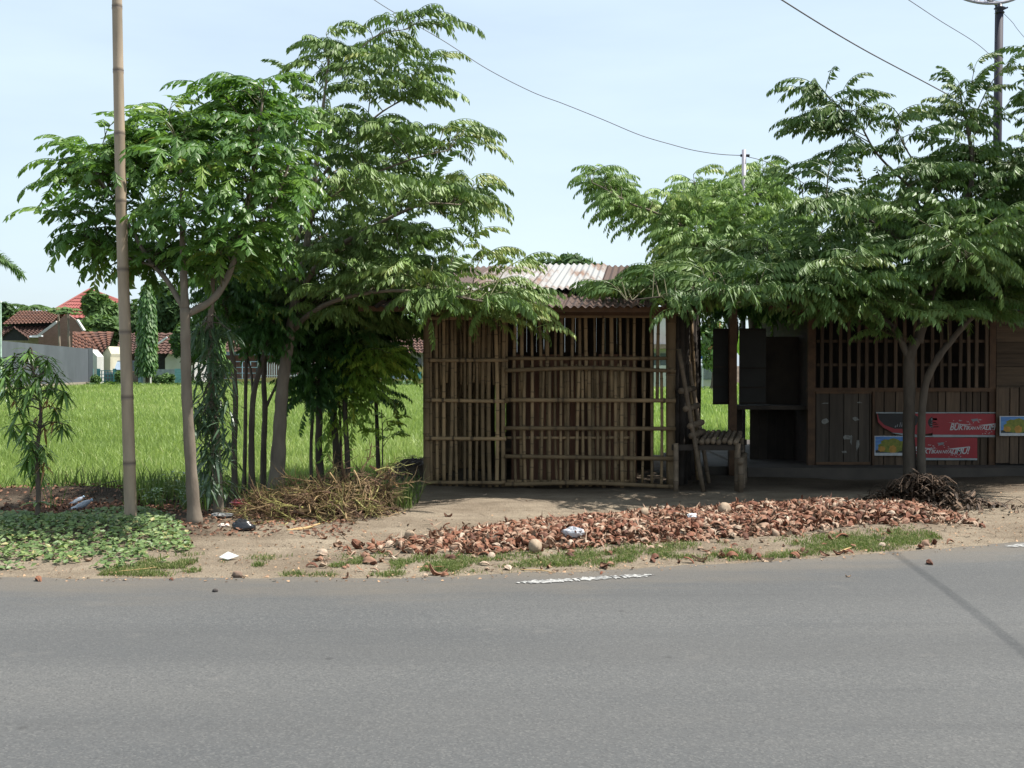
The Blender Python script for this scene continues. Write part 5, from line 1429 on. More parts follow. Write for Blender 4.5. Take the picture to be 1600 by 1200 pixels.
fence('iron_fence', 'white barred fence on a yellow base just left of the leaning pale trunk', 404, 470, 563, 598, FY, WHITEM, 'bars', YELLOWW, 590, WHITEW, (445,))
fence('iron_fence', 'white barred fence on a yellow base behind the dark saplings', 470, 556, 565, 600, FY, WHITEM, 'bars', YELLOWW, 591, YELLOWW, (515,))
fence('iron_fence', 'blue barred railing on a yellow base just left of the bamboo hut', 556, 650, 568, 602, FY - 1, BLUEP, 'bars', YELLOWW, 592, WHITEM, (631,))
f_ = fence('garden_wall', 'yellow gate pier with a pale turquoise panel beside the left corner of the hut', 650, 672, 573, 602, FY - 1.2, YELLOWW, 'solid')
m = MB(); pxbox(m, 652.5, 658.5, 581, 592, FY - 1.26, 0.05); m.build('panel', TURQ, f_)
fence('garden_wall', 'white garden wall with a grey gate seen right of the hut', 985, 1116, 571, 604, 62, WHITEW, 'solid')
fence('metal_gate', 'grey barred gate set in the white garden wall under the blue sign', 1097, 1118, 573, 594, 61.6, simple('grey_gate_paint', (0.16, 0.19, 0.21), rough=0.6), 'bars', nb=12)

# parked car behind the turquoise gate
car = thing('parked_car', (P(172, 565, 74.5)[0], 74.5, BZ), 'dark parked car with a pale blue windscreen behind the turquoise gate', 'car')
Yc = 74.2; cx_ = P(173, 565, Yc)[0]
CARP = simple('dark_car_paint', (0.035, 0.05, 0.06), (0.03, 0.04, 0.05), rough=0.3, bmp=0, spec=0.6)
def bodyprism(mb, prof, x0, x1): mb.slab([(x0, Yc + y, BZ + z) for y, z in prof], (x1 - x0, 0, 0))
m = MB(); bodyprism(m, [(0, 0.35), (0, 0.85), (0.25, 0.98), (1.1, 1.08), (4.1, 1.08), (4.2, 0.5), (4.1, 0.3), (0.1, 0.3)], cx_ - 0.85, cx_ + 0.85)
bodyprism(m, [(1.1, 1.085), (1.75, 1.75), (3.7, 1.78), (4.1, 1.085)], cx_ - 0.74, cx_ + 0.74); cb_o = m.build('body', CARP, car)
m = MB(); m.slab([(cx_ - 0.66, Yc + 1.13, BZ + 1.14), (cx_ + 0.66, Yc + 1.13, BZ + 1.14), (cx_ + 0.6, Yc + 1.68, BZ + 1.70), (cx_ - 0.6, Yc + 1.68, BZ + 1.70)], (0, -0.03, 0.02)); m.build('windscreen', simple('pale_windscreen', (0.28, 0.36, 0.46), (0.22, 0.30, 0.40), rough=0.12, bmp=0, spec=0.8), car)
m = MB(); m.box((cx_, Yc + 1.72, BZ + 1.77), (1.25, 0.08, 0.05)); m.build('roof_edge', WHITEM, car)
for sx_ in (-1, 1):
    m = MB(); m.box((cx_ + sx_ * 0.62, Yc - 0.02, BZ + 0.74), (0.30, 0.06, 0.14)); m.build('headlight', WHITEM, car)
    for yy in (0.8, 3.3):
        m = MB(); m.tube([(cx_ + sx_ * 0.68, Yc + yy, BZ + 0.31), (cx_ + sx_ * 0.88, Yc + yy, BZ + 0.31)], 0.31, 14); m.build('wheel', DARKGAP, car)

# blue sign with a white 3
sg = thing('street_sign', (P(1098, 565, 60)[0], 60, BZ), 'small blue sign with a white 3 on a pole above the white garden wall', 'sign')
m = MB(); pxbox(m, 1092, 1104.5, 543, 561, 60, 0.04); m.build('sign_plate', simple('sign_blue', (0.02, 0.10, 0.42), (0.02, 0.09, 0.36), rough=0.4, bmp=0), sg)
m = MB(); pxbox(m, 1097.3, 1099, 561, 606, 60.02, 0.05); m.build('pole', WHITEM, sg)
cu = bpy.data.curves.new('numeral', 'FONT'); cu.body = '3'; cu.size = 0.42; cu.offset = 0.01; cu.extrude = 0.004
ob0 = bpy.data.objects.new('numeral_source', cu); COL.objects.link(ob0)
me_ = bpy.data.meshes.new_from_object(ob0.evaluated_get(bpy.context.evaluated_depsgraph_get()))
bpy.data.objects.remove(ob0); bpy.data.curves.remove(cu); me_.name = 'numeral'; me_.materials.clear(); me_.materials.append(WHITEP)
ob = bpy.data.objects.new('numeral', me_); COL.objects.link(ob)
ob.parent = sg; pz = P(1098.2, 554.5, 59.98); ob.location = Vector(pz) - world_off(sg); ob.rotation_euler = (R(90), 0, 0)

# --- far trees: crowns of many leaf clumps
FARL = leaf_mat('distant_leaf', [(0.0, (0.035, 0.075, 0.02)), (0.5, (0.07, 0.13, 0.035)), (1.0, (0.13, 0.20, 0.06))], rough=0.6, trans=0.15, spec=0.2)
FARD = leaf_mat('distant_dark_leaf', [(0.0, (0.025, 0.055, 0.02)), (0.5, (0.045, 0.09, 0.03)), (1.0, (0.09, 0.15, 0.05))], rough=0.6, trans=0.15, spec=0.2)
def leaf_cloud(mb, c, rad, n, size, tint=(0.5, 0.22), hollow=0.55):
    d = RNG.normal(0, 1, (n, 3)); d /= np.linalg.norm(d, axis=1)[:, None]
    r = RNG.uniform(hollow, 1.05, n) ** 0.7
    lump = 0.85 + 0.35 * vnoise(d[:, 0] * 3 + c[0], d[:, 1] * 3 + d[:, 2] * 4 + c[1], 1.0, 41)
    p = d * (r * lump)[:, None] * np.asarray(rad) + np.asarray(c)
    nv = d + RNG.normal(0, 0.7, (n, 3)) + (0, 0, 0.4); nv /= np.linalg.norm(nv, axis=1)[:, None]
    a = RNG.normal(0, 1, (n, 3)); a -= nv * (a * nv).sum(1)[:, None]; a /= np.linalg.norm(a, axis=1)[:, None]
    b = np.cross(nv, a); s = (size * RNG.uniform(0.6, 1.3, n))[:, None]
    V = np.stack((p - a * s, p - b * s * 0.45, p + a * s, p + b * s * 0.45), 1).reshape(-1, 3)
    mb.add(V, np.arange(4 * n).reshape(-1, 4), 0, np.repeat(np.clip(RNG.normal(tint[0], tint[1], n), 0, 1), 4))
def far_tree(name, label, px, Y, py_top, r_px, py_bot=None, n=1500, size=0.28, leafm=FARL, cat='tree', lobes=7, trunk=True, group=None):
    sc = Y / FPX
    base = (P(px, 565, Y)[0], Y, BZ)
    t = thing(name, base, label, cat, group)
    ztop = P(px, py_top, Y)[2]; zlow = P(px, py_bot, Y)[2] if py_bot else ztop - 2 * r_px * sc
    rx = r_px * sc; rz = (ztop - zlow) / 2; zc = (ztop + zlow) / 2
    mb = MB()
    for k in range(lobes):
        a = RNG.uniform(0, 6.28); u = RNG.uniform(-0.75, 0.7); w = math.sqrt(max(0.1, 1 - u * u)) * 0.55
        lr = RNG.uniform(0.38, 0.55)
        leaf_cloud(mb, (base[0] + rx * w * math.cos(a), Y + rx * w * math.sin(a), zc + rz * u * 0.72), (rx * lr, rx * lr, rz * lr), n // lobes, size)
    leaf_cloud(mb, (base[0], Y, zc), (rx * 0.7, rx * 0.7, rz * 0.8), n // 4, size)
    mb.build('crown', leafm, t)
    if trunk:
        mb = MB(); mb.tube(curve_pts([base, (base[0] + 0.1, Y, zc * 0.5), (base[0], Y, zc + 0.3 * rz)], 4), [0.03 * rx + 0.12, 0.02 * rx + 0.1, 0.09, 0.08, 0.07, 0.06, 0.05, 0.04, 0.03], 7)
        for k in range(4):
            a = RNG.uniform(0, 6.28); mb.tube([(base[0], Y, zc - 0.4 * rz), (base[0] + 0.6 * rx * math.cos(a), Y + 0.6 * rx * math.sin(a), zc + 0.3 * rz)], [0.07, 0.03], 5)
        mb.build('trunk', BARK_DARK, t, smooth=True)
    return t
far_tree('garden_tree', 'round bushy tree in front of the red hipped roof', 158, 92, 454, 30, 535, 2600, 0.36)
far_tree('garden_tree', 'lower spreading green tree between the brick gable and the bamboo pole', 150, 88, 488, 42, 548, 2600, 0.34)
far_tree('garden_tree', 'tall grey green tree right of the column shaped tree', 258, 94, 430, 40, 545, 3000, 0.36, FARD)
far_tree('garden_tree', 'dark spreading tree behind the porch house at the bamboo pole', 208, 98, 462, 32, 550, 2000, 0.36, FARD)
far_tree('garden_tree', 'shady tree in front of the lime washed house, leaves hanging over its roof', 300, 74.5, 490, 30, 575, 2200, 0.26, FARD)
far_tree('garden_tree', 'dark tree behind the dim brick house among the slim trunks', 380, 96, 455, 55, 560, 3000, 0.38, FARD)
far_tree('garden_tree', 'distant dark tree behind the white barred fence and saplings', 480, 98, 450, 62, 565, 3000, 0.38, FARD)
far_tree('garden_tree', 'distant tree showing under the canopy just left of the hut', 620, 96, 480, 55, 580, 2600, 0.36, FARL)
far_tree('garden_tree', 'small dark clump topped tree peeping over the middle of the hut roof', 905, 100, 396, 52, 470, 3600, 0.38, FARD)
far_tree('garden_tree', 'low rounded tree top peeping over the roof just left of the white sheet', 850, 104, 404, 26, 470, 1500, 0.36, FARD)
far_tree('garden_tree', 'far hazy tree clump left of the brick gable house', 12, 120, 470, 30, 560, 1800, 0.42, FARD)
far_tree('garden_tree', 'broad tree far behind the shack, showing through its barred window', 1530, 60, 500, 70, 610, 2400, 0.3, FARL)
far_tree('flowering_shrub', 'tall shrub with orange blossoms beside the blue sign', 1112, 58, 496, 22, 590, 1600, 0.17, leaf_mat('blossom_shrub_leaf', [(0.0, (0.05, 0.10, 0.03)), (0.6, (0.12, 0.20, 0.06)), (0.85, (0.2, 0.28, 0.1)), (1.0, (0.6, 0.26, 0.12))], rough=0.5, trans=0.2), 'shrub')
for i, (px, yt, r, yb, lb) in enumerate(((148, 584, 9, 603, 'low bush at the foot of the grey wall end'), (186, 577, 10, 602, 'dark round bush left of the bamboo pole at the fence'), (262, 582, 12, 604, 'yellowish bush in front of the grey blue garden wall'), (248, 585, 9, 603, 'dark green bush beside the column shaped tree'), (640, 594, 9, 606, 'low weed bush at the foot of the yellow gate pier'), (350, 560, 16, 602, 'golden leaved bush in front of the pale blue lattice fence'))):
    far_tree('garden_bush', lb, px, FY - 2.6, yt, r, yb, 700, 0.12, FARL if i != 3 else FARD, 'bush', 4, False)
far_hedge = MB()
for k in range(70):
    px = RNG.uniform(-40, 680); leaf_cloud(far_hedge, (P(px, 565, FY - 3)[0], FY - 3 + RNG.uniform(-0.8, 0.5), BZ + 0.15), (0.9, 0.5, 0.38 * RNG.uniform(0.5, 1.2)), 60, 0.14)
for k in range(14):
    px = RNG.uniform(990, 1130); leaf_cloud(far_hedge, (P(px, 565, 60)[0], 60, BZ + 0.1), (0.6, 0.4, 0.22), 40, 0.12)
tag(far_hedge.build('undergrowth', FARD), 'dark band of weeds along the foot of the far fences', 'weeds', None, 'stuff')
# column shaped tree
ct = thing('column_tree', (P(230, 565, 71)[0], 71, BZ), 'narrow column shaped tree with hanging leaves in front of the porch house', 'tree')
mb = MB(); n = 3600; sc = 71 / FPX
h = RNG.random(n); prof = np.interp(h, [0, 0.12, 0.5, 0.85, 1.0], [12, 14, 13, 9, 1.5]) * sc
a = RNG.uniform(0, 6.28, n); r = prof * RNG.uniform(0.55, 1.05, n)
z0_, z1_ = P(0, 582, 71)[2], P(0, 440, 71)[2]
p = np.stack((ct.location.x + r * np.cos(a) + 0.15 * (h - 0.5), 71 + r * np.sin(a), z0_ + (z1_ - z0_) * h), -1)
o = np.stack((np.cos(a) * 0.5, np.sin(a) * 0.5, -np.ones(n)), -1); o /= np.linalg.norm(o, axis=1)[:, None]
s_ = np.stack((-np.sin(a + RNG.normal(0, 0.6, n)), np.cos(a + RNG.normal(0, 0.6, n)), np.zeros(n)), -1)
L_ = RNG.uniform(0.25, 0.5, n)[:, None]
V = np.stack((p, p + o * L_ * 0.5 + s_ * 0.07, p + o * L_, p + o * L_ * 0.5 - s_ * 0.07), 1).reshape(-1, 3)
mb.add(V, np.arange(4 * n).reshape(-1, 4), 0, np.repeat(np.clip(RNG.normal(0.55, 0.25, n), 0, 1), 4)); mb.build('crown', leaf_mat('column_leaf', [(0.0, (0.03, 0.08, 0.02)), (0.5, (0.06, 0.15, 0.03)), (1.0, (0.13, 0.24, 0.05))], rough=0.45, trans=0.25), ct)
mb = MB(); mb.tube([(ct.location.x, 71, BZ), (ct.location.x, 71, 4.5)], [0.13, 0.04], 7); mb.build('trunk', BARK_DARK, ct)
ct2 = thing('column_tree', (P(341, 565, 70)[0], 70, BZ), 'second narrow bright green column shaped tree, behind the tree wrapped in narrow leaves', 'tree')
mb = MB(); h = RNG.random(1800); prof = np.interp(h, [0, 0.2, 0.8, 1.0], [7, 9, 7, 2]) * 70 / FPX; n = 1800
a = RNG.uniform(0, 6.28, n); r = prof * RNG.uniform(0.5, 1.05, n); z0_, z1_ = P(0, 570, 70)[2], P(0, 470, 70)[2]
p = np.stack((ct2.location.x + r * np.cos(a), 70 + r * np.sin(a), z0_ + (z1_ - z0_) * h), -1)
o = np.stack((np.cos(a) * 0.5, np.sin(a) * 0.5, -np.ones(n)), -1); s_ = np.stack((-np.sin(a), np.cos(a), np.zeros(n)), -1); L_ = RNG.uniform(0.25, 0.45, n)[:, None]
V = np.stack((p, p + o * L_ * 0.5 + s_ * 0.07, p + o * L_, p + o * L_ * 0.5 - s_ * 0.07), 1).reshape(-1, 3)
mb.add(V, np.arange(4 * n).reshape(-1, 4), 0, np.repeat(np.clip(RNG.normal(0.7, 0.2, n), 0, 1), 4)); mb.build('crown', leaf_mat('column_bright_leaf', [(0.0, (0.05, 0.13, 0.02)), (0.5, (0.10, 0.24, 0.035)), (1.0, (0.18, 0.32, 0.05))], rough=0.45, trans=0.3), ct2)
mb = MB(); mb.tube([(ct2.location.x, 70, BZ), (ct2.location.x, 70, 4.0)], [0.1, 0.04], 7); mb.build('trunk', BARK_DARK, ct2)
# palms and papayas
def strap_frond(mb, base, az, L, rise, droop, nl=22, wl=0.05, ll=0.5, plume=False, tint=0.5):
    t = np.linspace(0, 1, 12)
    d = np.array((math.cos(az), math.sin(az), 0))
    pts = base + d * (L * t)[:, None] + np.array((0, 0, 1)) * (rise * t - droop * t * t)[:, None]
    mb.tube(pts, np.linspace(0.03, 0.008, 12) * L / 2.5, 5, 0, tint, caps=False)
    Ld = nrm(np.cross(d, (0, 0, 1)))
    for k in range(nl):
        u = 0.15 + 0.85 * k / nl; q = np.array([np.interp(u, t, pts[:, c]) for c in range(3)])
        tdir = nrm(np.array([np.interp(min(1, u + 0.05), t, pts[:, c]) for c in range(3)]) - q + 1e-6)
        for s in ((-1, 1) if not plume else (-1, 1, -1, 1)):
            v = nrm(tdir * 0.7 + Ld * s * RNG.uniform(0.6, 1.0) + np.array((0, 0, RNG.uniform(-0.9, 0.9) if plume else -0.35)))
            l = ll * (1.1 - 0.6 * u) * RNG.uniform(0.8, 1.1); e = q + v * l + (0, 0, -0.25 * l)
            w_ = nrm(np.cross(v, (0.2, 0.1, 1))) * wl / 2; mdl = q + v * l * 0.55
            mb.add([q, mdl + w_, e, mdl - w_], [(0, 1, 2, 3)], 0, tint + RNG.normal(0, 0.12))
def palm(label, x, Y, ztop, L, n, ll, wl, plume=False, tr=0.16, name='palm_tree', mat=FARL, nl=22):
    t = thing(name, (x, Y, BZ), label, 'palm')
    mb = MB(); zz = np.linspace(BZ, ztop, 14); mb.tube(np.stack((x + 0.1 * np.sin(zz), np.full(14, Y), zz), -1), np.linspace(tr * 1.3, tr * 0.8, 14) * (1 + 0.05 * (np.arange(14) % 2)), 9); mb.build('trunk', BARK_PALE, t, smooth=True)
    mb = MB()
    for k in range(n):
        strap_frond(mb, np.array((x, Y, ztop)), k * 2.399 + RNG.normal(0, 0.1), L * RNG.uniform(0.85, 1.1), L * RNG.uniform(0.35, 0.75), L * RNG.uniform(0.55, 0.9), nl, wl, ll, plume)
    mb.build('crown', mat, t)
    return t
palm('far coconut palm rising behind the brick gable house', P(45, 565, 125)[0], 125, P(45, 482, 125)[2], 2.6, 12, 0.9, 0.16)
palm('distant small palm at the far left above the old tiled house', P(14, 565, 125)[0], 125, P(14, 488, 125)[2], 2.0, 10, 0.7, 0.16)
pl = palm('plume leaved palm whose fronds reach in at the left edge of the picture', P(-62, 565, 30)[0], 30, P(-55, 402, 30)[2], 1.7, 13, 0.42, 0.045, True, 0.12, nl=34)
def papaya(label, px, Y, ytop, r):
    t = thing('papaya_plant', (P(px, 565, Y)[0], Y, BZ), label, 'plant')
    x = P(px, 565, Y)[0]; z = P(px, ytop, Y)[2]
    mb = MB(); mb.tube([(x + 0.15, Y, BZ), (x + 0.05, Y, z * 0.5), (x, Y, z)], [0.13, 0.10, 0.07], 8); mb.build('trunk', BARK_PALE, t, smooth=True)
    mb = MB()
    for k in range(18):
        a = k * 2.399; L = r * RNG.uniform(0.6, 1.05); e = np.array((x + L * math.cos(a), Y + L * math.sin(a), z + L * RNG.uniform(-0.15, 0.45)))
        mb.tube([(x, Y, z), e], 0.02, 4, caps=False)
        for q in range(7):
            b2 = a + (q - 3) * 0.6; l = r * 0.55; d = np.array((math.cos(b2), math.sin(b2), -0.45)); w_ = np.array((-math.sin(b2), math.cos(b2), 0)) * l * 0.22
            mb.add([e, e + d * l * 0.5 + w_, e + d * l, e + d * l * 0.5 - w_], [(0, 1, 2, 3)], 0, RNG.uniform(0.4, 1))
    mb.build('crown', FARL, t)
papaya('papaya plant with umbrella crown in front of the brick gable, the left of the pair', 92, 80, 486, 0.85)
papaya('papaya plant in front of the brick gable, the right and paler of the pair', 107, 79, 486, 0.75)
# banana plant showing above the right hand board of the stall
bp = thing('banana_plant', (P(1190, 565, 24)[0], 24, 0), 'banana plant with big torn leaves above the right board of the stall', 'plant')
mb = MB(); mb.tube([(bp.location.x, 24, -0.2), (bp.location.x, 24, 1.9)], [0.14, 0.08], 9); mb.build('stem', simple('banana_stem', (0.22, 0.25, 0.10), (0.16, 0.14, 0.08)), bp, smooth=True)
mb = MB()
for k in range(9):
    a = k * 2.399; L = RNG.uniform(1.1, 1.6); d = np.array((math.cos(a), math.sin(a), 0)); s2 = np.array((-math.sin(a), math.cos(a), 0)); base = np.array((bp.location.x, 24, 1.85))
    t = np.linspace(0, 1, 12); ctr = base + d * (L * t * 0.8)[:, None] + np.array((0, 0, 1)) * (L * (1.0 * t - 1.1 * t * t))[:, None]; w = 0.22 * np.sin(np.pi * np.clip(t, 0.04, 0.98)) ** 0.7
    for sgn in (-1, 1):
        V = np.vstack((ctr, ctr + s2 * (sgn * w)[:, None] + (0, 0, -0.06)))
        for q in range(11):
            g_ = 0.06 * (t[q + 1] - t[q])
            mb.add([V[q], V[q + 1], V[12 + q + 1], V[12 + q]], [(0, 1, 2, 3)], 0, RNG.uniform(0.4, 0.9))
mb.build('crown', leaf_mat('banana_leaf', [(0.0, (0.06, 0.14, 0.03)), (1.0, (0.17, 0.30, 0.06))], rough=0.4, trans=0.35), bp)
# ------------------------------------------------------------------ plants near the road
def lance(mb, p, d, L, w, tint, curl=0.35):
    """long narrow drooping leaf"""
    d = nrm(d); s = nrm(np.cross(d, (0.1, 0.05, 1))); t = np.array((0, 0.35, 0.75, 1.0))
    c = np.asarray(p) + d * (L * t)[:, None] + np.array((0, 0, -1)) * (curl * L * t ** 2)[:, None]
    w_ = np.array((0.2, 1.0, 0.65, 0.03)) * w / 2
    V = np.vstack((c + s * w_[:, None], c - s * w_[:, None], c + np.array((0, 0, -1)) * (w_ * 0.25)[:, None]))
    F = [(k, k + 1, 8 + k + 1, 8 + k) for k in range(3)] + [(8 + k, 8 + k + 1, 4 + k + 1, 4 + k) for k in range(3)]
    mb.add(V, F, 0, tint)
LEAF_M = leaf_mat('mango_leaf', [(0.0, (0.049, 0.105, 0.025)), (0.5, (0.105, 0.210, 0.048)), (0.8, (0.196, 0.307, 0.070)), (0.86, (0.280, 0.119, 0.049)), (1.0, (0.336, 0.126, 0.056))], rough=0.35, trans=0.22, spec=0.5)
LEAF_W = leaf_mat('willowy_leaf', [(0.0, (0.041, 0.077, 0.041)), (0.5, (0.081, 0.135, 0.077)), (1.0, (0.135, 0.198, 0.108))], rough=0.35, trans=0.2, spec=0.5)
mg = thing('young_mango_tree', G(57, 832), 'spindly young tree with drooping narrow leaves, some brown, left of the bamboo pole', 'tree')
Ym = G(57, 832)[1]
tb = MB(); cb = MB()
st = curve_pts([P(57, 834, Ym), P(60, 770, Ym), P(57, 715, Ym), P(64, 640, Ym), P(52, 580, Ym), P(50, 548, Ym)], 5)
tb.tube(st, np.linspace(0.026, 0.008, len(st)), 8)
whorls = [(25, 555, 0.1), (70, 575, 0.2), (10, 580, 0.2), (50, 605, -0.2), (88, 640, 0.1), (25, 625, 0.15), (70, 670, 0.1), (45, 660, -0.2), (60, 560, 0.2), (35, 575, -0.2), (18, 568, 0.1), (45, 548, 0), (75, 560, -0.1), (60, 590, -0.2), (30, 590, 0.1), (90, 585, 0.1), (12, 610, 0), (40, 620, 0.2), (75, 625, -0.1), (100, 612, 0), (60, 650, 0.1), (85, 660, 0), (30, 640, -0.1), (8, 590, -0.1), (50, 690, 0.15), (42, 720, 0.1), (70, 725, -0.1), (60, 735, 0.1), (40, 680, -0.15), (68, 700, 0), (98, 662, 0.05), (20, 665, 0.0), (48, 705, -0.1), (58, 715, 0.1), (0, 560, 0.1), (80, 600, 0.2)]
for wx, wy, dy in whorls:
    e = P(wx, wy, Ym + dy); s = st[np.argmin(np.linalg.norm(st - e, axis=1) + 2.0 * np.clip(st[:, 2] - e[2], 0, None))]
    tb.tube(curve_pts([s, (s + e) / 2 + (0, 0, 0.03), e], 4), np.linspace(0.008, 0.004, 9)[:9], 5, caps=False)
    dead = (RNG.random() < (0.55 if wx > 65 and wy > 600 else 0.06))
    for q in range(24 if not dead else 9):
        a = q * 2.399 + RNG.normal(0, 0.3); u = RNG.uniform(-0.9, 0.55)
        L = RNG.uniform(0.10, 0.19) * (0.7 if dead else 1)
        lance(cb, e + (0, 0, RNG.uniform(-0.05, 0.02)), (math.cos(a), math.sin(a), u), L, 0.024 if not dead else 0.018, RNG.uniform(0.88, 1) if dead else float(np.clip(RNG.normal(0.42, 0.2), 0, 0.8)), 0.5 if not dead else 0.9)
for k in range(7): lance(cb, P(57, 785, Ym), (math.cos(k), math.sin(k), 0.2), 0.16, 0.035, 0.75)
tb.build('trunk', BARK_DARK, mg, smooth=True); cb.build('crown', LEAF_M, mg)

wf = thing('willow_leaved_tree', G(341, 808), 'pale straight trunk wrapped in long grey green drooping leaves, right of the forked tree', 'tree')
Yw = G(341, 808)[1]
tb = MB(); cb = MB()
st = curve_pts([P(342, 812, Yw), P(339, 740, Yw), P(336, 680, Yw), P(332, 610, Yw), P(327, 540, Yw), P(330, 480, Yw), P(333, 430, Yw)], 5)
tb.tube(st, np.linspace(0.052, 0.022, len(st)), 9)
for k in range(95):
    px, py = RNG.uniform(302, 362), RNG.uniform(500, 765)
    if RNG.random() < 0.3: px = 332 + RNG.normal(0, 10)
    e = P(px, py, Yw + RNG.uniform(-0.35, 0.35)); s = st[np.argmin(np.linalg.norm(st - e - (0, 0, 0.1), axis=1))]
    tb.tube([s, (s + e) / 2 + (0, 0, 0.03), e], [0.006, 0.005, 0.003], 4, caps=False)
    for q in range(9):
        a = RNG.uniform(0, 6.28); lance(cb, e + RNG.normal(0, 0.03, 3), (math.cos(a) * 0.7, math.sin(a) * 0.7, RNG.uniform(-1.1, 0.3)), RNG.uniform(0.12, 0.22), 0.026, float(np.clip(RNG.normal(0.45, 0.22), 0, 1)), 0.35)
tb.build('trunk', BARK_PALE, wf, smooth=True); cb.build('crown', LEAF_W, wf)
# low leafy weed between the pole and the forked tree
wd = thing('weed_plant', G(262, 795), 'low bushy weed with narrow leaves between the bamboo pole and the forked tree', 'plant')
mb = MB()
for k in range(40):
    b0 = G(RNG.uniform(222, 320), RNG.uniform(770, 800)); b0[2] = gz(b0[0], b0[1]); h = RNG.uniform(0.08, 0.28); tip = b0 + (RNG.normal(0, 0.05), RNG.normal(0, 0.05), h)
    mb.tube([b0, tip], [0.004, 0.002], 4, 0, 0.2, caps=False)
    for q in range(9): a = RNG.uniform(0, 6.28); lance(mb, b0 + (tip - b0) * RNG.uniform(0.3, 1), (math.cos(a), math.sin(a), 0.3), RNG.uniform(0.05, 0.12), 0.026, float(np.clip(RNG.normal(0.3, 0.2), 0, 0.8)), 0.3)
mb.build('foliage', LEAF_M, wd)
# dry fern like frond lying over the bank
fr = MB()
a_, b_ = P(118, 785, 11.3), P(182, 753, 11.3)
ax_ = np.array([a_ * (1 - t) + b_ * t + np.array((0, 0, 0.05 * math.sin(t * 3))) for t in np.linspace(0, 1, 16)])
fr.tube(ax_, 0.004, 4)
for k in range(3, 16):
    lance(fr, ax_[k], (0.25, -0.2, -1), 0.075, 0.013, 0.95, 0.1); lance(fr, ax_[k], (0.5, 0.8, 0.3), 0.07, 0.013, 0.95, 0.1)
tag(fr.build('dead_palm_frond', simple('dry_frond', (0.06, 0.055, 0.03), (0.03, 0.03, 0.02), rough=0.8, bmp=0), origin=a_), 'dark dry fern like frond sticking up from the low earth bank', 'frond')

# ------------------------------------------------------------------ bamboo pole
POLE = simple('bare_bamboo_culm', (0.39, 0.305, 0.215), (0.27, 0.212, 0.152), scale=5, stretch=(3, 3, 0.6), rough=0.55, bmp=0.12, dark=(0.13, 0.10, 0.08), spec=0.35)
pb = G(205, 826); Yp = pb[1]
pole = thing('bamboo_pole', pb, 'tall bare bamboo pole planted upright in the creeping vine', 'pole')
path = curve_pts([np.append(pb[:2], -0.08), P(203, 760, Yp), P(197, 560, Yp), P(190, 350, Yp + 0.02), P(185, 120, Yp + 0.04), P(182, -60, Yp + 0.05), P(179, -330, Yp + 0.07)], 14)
arc = np.concatenate(([0], np.cumsum(np.linalg.norm(np.diff(path, axis=0), axis=1)))); Lp = arc[-1]
ss = [0.0]; rr = [0.056]; tt = [1.0]
q = 0.12
while q < Lp:
    r0 = 0.056 - 0.017 * q / Lp
    for dz, rf, tv in ((-0.03, 0.985, 0.9), (-0.009, 1.06, 0.35), (0.0, 1.0, 0.0), (0.008, 1.05, 0.3), (0.03, 0.98, 0.95)):
        ss.append(q + dz); rr.append(r0 * rf); tt.append(tv)
    q += RNG.uniform(0.55, 0.62) if q > 0.3 else 0.55
ss.append(Lp); rr.append(0.038); tt.append(1)
pts = np.array([[np.interp(s, arc, path[:, c]) for c in range(3)] for s in ss])
m = MB(); m.tube(pts, rr, 18, 0, tt); m.build('culm', POLE, pole, smooth=True)
m = MB(); m.tube([pts[-1] - (0, 0, 0.02), pts[-1] + (0, 0, 0.004)], 0.030, 12, 0, 0.2); m.build('cut_end', DARKWOOD, pole)

# ------------------------------------------------------------------ utility pole, dish, short pole, wires
DKPOLE = simple('dark_pole', (0.033, 0.030, 0.045), (0.021, 0.018, 0.027), scale=3, rough=0.7, bmp=0.2)
Yu = 19.0
ub = (P(1554, 565, Yu)[0], Yu, 0.0)
up_ = thing('utility_pole', ub, 'dark utility pole with insulator cap rising through the big right hand tree', 'pole')
ztop = P(1562, 22, Yu)[2]
m = MB(); m.tube([(ub[0], Yu, -0.3), (P(1558, 260, Yu)[0], Yu, P(0, 260, Yu)[2]), (P(1562, 22, Yu)[0], Yu, ztop)], [0.075, 0.07, 0.060], 14); m.build('shaft', DKPOLE, up_, smooth=True)
tx = P(1562, 20, Yu)[0]
m = MB(); m.lathe((tx, Yu, ztop), [(0.05, 0.0), (0.085, 0.02), (0.06, 0.05), (0.05, 0.07), (0.10, 0.10), (0.045, 0.13), (0.04, 0.17), (0.03, 0.18)], 12); m.build('insulator_cap', simple('black_ceramic', (0.02, 0.02, 0.03), rough=0.4, bmp=0), up_, smooth=True)
m = MB(); m.bar((tx - 0.06, Yu, ztop + 0.02), (tx + 0.13, Yu - 0.02, ztop + 0.11), 0.025, 0.025); m.build('bracket', DKPOLE, up_)
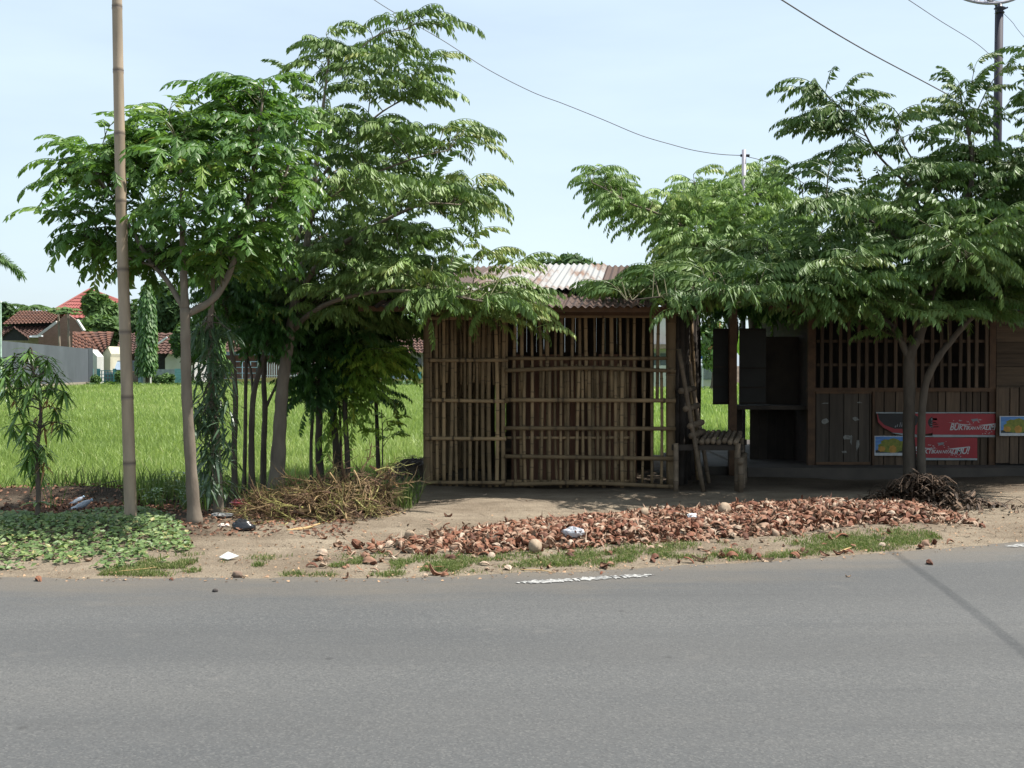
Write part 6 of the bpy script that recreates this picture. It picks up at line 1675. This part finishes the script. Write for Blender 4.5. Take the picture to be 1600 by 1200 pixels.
# satellite dish above the frame on a mast behind the pole
Yd = 21.0
dc = P(1541, -27, Yd)
mz = 0.0
mx_ = P(1557, 565, Yd)[0]
dish = thing('satellite_dish', (mx_, Yd + 0.25, 0), 'mesh satellite dish whose grey rim dips in at the top right above the utility pole', 'satellite dish')
GREYM = simple('grey_metal', (0.30, 0.29, 0.34), (0.22, 0.21, 0.25), rough=0.5, bmp=0)
m = MB(); nrm_d = nrm((-0.1, -0.75, 0.65)); su = nrm(np.cross(nrm_d, (0, 0, 1))); sv = np.cross(su, nrm_d)
rim = np.array([dc + 0.72 * (math.cos(a) * su + math.sin(a) * sv) for a in np.linspace(0, 2 * math.pi, 49)]); m.tube(rim, 0.028, 7, caps=False); m.build('rim', GREYM, dish, smooth=True)
m = MB()
for k in range(12):
    a = k * math.pi / 6; pts_ = [dc - nrm_d * 0.28 * (1 - t * t) + 0.72 * t * (math.cos(a) * su + math.sin(a) * sv) for t in np.linspace(0.05, 1, 7)]; m.tube(pts_, 0.010, 5, caps=False)
for t in (0.35, 0.7):
    m.tube([dc - nrm_d * 0.28 * (1 - t * t) + 0.72 * t * (math.cos(a) * su + math.sin(a) * sv) for a in np.linspace(0, 2 * math.pi, 37)], 0.008, 5, caps=False)
m.build('mesh_ribs', GREYM, dish)
m = MB()
for a in (0.5, 2.6, 4.71): m.tube([dc + 0.72 * (math.cos(a) * su + math.sin(a) * sv), dc + nrm_d * 0.5], 0.010, 5)
m.tube([dc + nrm_d * 0.45, dc + nrm_d * 0.6], 0.05, 8); m.build('feed_arm', GREYM, dish)
m = MB(); m.tube([(mx_, Yd + 0.25, 0), (mx_ + 0.05, Yd + 0.25, dc[2] - 0.35), dc - nrm_d * 0.28], 0.03, 8); m.build('mast', DKPOLE, dish)
# short pole behind the hut
Ys = 15.9
sb = (P(1161, 565, Ys)[0], Ys, 0)
shp = thing('service_pole', sb, 'plain grey pole standing behind the hut, its top above the fresh green tree', 'pole')
m = MB(); m.tube([(sb[0], Ys, -0.3), (sb[0], Ys, P(1161, 234, Ys)[2])], [0.040, 0.032], 10); m.build('shaft', GREYM, shp, smooth=True)
m = MB(); m.tube([(sb[0] - 0.05, Ys, P(1161, 243, Ys)[2]), (sb[0] + 0.08, Ys, P(1161, 243, Ys)[2])], 0.02, 8); m.build('hook', DKPOLE, shp)
WIRE = simple('cable', (0.16, 0.15, 0.16), (0.11, 0.10, 0.11), rough=0.6, bmp=0)
def wire(pts_, r, label):
    c = curve_pts(pts_, 12); m = MB(); m.tube(c, r, 6)
    return tag(m.build('overhead_wire', WIRE, smooth=True, origin=c[0]), label, 'wire', 'overhead wires')
wire([P(480, -80, 16.9), P(585, 0, 16.6), P(690, 62, 16.4), P(760, 107, 16.2), P(830, 143, 16), P(880, 162, 15.9), P(940, 186, 15.7), P(1000, 211, 15.6), P(1050, 226, 15.9), P(1085, 235, 15.9), P(1125, 241, 15.9), P(1161, 243, 15.9)], 0.0055, 'wavy slack wire running from the top left to the short grey pole')
wire([P(1161, 243, 15.9), P(1200, 254, 16.0), P(1240, 276, 16.3), P(1290, 305, 16.6), P(1420, 352, 17.8), P(1555, 392, 19)], 0.005, 'thin wire sagging right from the short grey pole into the dark tree')
wire([P(1080, -95, 11.0), P(1222, 0, 13), P(1340, 72, 15), P(1450, 131, 17), P(1556, 188, 19)], 0.009, 'thick straight cable slanting down from the top to the utility pole')
wire([P(1330, -58, 12), P(1420, 0, 14), P(1470, 33, 15.5), P(1526, 68, 17), P(1560, 98, 19)], 0.005, 'thin upper wire slanting down just left of the utility pole')
wire([P(1563, 16, 19), P(1582, 35, 20), P(1600, 58, 21), P(1680, 150, 25)], 0.005, 'thin wire dropping to the right from the top of the utility pole')
# heavy cable crossing the road at the right; its shadow lies on the asphalt
def shadow_of(px, py, h):
    g_ = G(px, py); return np.array((g_[0] + sun_vec.x / sun_vec.z * h, g_[1] + sun_vec.y / sun_vec.z * h, h))
s0, s1 = shadow_of(1392, 862, 7.4), shadow_of(1600, 1022, 7.6)
d_ = s1 - s0
wire([s0 - d_ * 1.2 + (0, 0, 0.3), s0, s1, s1 + d_ * 1.5 + (0, 0, 0.4)], 0.011, 'heavy bundled cable crossing over the road beyond the right edge')

# ------------------------------------------------------------------ coconut husks
def husk_mat():
    m, nt, bs, _ = node_mat('coconut_husk_skin')
    iv = island(nt)
    v = coords(nt, (1, 1, 1), 'Object')
    skin = ramp(nt, iv, [(0.0, (0.06, 0.026, 0.016)), (0.25, (0.155, 0.055, 0.028)), (0.48, (0.205, 0.093, 0.051)), (0.74, (0.25, 0.145, 0.095)), (0.92, (0.35, 0.26, 0.185)), (1.0, (0.42, 0.35, 0.27))])
    nz = noise(nt, v, 28.0, 5.0, 0.65)
    skin = mixc(nt, maprange(nt, nz, 0.4, 0.7, 0, 0.55), skin, (0.13, 0.05, 0.03))
    inner = mixc(nt, maprange(nt, iv, 0.2, 0.9), (0.13, 0.065, 0.037), (0.40, 0.30, 0.21))
    inner = mixc(nt, maprange(nt, nz, 0.4, 0.7, 0, 0.5), inner, (0.16, 0.085, 0.05))
    c = mixc(nt, attr(nt), inner, skin)
    nt.links.new(c, bs.inputs['Base Color']); bs.inputs['Roughness'].default_value = 0.75
    bs.inputs['Specular IOR Level'].default_value = 0.3
    bump(nt, bs, nz, 0.5, 0.01)
    return m
HUSK = husk_mat()
def husk_shape(seed, L=0.13, W=0.075, curl=0.5, th=0.012):
    """torn boat shaped segment of husk: outer skin, ragged rim, fibrous inside"""
    r = np.random.default_rng(seed); nu, nv = 7, 5
    V = []; T = []
    for layer in (0, 1):
        for i in range(nu):
            u = i / (nu - 1) * 2 - 1
            wd = W * 0.5 * (max(0.06, 1 - abs(u) ** 2.2)) * (1 + 0.12 * r.normal())
            for j in range(nv):
                w = j / (nv - 1) * 2 - 1
                ang = w * curl * 1.5
                R_ = W * 0.55 / max(0.25, curl)
                x = u * L / 2; y = math.sin(ang) * R_ * (wd / (W * 0.5)); z = (math.cos(ang) - 1) * R_ * 0.9 - abs(u) ** 2 * L * 0.22 * (0.6 + curl)
                if layer: z -= th * (1 - 0.5 * abs(u)); x *= 0.94; y *= 0.93
                V.append((x + r.normal(0, 0.0015), y + r.normal(0, 0.0015), z + r.normal(0, 0.0012))); T.append(0.0 if layer else 1.0)
    n = nu * nv; F = []
    for i in range(nu - 1):
        for j in range(nv - 1):
            a = i * nv + j; F.append((a, a + nv, a + nv + 1, a + 1)); F.append((n + a, n + a + 1, n + a + nv + 1, n + a + nv))
    ring = [i * nv for i in range(nu)] + [(nu - 1) * nv + j for j in range(1, nv)] + [i * nv + nv - 1 for i in range(nu - 2, -1, -1)] + [j for j in range(nv - 2, 0, -1)]
    for k in range(len(ring)):
        a, b = ring[k], ring[(k + 1) % len(ring)]; F.append((a, b, n + b, n + a))
    V = np.array(V); V[:, 2] -= V[:, 2].mean()
    return V, np.array(F), np.array(T)
SH = [husk_shape(s, RNG.uniform(0.07, 0.15), RNG.uniform(0.024, 0.056), RNG.uniform(0.4, 1.15), RNG.uniform(0.004, 0.009)) for s in range(24)]
SH_ME = []
for k, (V, F, T) in enumerate(SH):
    mb = MB(); mb.add(V, F, 0, T); SH_ME.append(mb.mesh('coconut_husk', HUSK, smooth=True))
# heap outline on the ground and its height
heap_ridge = np.array([G(*p)[:2] for p in [(560, 862), (700, 852), (830, 843), (930, 838), (1040, 831), (1130, 826), (1230, 821), (1330, 813), (1475, 812)]])
heap_h = np.array([0.005, 0.02, 0.075, 0.10, 0.115, 0.125, 0.13, 0.135, 0.10])
heap_w = np.array([0.36, 0.50, 0.58, 0.62, 0.60, 0.56, 0.52, 0.46, 0.35])
def heap_at(x, y):
    i = np.interp(x, heap_ridge[:, 0], np.arange(len(heap_ridge)))
    yc = np.interp(x, heap_ridge[:, 0], heap_ridge[:, 1]); w = np.interp(i, np.arange(9), heap_w); h = np.interp(i, np.arange(9), heap_h)
    d = (y - yc) / w
    h = h * np.clip((heap_ridge[-1, 0] + 0.1 - x) / 0.35, 0, 1)
    return h * np.clip(1 - d * d, 0, 1) ** 0.8 * (0.75 + 0.5 * vnoise(x, y, 3.0, 50)), d
N = 8200
hx_ = RNG.uniform(heap_ridge[0, 0] - 0.25, heap_ridge[-1, 0] + 0.15, N); hy_ = np.interp(hx_, heap_ridge[:, 0], heap_ridge[:, 1]) + RNG.normal(0, 0.42, N)
hh, dd = heap_at(hx_, hy_)
dens = np.interp(hx_, [heap_ridge[0, 0], heap_ridge[1, 0], heap_ridge[2, 0], heap_ridge[-2, 0], heap_ridge[-1, 0]], [0.05, 0.28, 1, 1, 0.85])
ok = (np.abs(dd) < 1.15 + 0.5 * (RNG.random(N) < 0.12)) & (RNG.random(N) < dens)
hx_, hy_, hh, dd = hx_[ok], hy_[ok], hh[ok], dd[ok]
from mathutils import Euler, Matrix
def husk_pose(z_extra):
    return Euler((RNG.normal(0, 0.5) + (math.pi if RNG.random() < 0.4 else 0), RNG.normal(0, 0.4), RNG.uniform(0, 6.28)))
# the ones that show largest (front and top of the heap) are single husks; the rest is the heap itself
vis = -(hy_) + 1.2 * hh + RNG.normal(0, 0.05, len(hx_)); vis[dd > 0.2] -= 0.6
order = np.argsort(-vis)
single, rest = order[:205], order[205:]
HUSK_LABEL = 'torn reddish brown coconut husk lying at the front of the long husk heap'
first = True
for k in single:
    j = int(RNG.integers(0, len(SH_ME)))
    o = bpy.data.objects.new('coconut_husk', SH_ME[j]); COL.objects.link(o)
    e = husk_pose(0); s = RNG.uniform(0.65, 1.15)
    o.rotation_euler = e; o.scale = (s, s, s)
    o.location = (hx_[k], hy_[k], float(gz(hx_[k], hy_[k])) + hh[k] + 0.022 * s)
    tag(o, HUSK_LABEL, 'husk', 'husks at the front of the husk heap')
mb = MB()
gx = np.linspace(heap_ridge[0, 0] - 0.2, heap_ridge[-1, 0] + 0.3, 110); gy = np.linspace(7.8, 11.4, 60)
V, F = grid_mesh(gx, gy, lambda x, y: gz(x, y) + heap_at(x.ravel(), y.ravel())[0].reshape(x.shape) - 0.012)
hq = heap_at(V[:, 0], V[:, 1])[0]; keep = (hq[F] > 0.004).any(1)
mb.add(V, F[keep], 0, 0.9)
for k in rest:
    V, F, T = SH[int(RNG.integers(0, len(SH)))]
    M = np.array(husk_pose(0).to_matrix()) * RNG.uniform(0.45, 1.1)
    mb.add(V @ M.T + (hx_[k], hy_[k], float(gz(hx_[k], hy_[k])) + hh[k] + 0.018), F, 0, T)
# loose fibres and thin shreds between the shells
for k in range(2600):
    x = RNG.uniform(heap_ridge[0, 0] - 0.2, heap_ridge[-1, 0] + 0.1); i_ = np.interp(x, heap_ridge[:, 0], np.arange(9))
    y = np.interp(x, heap_ridge[:, 0], heap_ridge[:, 1]) + RNG.normal(0, 0.40); z = float(gz(x, y)) + float(heap_at(np.array([x]), np.array([y]))[0][0]) + 0.03 * RNG.random() + 0.008
    if RNG.random() > np.interp(i_, [0, 2, 8], [0.35, 1, 1]): continue
    b2 = RNG.uniform(0, 6.28); d2 = nrm((math.cos(b2), math.sin(b2), RNG.normal(0.1, 0.3)))
    L2 = RNG.uniform(0.03, 0.12); lance(mb, (x, y, z), d2, L2, RNG.uniform(0.006, 0.026), float(RNG.random() < 0.6), RNG.uniform(-0.3, 0.5))
tag(mb.build('husk_heap', HUSK, smooth=True), 'long low heap of broken coconut husks drying on the verge in front of the hut', 'husk heap', None, 'stuff')
N = 75
sx_ = RNG.uniform(-1.5, 3.6, N); sy_ = road_edge(sx_) + np.abs(RNG.normal(0.30, 0.24, N)) - 0.03
for k in range(N):
    o = bpy.data.objects.new('coconut_husk', SH_ME[int(RNG.integers(0, len(SH_ME)))]); COL.objects.link(o)
    s = RNG.uniform(0.4, 1.0); o.scale = (s, s, s)
    o.rotation_euler = (RNG.normal(0, 0.3) + (math.pi if RNG.random() < 0.4 else 0), RNG.normal(0, 0.2), RNG.uniform(0, 6.28))
    o.location = (sx_[k], sy_[k], max(float(gz(sx_[k], sy_[k])), 0.006) + 0.02 * s)
    tag(o, 'loose husk piece strewn on the grass strip between the husk heap and the road', 'husk', 'husk pieces strewn on the grass strip')
# loose pieces lying apart, each seen on its own
loose = [(60, 909, 'pinkish brown husk scrap alone on the road at the far left'), (268, 908, 'small brown husk scrap on the road edge below the creeping vine'), (944, 888, 'dark brown husk lying on the verge just above the white road line'), (940, 898, 'thin husk chip touching the white road line'),
         (1198, 879, 'flat dark husk piece at the asphalt edge right of the white line'), (1242, 871, 'reddish husk pieces on the asphalt edge, below the middle of the grass strip'), (1452, 883, 'pale tan husk alone on the asphalt at the right'), (1325, 903, 'tiny pale chip on the asphalt at the right'), (742, 874, 'brown husk in the grass strip left of the white line'),
         (596, 881, 'red brown husk at the left end of the grass strip'), (607, 872, 'broad flat husk at the left end of the husk heap'), (527, 857, 'pale upright husk left of the husk heap'), (868, 895, 'small brown chip above the left end of the white line'), (1113, 868, 'pale chip in the grass right of the heap front'),
         (1378, 856, 'pale stub of husk near the dark leaf heap'), (505, 845, 'flat husk on the sand left of the husk heap'), (298, 855, 'pinkish husk piece at the right edge of the creeping vine'), (88, 877, 'pinkish husk in the lower edge of the creeping vine'), (138, 880, 'pale husk at the lower edge of the creeping vine'), (758, 776, 'small brown scrap on the sand in front of the hut'), (700, 812, 'pale flake on the sand behind the husk heap')]
for px, py, lb in loose:
    g_ = G(px, py); o = bpy.data.objects.new('coconut_husk', SH_ME[int(RNG.integers(0, len(SH_ME)))]); COL.objects.link(o)
    s = 0.45 if 'tiny' in lb or 'small' in lb or 'chip' in lb else RNG.uniform(0.75, 1.0)
    o.scale = (s, s, s); o.rotation_euler = (RNG.normal(0, 0.3) + (math.pi if RNG.random() < 0.4 else 0), RNG.normal(0, 0.15), RNG.uniform(0, 6.28))
    o.location = (g_[0], g_[1], max(float(gz(g_[0], g_[1])), 0.006) + 0.018 * s)
    tag(o, lb, 'husk', 'loose husk pieces')
# whole pale coconut halves on the heap
COCO = simple('pale_coconut', (0.36, 0.28, 0.20), (0.22, 0.16, 0.11), scale=30, stretch=(1, 1, 0.4), rough=0.85, bmp=0.5, kind='Object')
def on_heap(px, py):
    for Y in np.arange(7.2, 12.5, 0.01):
        q = P(px, py, Y)
        if q[2] <= float(gz(q[0], Y)) + float(heap_at(np.array([q[0]]), np.array([Y]))[0][0]) + 0.02: break
    return q
def coconut(px, py, r, label, lift=0.05, inner=None):
    g_ = on_heap(px, py + r * 60); z = g_[2] + 0.55 * r
    mb = MB(); n = 14; a = np.linspace(0, math.pi, 9)
    prof = [(max(0.003, r * math.sin(t) * (0.92 + 0.05 * math.sin(t * 5))), -r * 1.15 * math.cos(t)) for t in a]
    mb.lathe((0, 0, 0), prof, n); V = mb.v[0]; V *= (1 + 0.05 * np.random.default_rng(int(px)).normal(0, 1, V.shape)).astype(np.float32)
    o = mb.build('whole_coconut', COCO, smooth=True); o.location = (g_[0], g_[1], z); o.rotation_euler = (RNG.uniform(0.9, 1.4), RNG.normal(0, 0.5), RNG.uniform(0, 6.28))
    return tag(o, label, 'coconut')
coconut(1132, 797, 0.060, 'pale whole coconut sitting on top of the middle of the husk heap', 0.06)
coconut(836, 856, 0.058, 'pale whole coconut standing at the front of the husk heap, left of the white bag', 0.05)
coconut(1006, 803, 0.045, 'small pale coconut on the crest of the husk heap', 0.05)
coconut(640, 838, 0.045, 'pale half coconut at the thin left end of the husk heap', 0.02)

# ------------------------------------------------------------------ dark heap of dry leaves and sheaths
DKL = simple('dark_dry_strip', (0.10, 0.062, 0.038), (0.05, 0.034, 0.024), scale=14, rough=0.75, bmp=0, isl=0.75)
mb = MB()
hc = G(1438, 797)
for k in range(1700):
    a = RNG.uniform(0, 6.28); r = abs(RNG.normal(0, 0.58)); x, y = hc[0] + 0.86 * r * math.cos(a) + 0.05, hc[1] + 0.5 * r * math.sin(a) + 0.1
    z = float(gz(x, y)) + 0.33 * math.exp(-(r / 0.55) ** 2) * RNG.uniform(0.35, 1.0) + 0.015
    b2 = RNG.uniform(0, 6.28); L = RNG.uniform(0.06, 0.22); dr_ = np.array((math.cos(b2), math.sin(b2), RNG.normal(-0.1, 0.3)))
    lance(mb, (x, y, z), dr_, L, RNG.uniform(0.012, 0.045), 0.5, RNG.uniform(-0.1, 0.5))
for k in range(60):
    a = RNG.uniform(0, 6.28); r = abs(RNG.normal(0, 0.35)); x, y = hc[0] + r * math.cos(a), hc[1] + 0.5 * r * math.sin(a); z = float(gz(x, y)) + 0.28 * math.exp(-(r / 0.55) ** 2) + 0.01
    b2 = RNG.uniform(0, 6.28); L = RNG.uniform(0.12, 0.28); mb.tube(curve_pts([(x, y, z), (x + 0.5 * L * math.cos(b2), y + 0.3 * L * math.sin(b2), z + 0.06), (x + L * math.cos(b2), y + 0.6 * L * math.sin(b2), z - 0.02)], 3), 0.004, 4, caps=False)
tag(mb.build('dry_leaf_heap', DKL), 'dark brown heap of dry leaves at the right end of the husk heap', 'leaf heap', None, 'stuff')

# ------------------------------------------------------------------ heap of palm flower stalks
STK = simple('dry_flower_stalk', (0.27, 0.185, 0.088), (0.13, 0.085, 0.045), scale=12, rough=0.75, bmp=0, isl=0.45)
STG = simple('greenish_flower_stalk', (0.27, 0.25, 0.085), (0.16, 0.14, 0.05), scale=12, rough=0.7, bmp=0, isl=0.35)
STB = simple('brown_flower_stalk', (0.15, 0.085, 0.05), (0.08, 0.05, 0.032), scale=12, rough=0.8, bmp=0, isl=0.5)
mb = MB()
pc0, pc1 = G(408, 812), G(585, 806)
for k in range(430):
    t = RNG.random() ** 0.8; c = pc0 * (1 - t) + pc1 * t
    hmax = np.interp(t, [0, 0.3, 0.6, 0.85, 1], [0.10, 0.26, 0.33, 0.42, 0.20])
    fy_ = RNG.normal(0, 0.28); zc = hmax * RNG.uniform(0.1, 1.0) * max(0.15, 1 - (fy_ / 0.6) ** 2)
    p0 = c + (RNG.normal(0, 0.10), fy_ + 0.15, zc)
    if t > 0.8 and RNG.random() < 0.75: dmain = nrm((RNG.normal(0.35, 0.35), RNG.normal(-0.5, 0.4), RNG.normal(-0.5, 0.35))); p0 = p0 + (0, 0, 0.10)
    else: dmain = nrm((RNG.normal(0, 1), RNG.normal(-0.2, 0.5), RNG.normal(0.0, 0.22)))
    L = RNG.uniform(0.16, 0.38); mi = int(RNG.choice([0, 1, 2], p=[0.46, 0.24, 0.30]))
    tip = p0 + dmain * L; tip[2] = max(tip[2], 0.03)
    midp = (p0 + tip) / 2 + RNG.normal(0, 0.03, 3); midp[2] = max(midp[2], 0.03)
    cpts = curve_pts([p0, midp, tip], 4); mb.tube(cpts, np.linspace(0.010, 0.004, len(cpts)), 5, mi, caps=False)
    for q in range(11):
        b0 = cpts[int(RNG.integers(1, len(cpts)))]; dv = nrm(dmain + RNG.normal(0, 0.75, 3)); l = RNG.uniform(0.06, 0.21)
        e1 = b0 + dv * l * 0.5; e2 = e1 + nrm(dv + RNG.normal(0, 0.45, 3)) * l * 0.5; e1[2] = max(e1[2], 0.02); e2[2] = max(e2[2], 0.015)
        mb.tube([b0, e1, e2], [0.0042, 0.0034, 0.0018], 3, mi, caps=False)
tag(mb.build('flower_stalk_heap', [STK, STG, STB]), 'tangled heap of dry greenish brown palm flower stalks beside the hut', 'stalk heap', None, 'stuff')
mb = MB()
for k in range(260):
    x, y = RNG.normal(-1.2, 0.35), RNG.normal(13.6, 0.4)
    if x > -0.95: x = -0.95 - RNG.random() * 0.8
    b2 = RNG.uniform(0, 6.28); lance(mb, (x, y, float(gz(x, y)) + 0.02), (math.cos(b2), math.sin(b2), RNG.normal(0.1, 0.2)), RNG.uniform(0.08, 0.3), RNG.uniform(0.01, 0.03), 0.5, 0.3)
tag(mb.build('bank_litter', DKL), 'dark dry leaf litter on the shaded bank at the left corner of the hut', 'leaf litter', None, 'stuff')
# stalk ends and a curved yellow sheath lying in front of it
SHE = simple('yellow_sheath', (0.48, 0.33, 0.15), (0.34, 0.22, 0.10), scale=8, rough=0.6, bmp=0.1)
def stick(pts_, r, label, mat, name='palm_sheath', cat='palm sheath'):
    pts_ = [np.asarray(p) for p in pts_]
    m = MB(); c = curve_pts(pts_, 6); m.tube(c, np.interp(np.linspace(0, 1, len(c)), [0, 0.4, 1], [r * 0.5, r, r * 0.3]), 8); return tag(m.build(name, mat, smooth=True, origin=pts_[0]), label, cat)
stick([G(448, 829, 0.03), G(475, 826, 0.035), G(500, 818, 0.06)], 0.018, 'curved yellow palm sheath on the ground in front of the stalk heap', SHE)
stick([P(578, 728, 11.2), P(600, 742, 11.0), P(622, 760, 10.8)], 0.022, 'orange brown palm stem leaning on the right shoulder of the stalk heap', simple('orange_stem', (0.50, 0.28, 0.12), (0.36, 0.19, 0.08), scale=8, rough=0.7))
stick([G(180, 893, 0.02), G(215, 890, 0.02), G(245, 886, 0.03)], 0.005, 'thin straw coloured stick at the road edge below the creeping vine', SHE, 'stick', 'stick')
stick([G(812, 890, 0.02), G(845, 891, 0.02), G(868, 895, 0.015)], 0.005, 'thin straw coloured stick on the verge left of the white line', SHE, 'stick', 'stick')
stick([G(1312, 862, 0.02), G(1330, 855, 0.03)], 0.008, 'pale short stick on the verge below the dark leaf heap', SHE, 'stick', 'stick')

# ------------------------------------------------------------------ litter
def crumple(name, px, py, size, mat, label, cat, seed, lift=0.0, smooth=False, lumps=2.2):
    g_ = on_heap(px, py) if 'heap' in label and 'stalk' not in label else G(px, py); r = np.random.default_rng(seed); mb = MB()
    n, m_ = 18, 10; V = []
    for i in range(m_):
        th = math.pi * (0.02 + 0.96 * i / (m_ - 1))
        for j in range(n):
            ph = 2 * math.pi * j / n; d = np.array((math.sin(th) * math.cos(ph), math.sin(th) * math.sin(ph), math.cos(th)))
            k = 0.72 + 0.5 * vnoise(np.array([d[0] * lumps + seed]), np.array([d[1] * lumps + d[2] * lumps * 1.3]), 1.6, seed)[0] + r.normal(0, 0.035)
            V.append(d * k * np.array(size))
    V = np.array(V); V[:, 2] = np.maximum(V[:, 2], -size[2] * 0.55)
    F = [(i * n + j, (i + 1) * n + j, (i + 1) * n + (j + 1) % n, i * n + (j + 1) % n) for i in range(m_ - 1) for j in range(n)]
    mb.add(V, F); b0 = mb.n - len(V)
    for o_ in (np.arange(n)[::1], np.arange(n)[::-1] + (m_ - 1) * n):
        mb.fl.append((o_ + b0).astype(np.int32)); mb.ft.append(np.array([n], np.int32)); mb.mi.append(np.array([0], np.int32))
    o = mb.build(name, mat, smooth=smooth); zz = max(float(gz(g_[0], g_[1])), 0.006, g_[2]) + lift * (g_[2] < 0.03)
    o.location = (g_[0], g_[1], zz + size[2] * 0.52)
    return tag(o, label, cat)
BLKBAG = simple('black_plastic', (0.012, 0.012, 0.014), (0.02, 0.02, 0.022), scale=20, rough=0.25, bmp=0.4, bdist=0.01, spec=0.6)
def film(name, c, rough=0.25): return simple(name, c, tuple(k * 0.8 for k in c), scale=25, rough=rough, bmp=0.5, bdist=0.01, spec=0.6)
crumple('plastic_bag', 380, 834, (0.10, 0.07, 0.065), BLKBAG, 'crumpled shiny black plastic bag beside the stalk heap', 'bag', 3, smooth=True)
crumple('plastic_bag', 896, 838, (0.085, 0.06, 0.05), film('white_plastic', (0.42, 0.43, 0.46)), 'white plastic bag caught on the front of the husk heap', 'bag', 8, 0.07)
crumple('plastic_wrapper', 376, 801, (0.10, 0.06, 0.05), film('pink_plastic', (0.50, 0.10, 0.11)), 'pink red plastic wrapper at the left end of the stalk heap', 'wrapper', 5, 0.03)
crumple('plastic_wrapper', 348, 814, (0.11, 0.06, 0.022), film('clear_plastic', (0.36, 0.36, 0.35)), 'flat grey clear plastic wrapper at the foot of the willow leaved tree', 'wrapper', 6, 0.01)
crumple('paper_scrap', 350, 828, (0.05, 0.03, 0.02), film('pale_paper', (0.6, 0.52, 0.46), 0.8), 'small pinkish pale scrap left of the black bag', 'paper', 7)
crumple('paper_scrap', 1082, 809, (0.05, 0.04, 0.025), film('white_paper', (0.66, 0.68, 0.70), 0.7), 'white scrap on the crest of the husk heap left of the whole coconut', 'paper', 9, 0.12)
crumple('paper_scrap', 1250, 739, (0.09, 0.05, 0.008), film('white_litter', (0.55, 0.6, 0.66), 0.7), 'thin white scrap on the shaded ground before the shack, the larger one', 'paper', 10)
crumple('paper_scrap', 1272, 749, (0.06, 0.035, 0.008), film('grey_litter', (0.45, 0.48, 0.52), 0.7), 'thin white scrap on the shaded ground before the shack, the smaller one', 'paper', 12)
crumple('stone', 371, 903, (0.040, 0.032, 0.028), simple('brown_stone', (0.22, 0.15, 0.11), (0.12, 0.085, 0.065), scale=20, rough=0.9, kind='Object'), 'dark brown stone on the road edge below the black bag', 'stone', 13, smooth=True)
crumple('stone', 336, 926, (0.018, 0.016, 0.014), simple('dark_stone', (0.08, 0.07, 0.065), rough=0.9, kind='Object'), 'tiny dark stone on the road below the brown stone', 'stone', 14, smooth=True)
crumple('stone', 388, 824, (0.035, 0.03, 0.02), simple('grey_stone', (0.3, 0.28, 0.25), rough=0.9, kind='Object'), 'grey stone half hidden behind the black bag', 'stone', 15, smooth=True)
# white sheet of paper
g_ = G(357, 877); mb = MB(); z = float(gz(g_[0], g_[1]))
mb.slab([(g_[0] - 0.07, g_[1] - 0.01, z + 0.02), (g_[0] + 0.01, g_[1] - 0.055, z + 0.01), (g_[0] + 0.075, g_[1] + 0.01, z + 0.025), (g_[0] - 0.02, g_[1] + 0.055, z + 0.05)], (0.002, 0.001, 0.004))
tag(mb.build('paper_sheet', simple('white_sheet', (0.46, 0.46, 0.44), (0.38, 0.38, 0.36), rough=0.8, bmp=0.1), origin=(g_[0], g_[1], z)), 'folded white sheet of paper on the verge below the forked tree', 'paper')
# plastic bottles on the bank
CLR = simple('bluish_bottle', (0.36, 0.40, 0.46), (0.22, 0.25, 0.30), scale=18, rough=0.2, bmp=0.3, spec=0.7)
for (px, py, az, s, lb) in ((127, 803, 0.7, 1.0, 'crushed clear bluish bottle on the bank, the larger of the two'), (120, 795, 0.9, 0.7, 'crushed clear bottle on the bank, the smaller one behind')):
    g_ = G(px, py); z = float(gz(g_[0], g_[1])) + 0.05
    b = thing('plastic_bottle', (g_[0], g_[1], z), lb, 'bottle')
    d = np.array((math.cos(az), math.sin(az) * 0.6, 0.45)); d = nrm(d)
    prof = [(0.012, -0.11), (0.030, -0.105), (0.033, -0.08), (0.028, -0.05), (0.034, -0.02), (0.029, 0.01), (0.033, 0.04), (0.024, 0.07), (0.012, 0.095), (0.012, 0.105)]
    m = MB(); m.tube([np.array((g_[0], g_[1], z)) + d * t * s for r, t in prof], [r * s for r, t in prof], 12, flat=0.8); m.build('body', CLR, b, smooth=True)
    m = MB(); m.tube([np.array((g_[0], g_[1], z)) + d * t * s for t in (0.105, 0.122)], 0.015 * s, 10); m.build('cap', BLUEP, b, smooth=True)
# small grit and leaf crumbs on the dirt and road edge
mb = MB(); N = 5000
xg_ = RNG.uniform(-5, 6, N); yg_ = road_edge(xg_) + np.abs(RNG.normal(0.5, 1.3, N)) - 0.18
tk = yg_ < 13.0; xg_, yg_ = xg_[tk], yg_[tk]
V, F, t = leaf_patch(xg_, yg_, np.maximum(gz(xg_, yg_), 0.006) + 0.004, RNG.uniform(0.004, 0.022, len(xg_)) * (0.5 + RNG.random(len(xg_))), RNG.random(len(xg_)), 0.7)
mb.add(V, F, 0, t)
tag(mb.build('grit', simple('leaf_crumb', (0.34, 0.22, 0.13), (0.14, 0.09, 0.06), scale=30, rough=0.9, bmp=0, isl=0.7)), 'small dry crumbs and chips scattered over the sandy verge', 'litter', None, 'stuff')
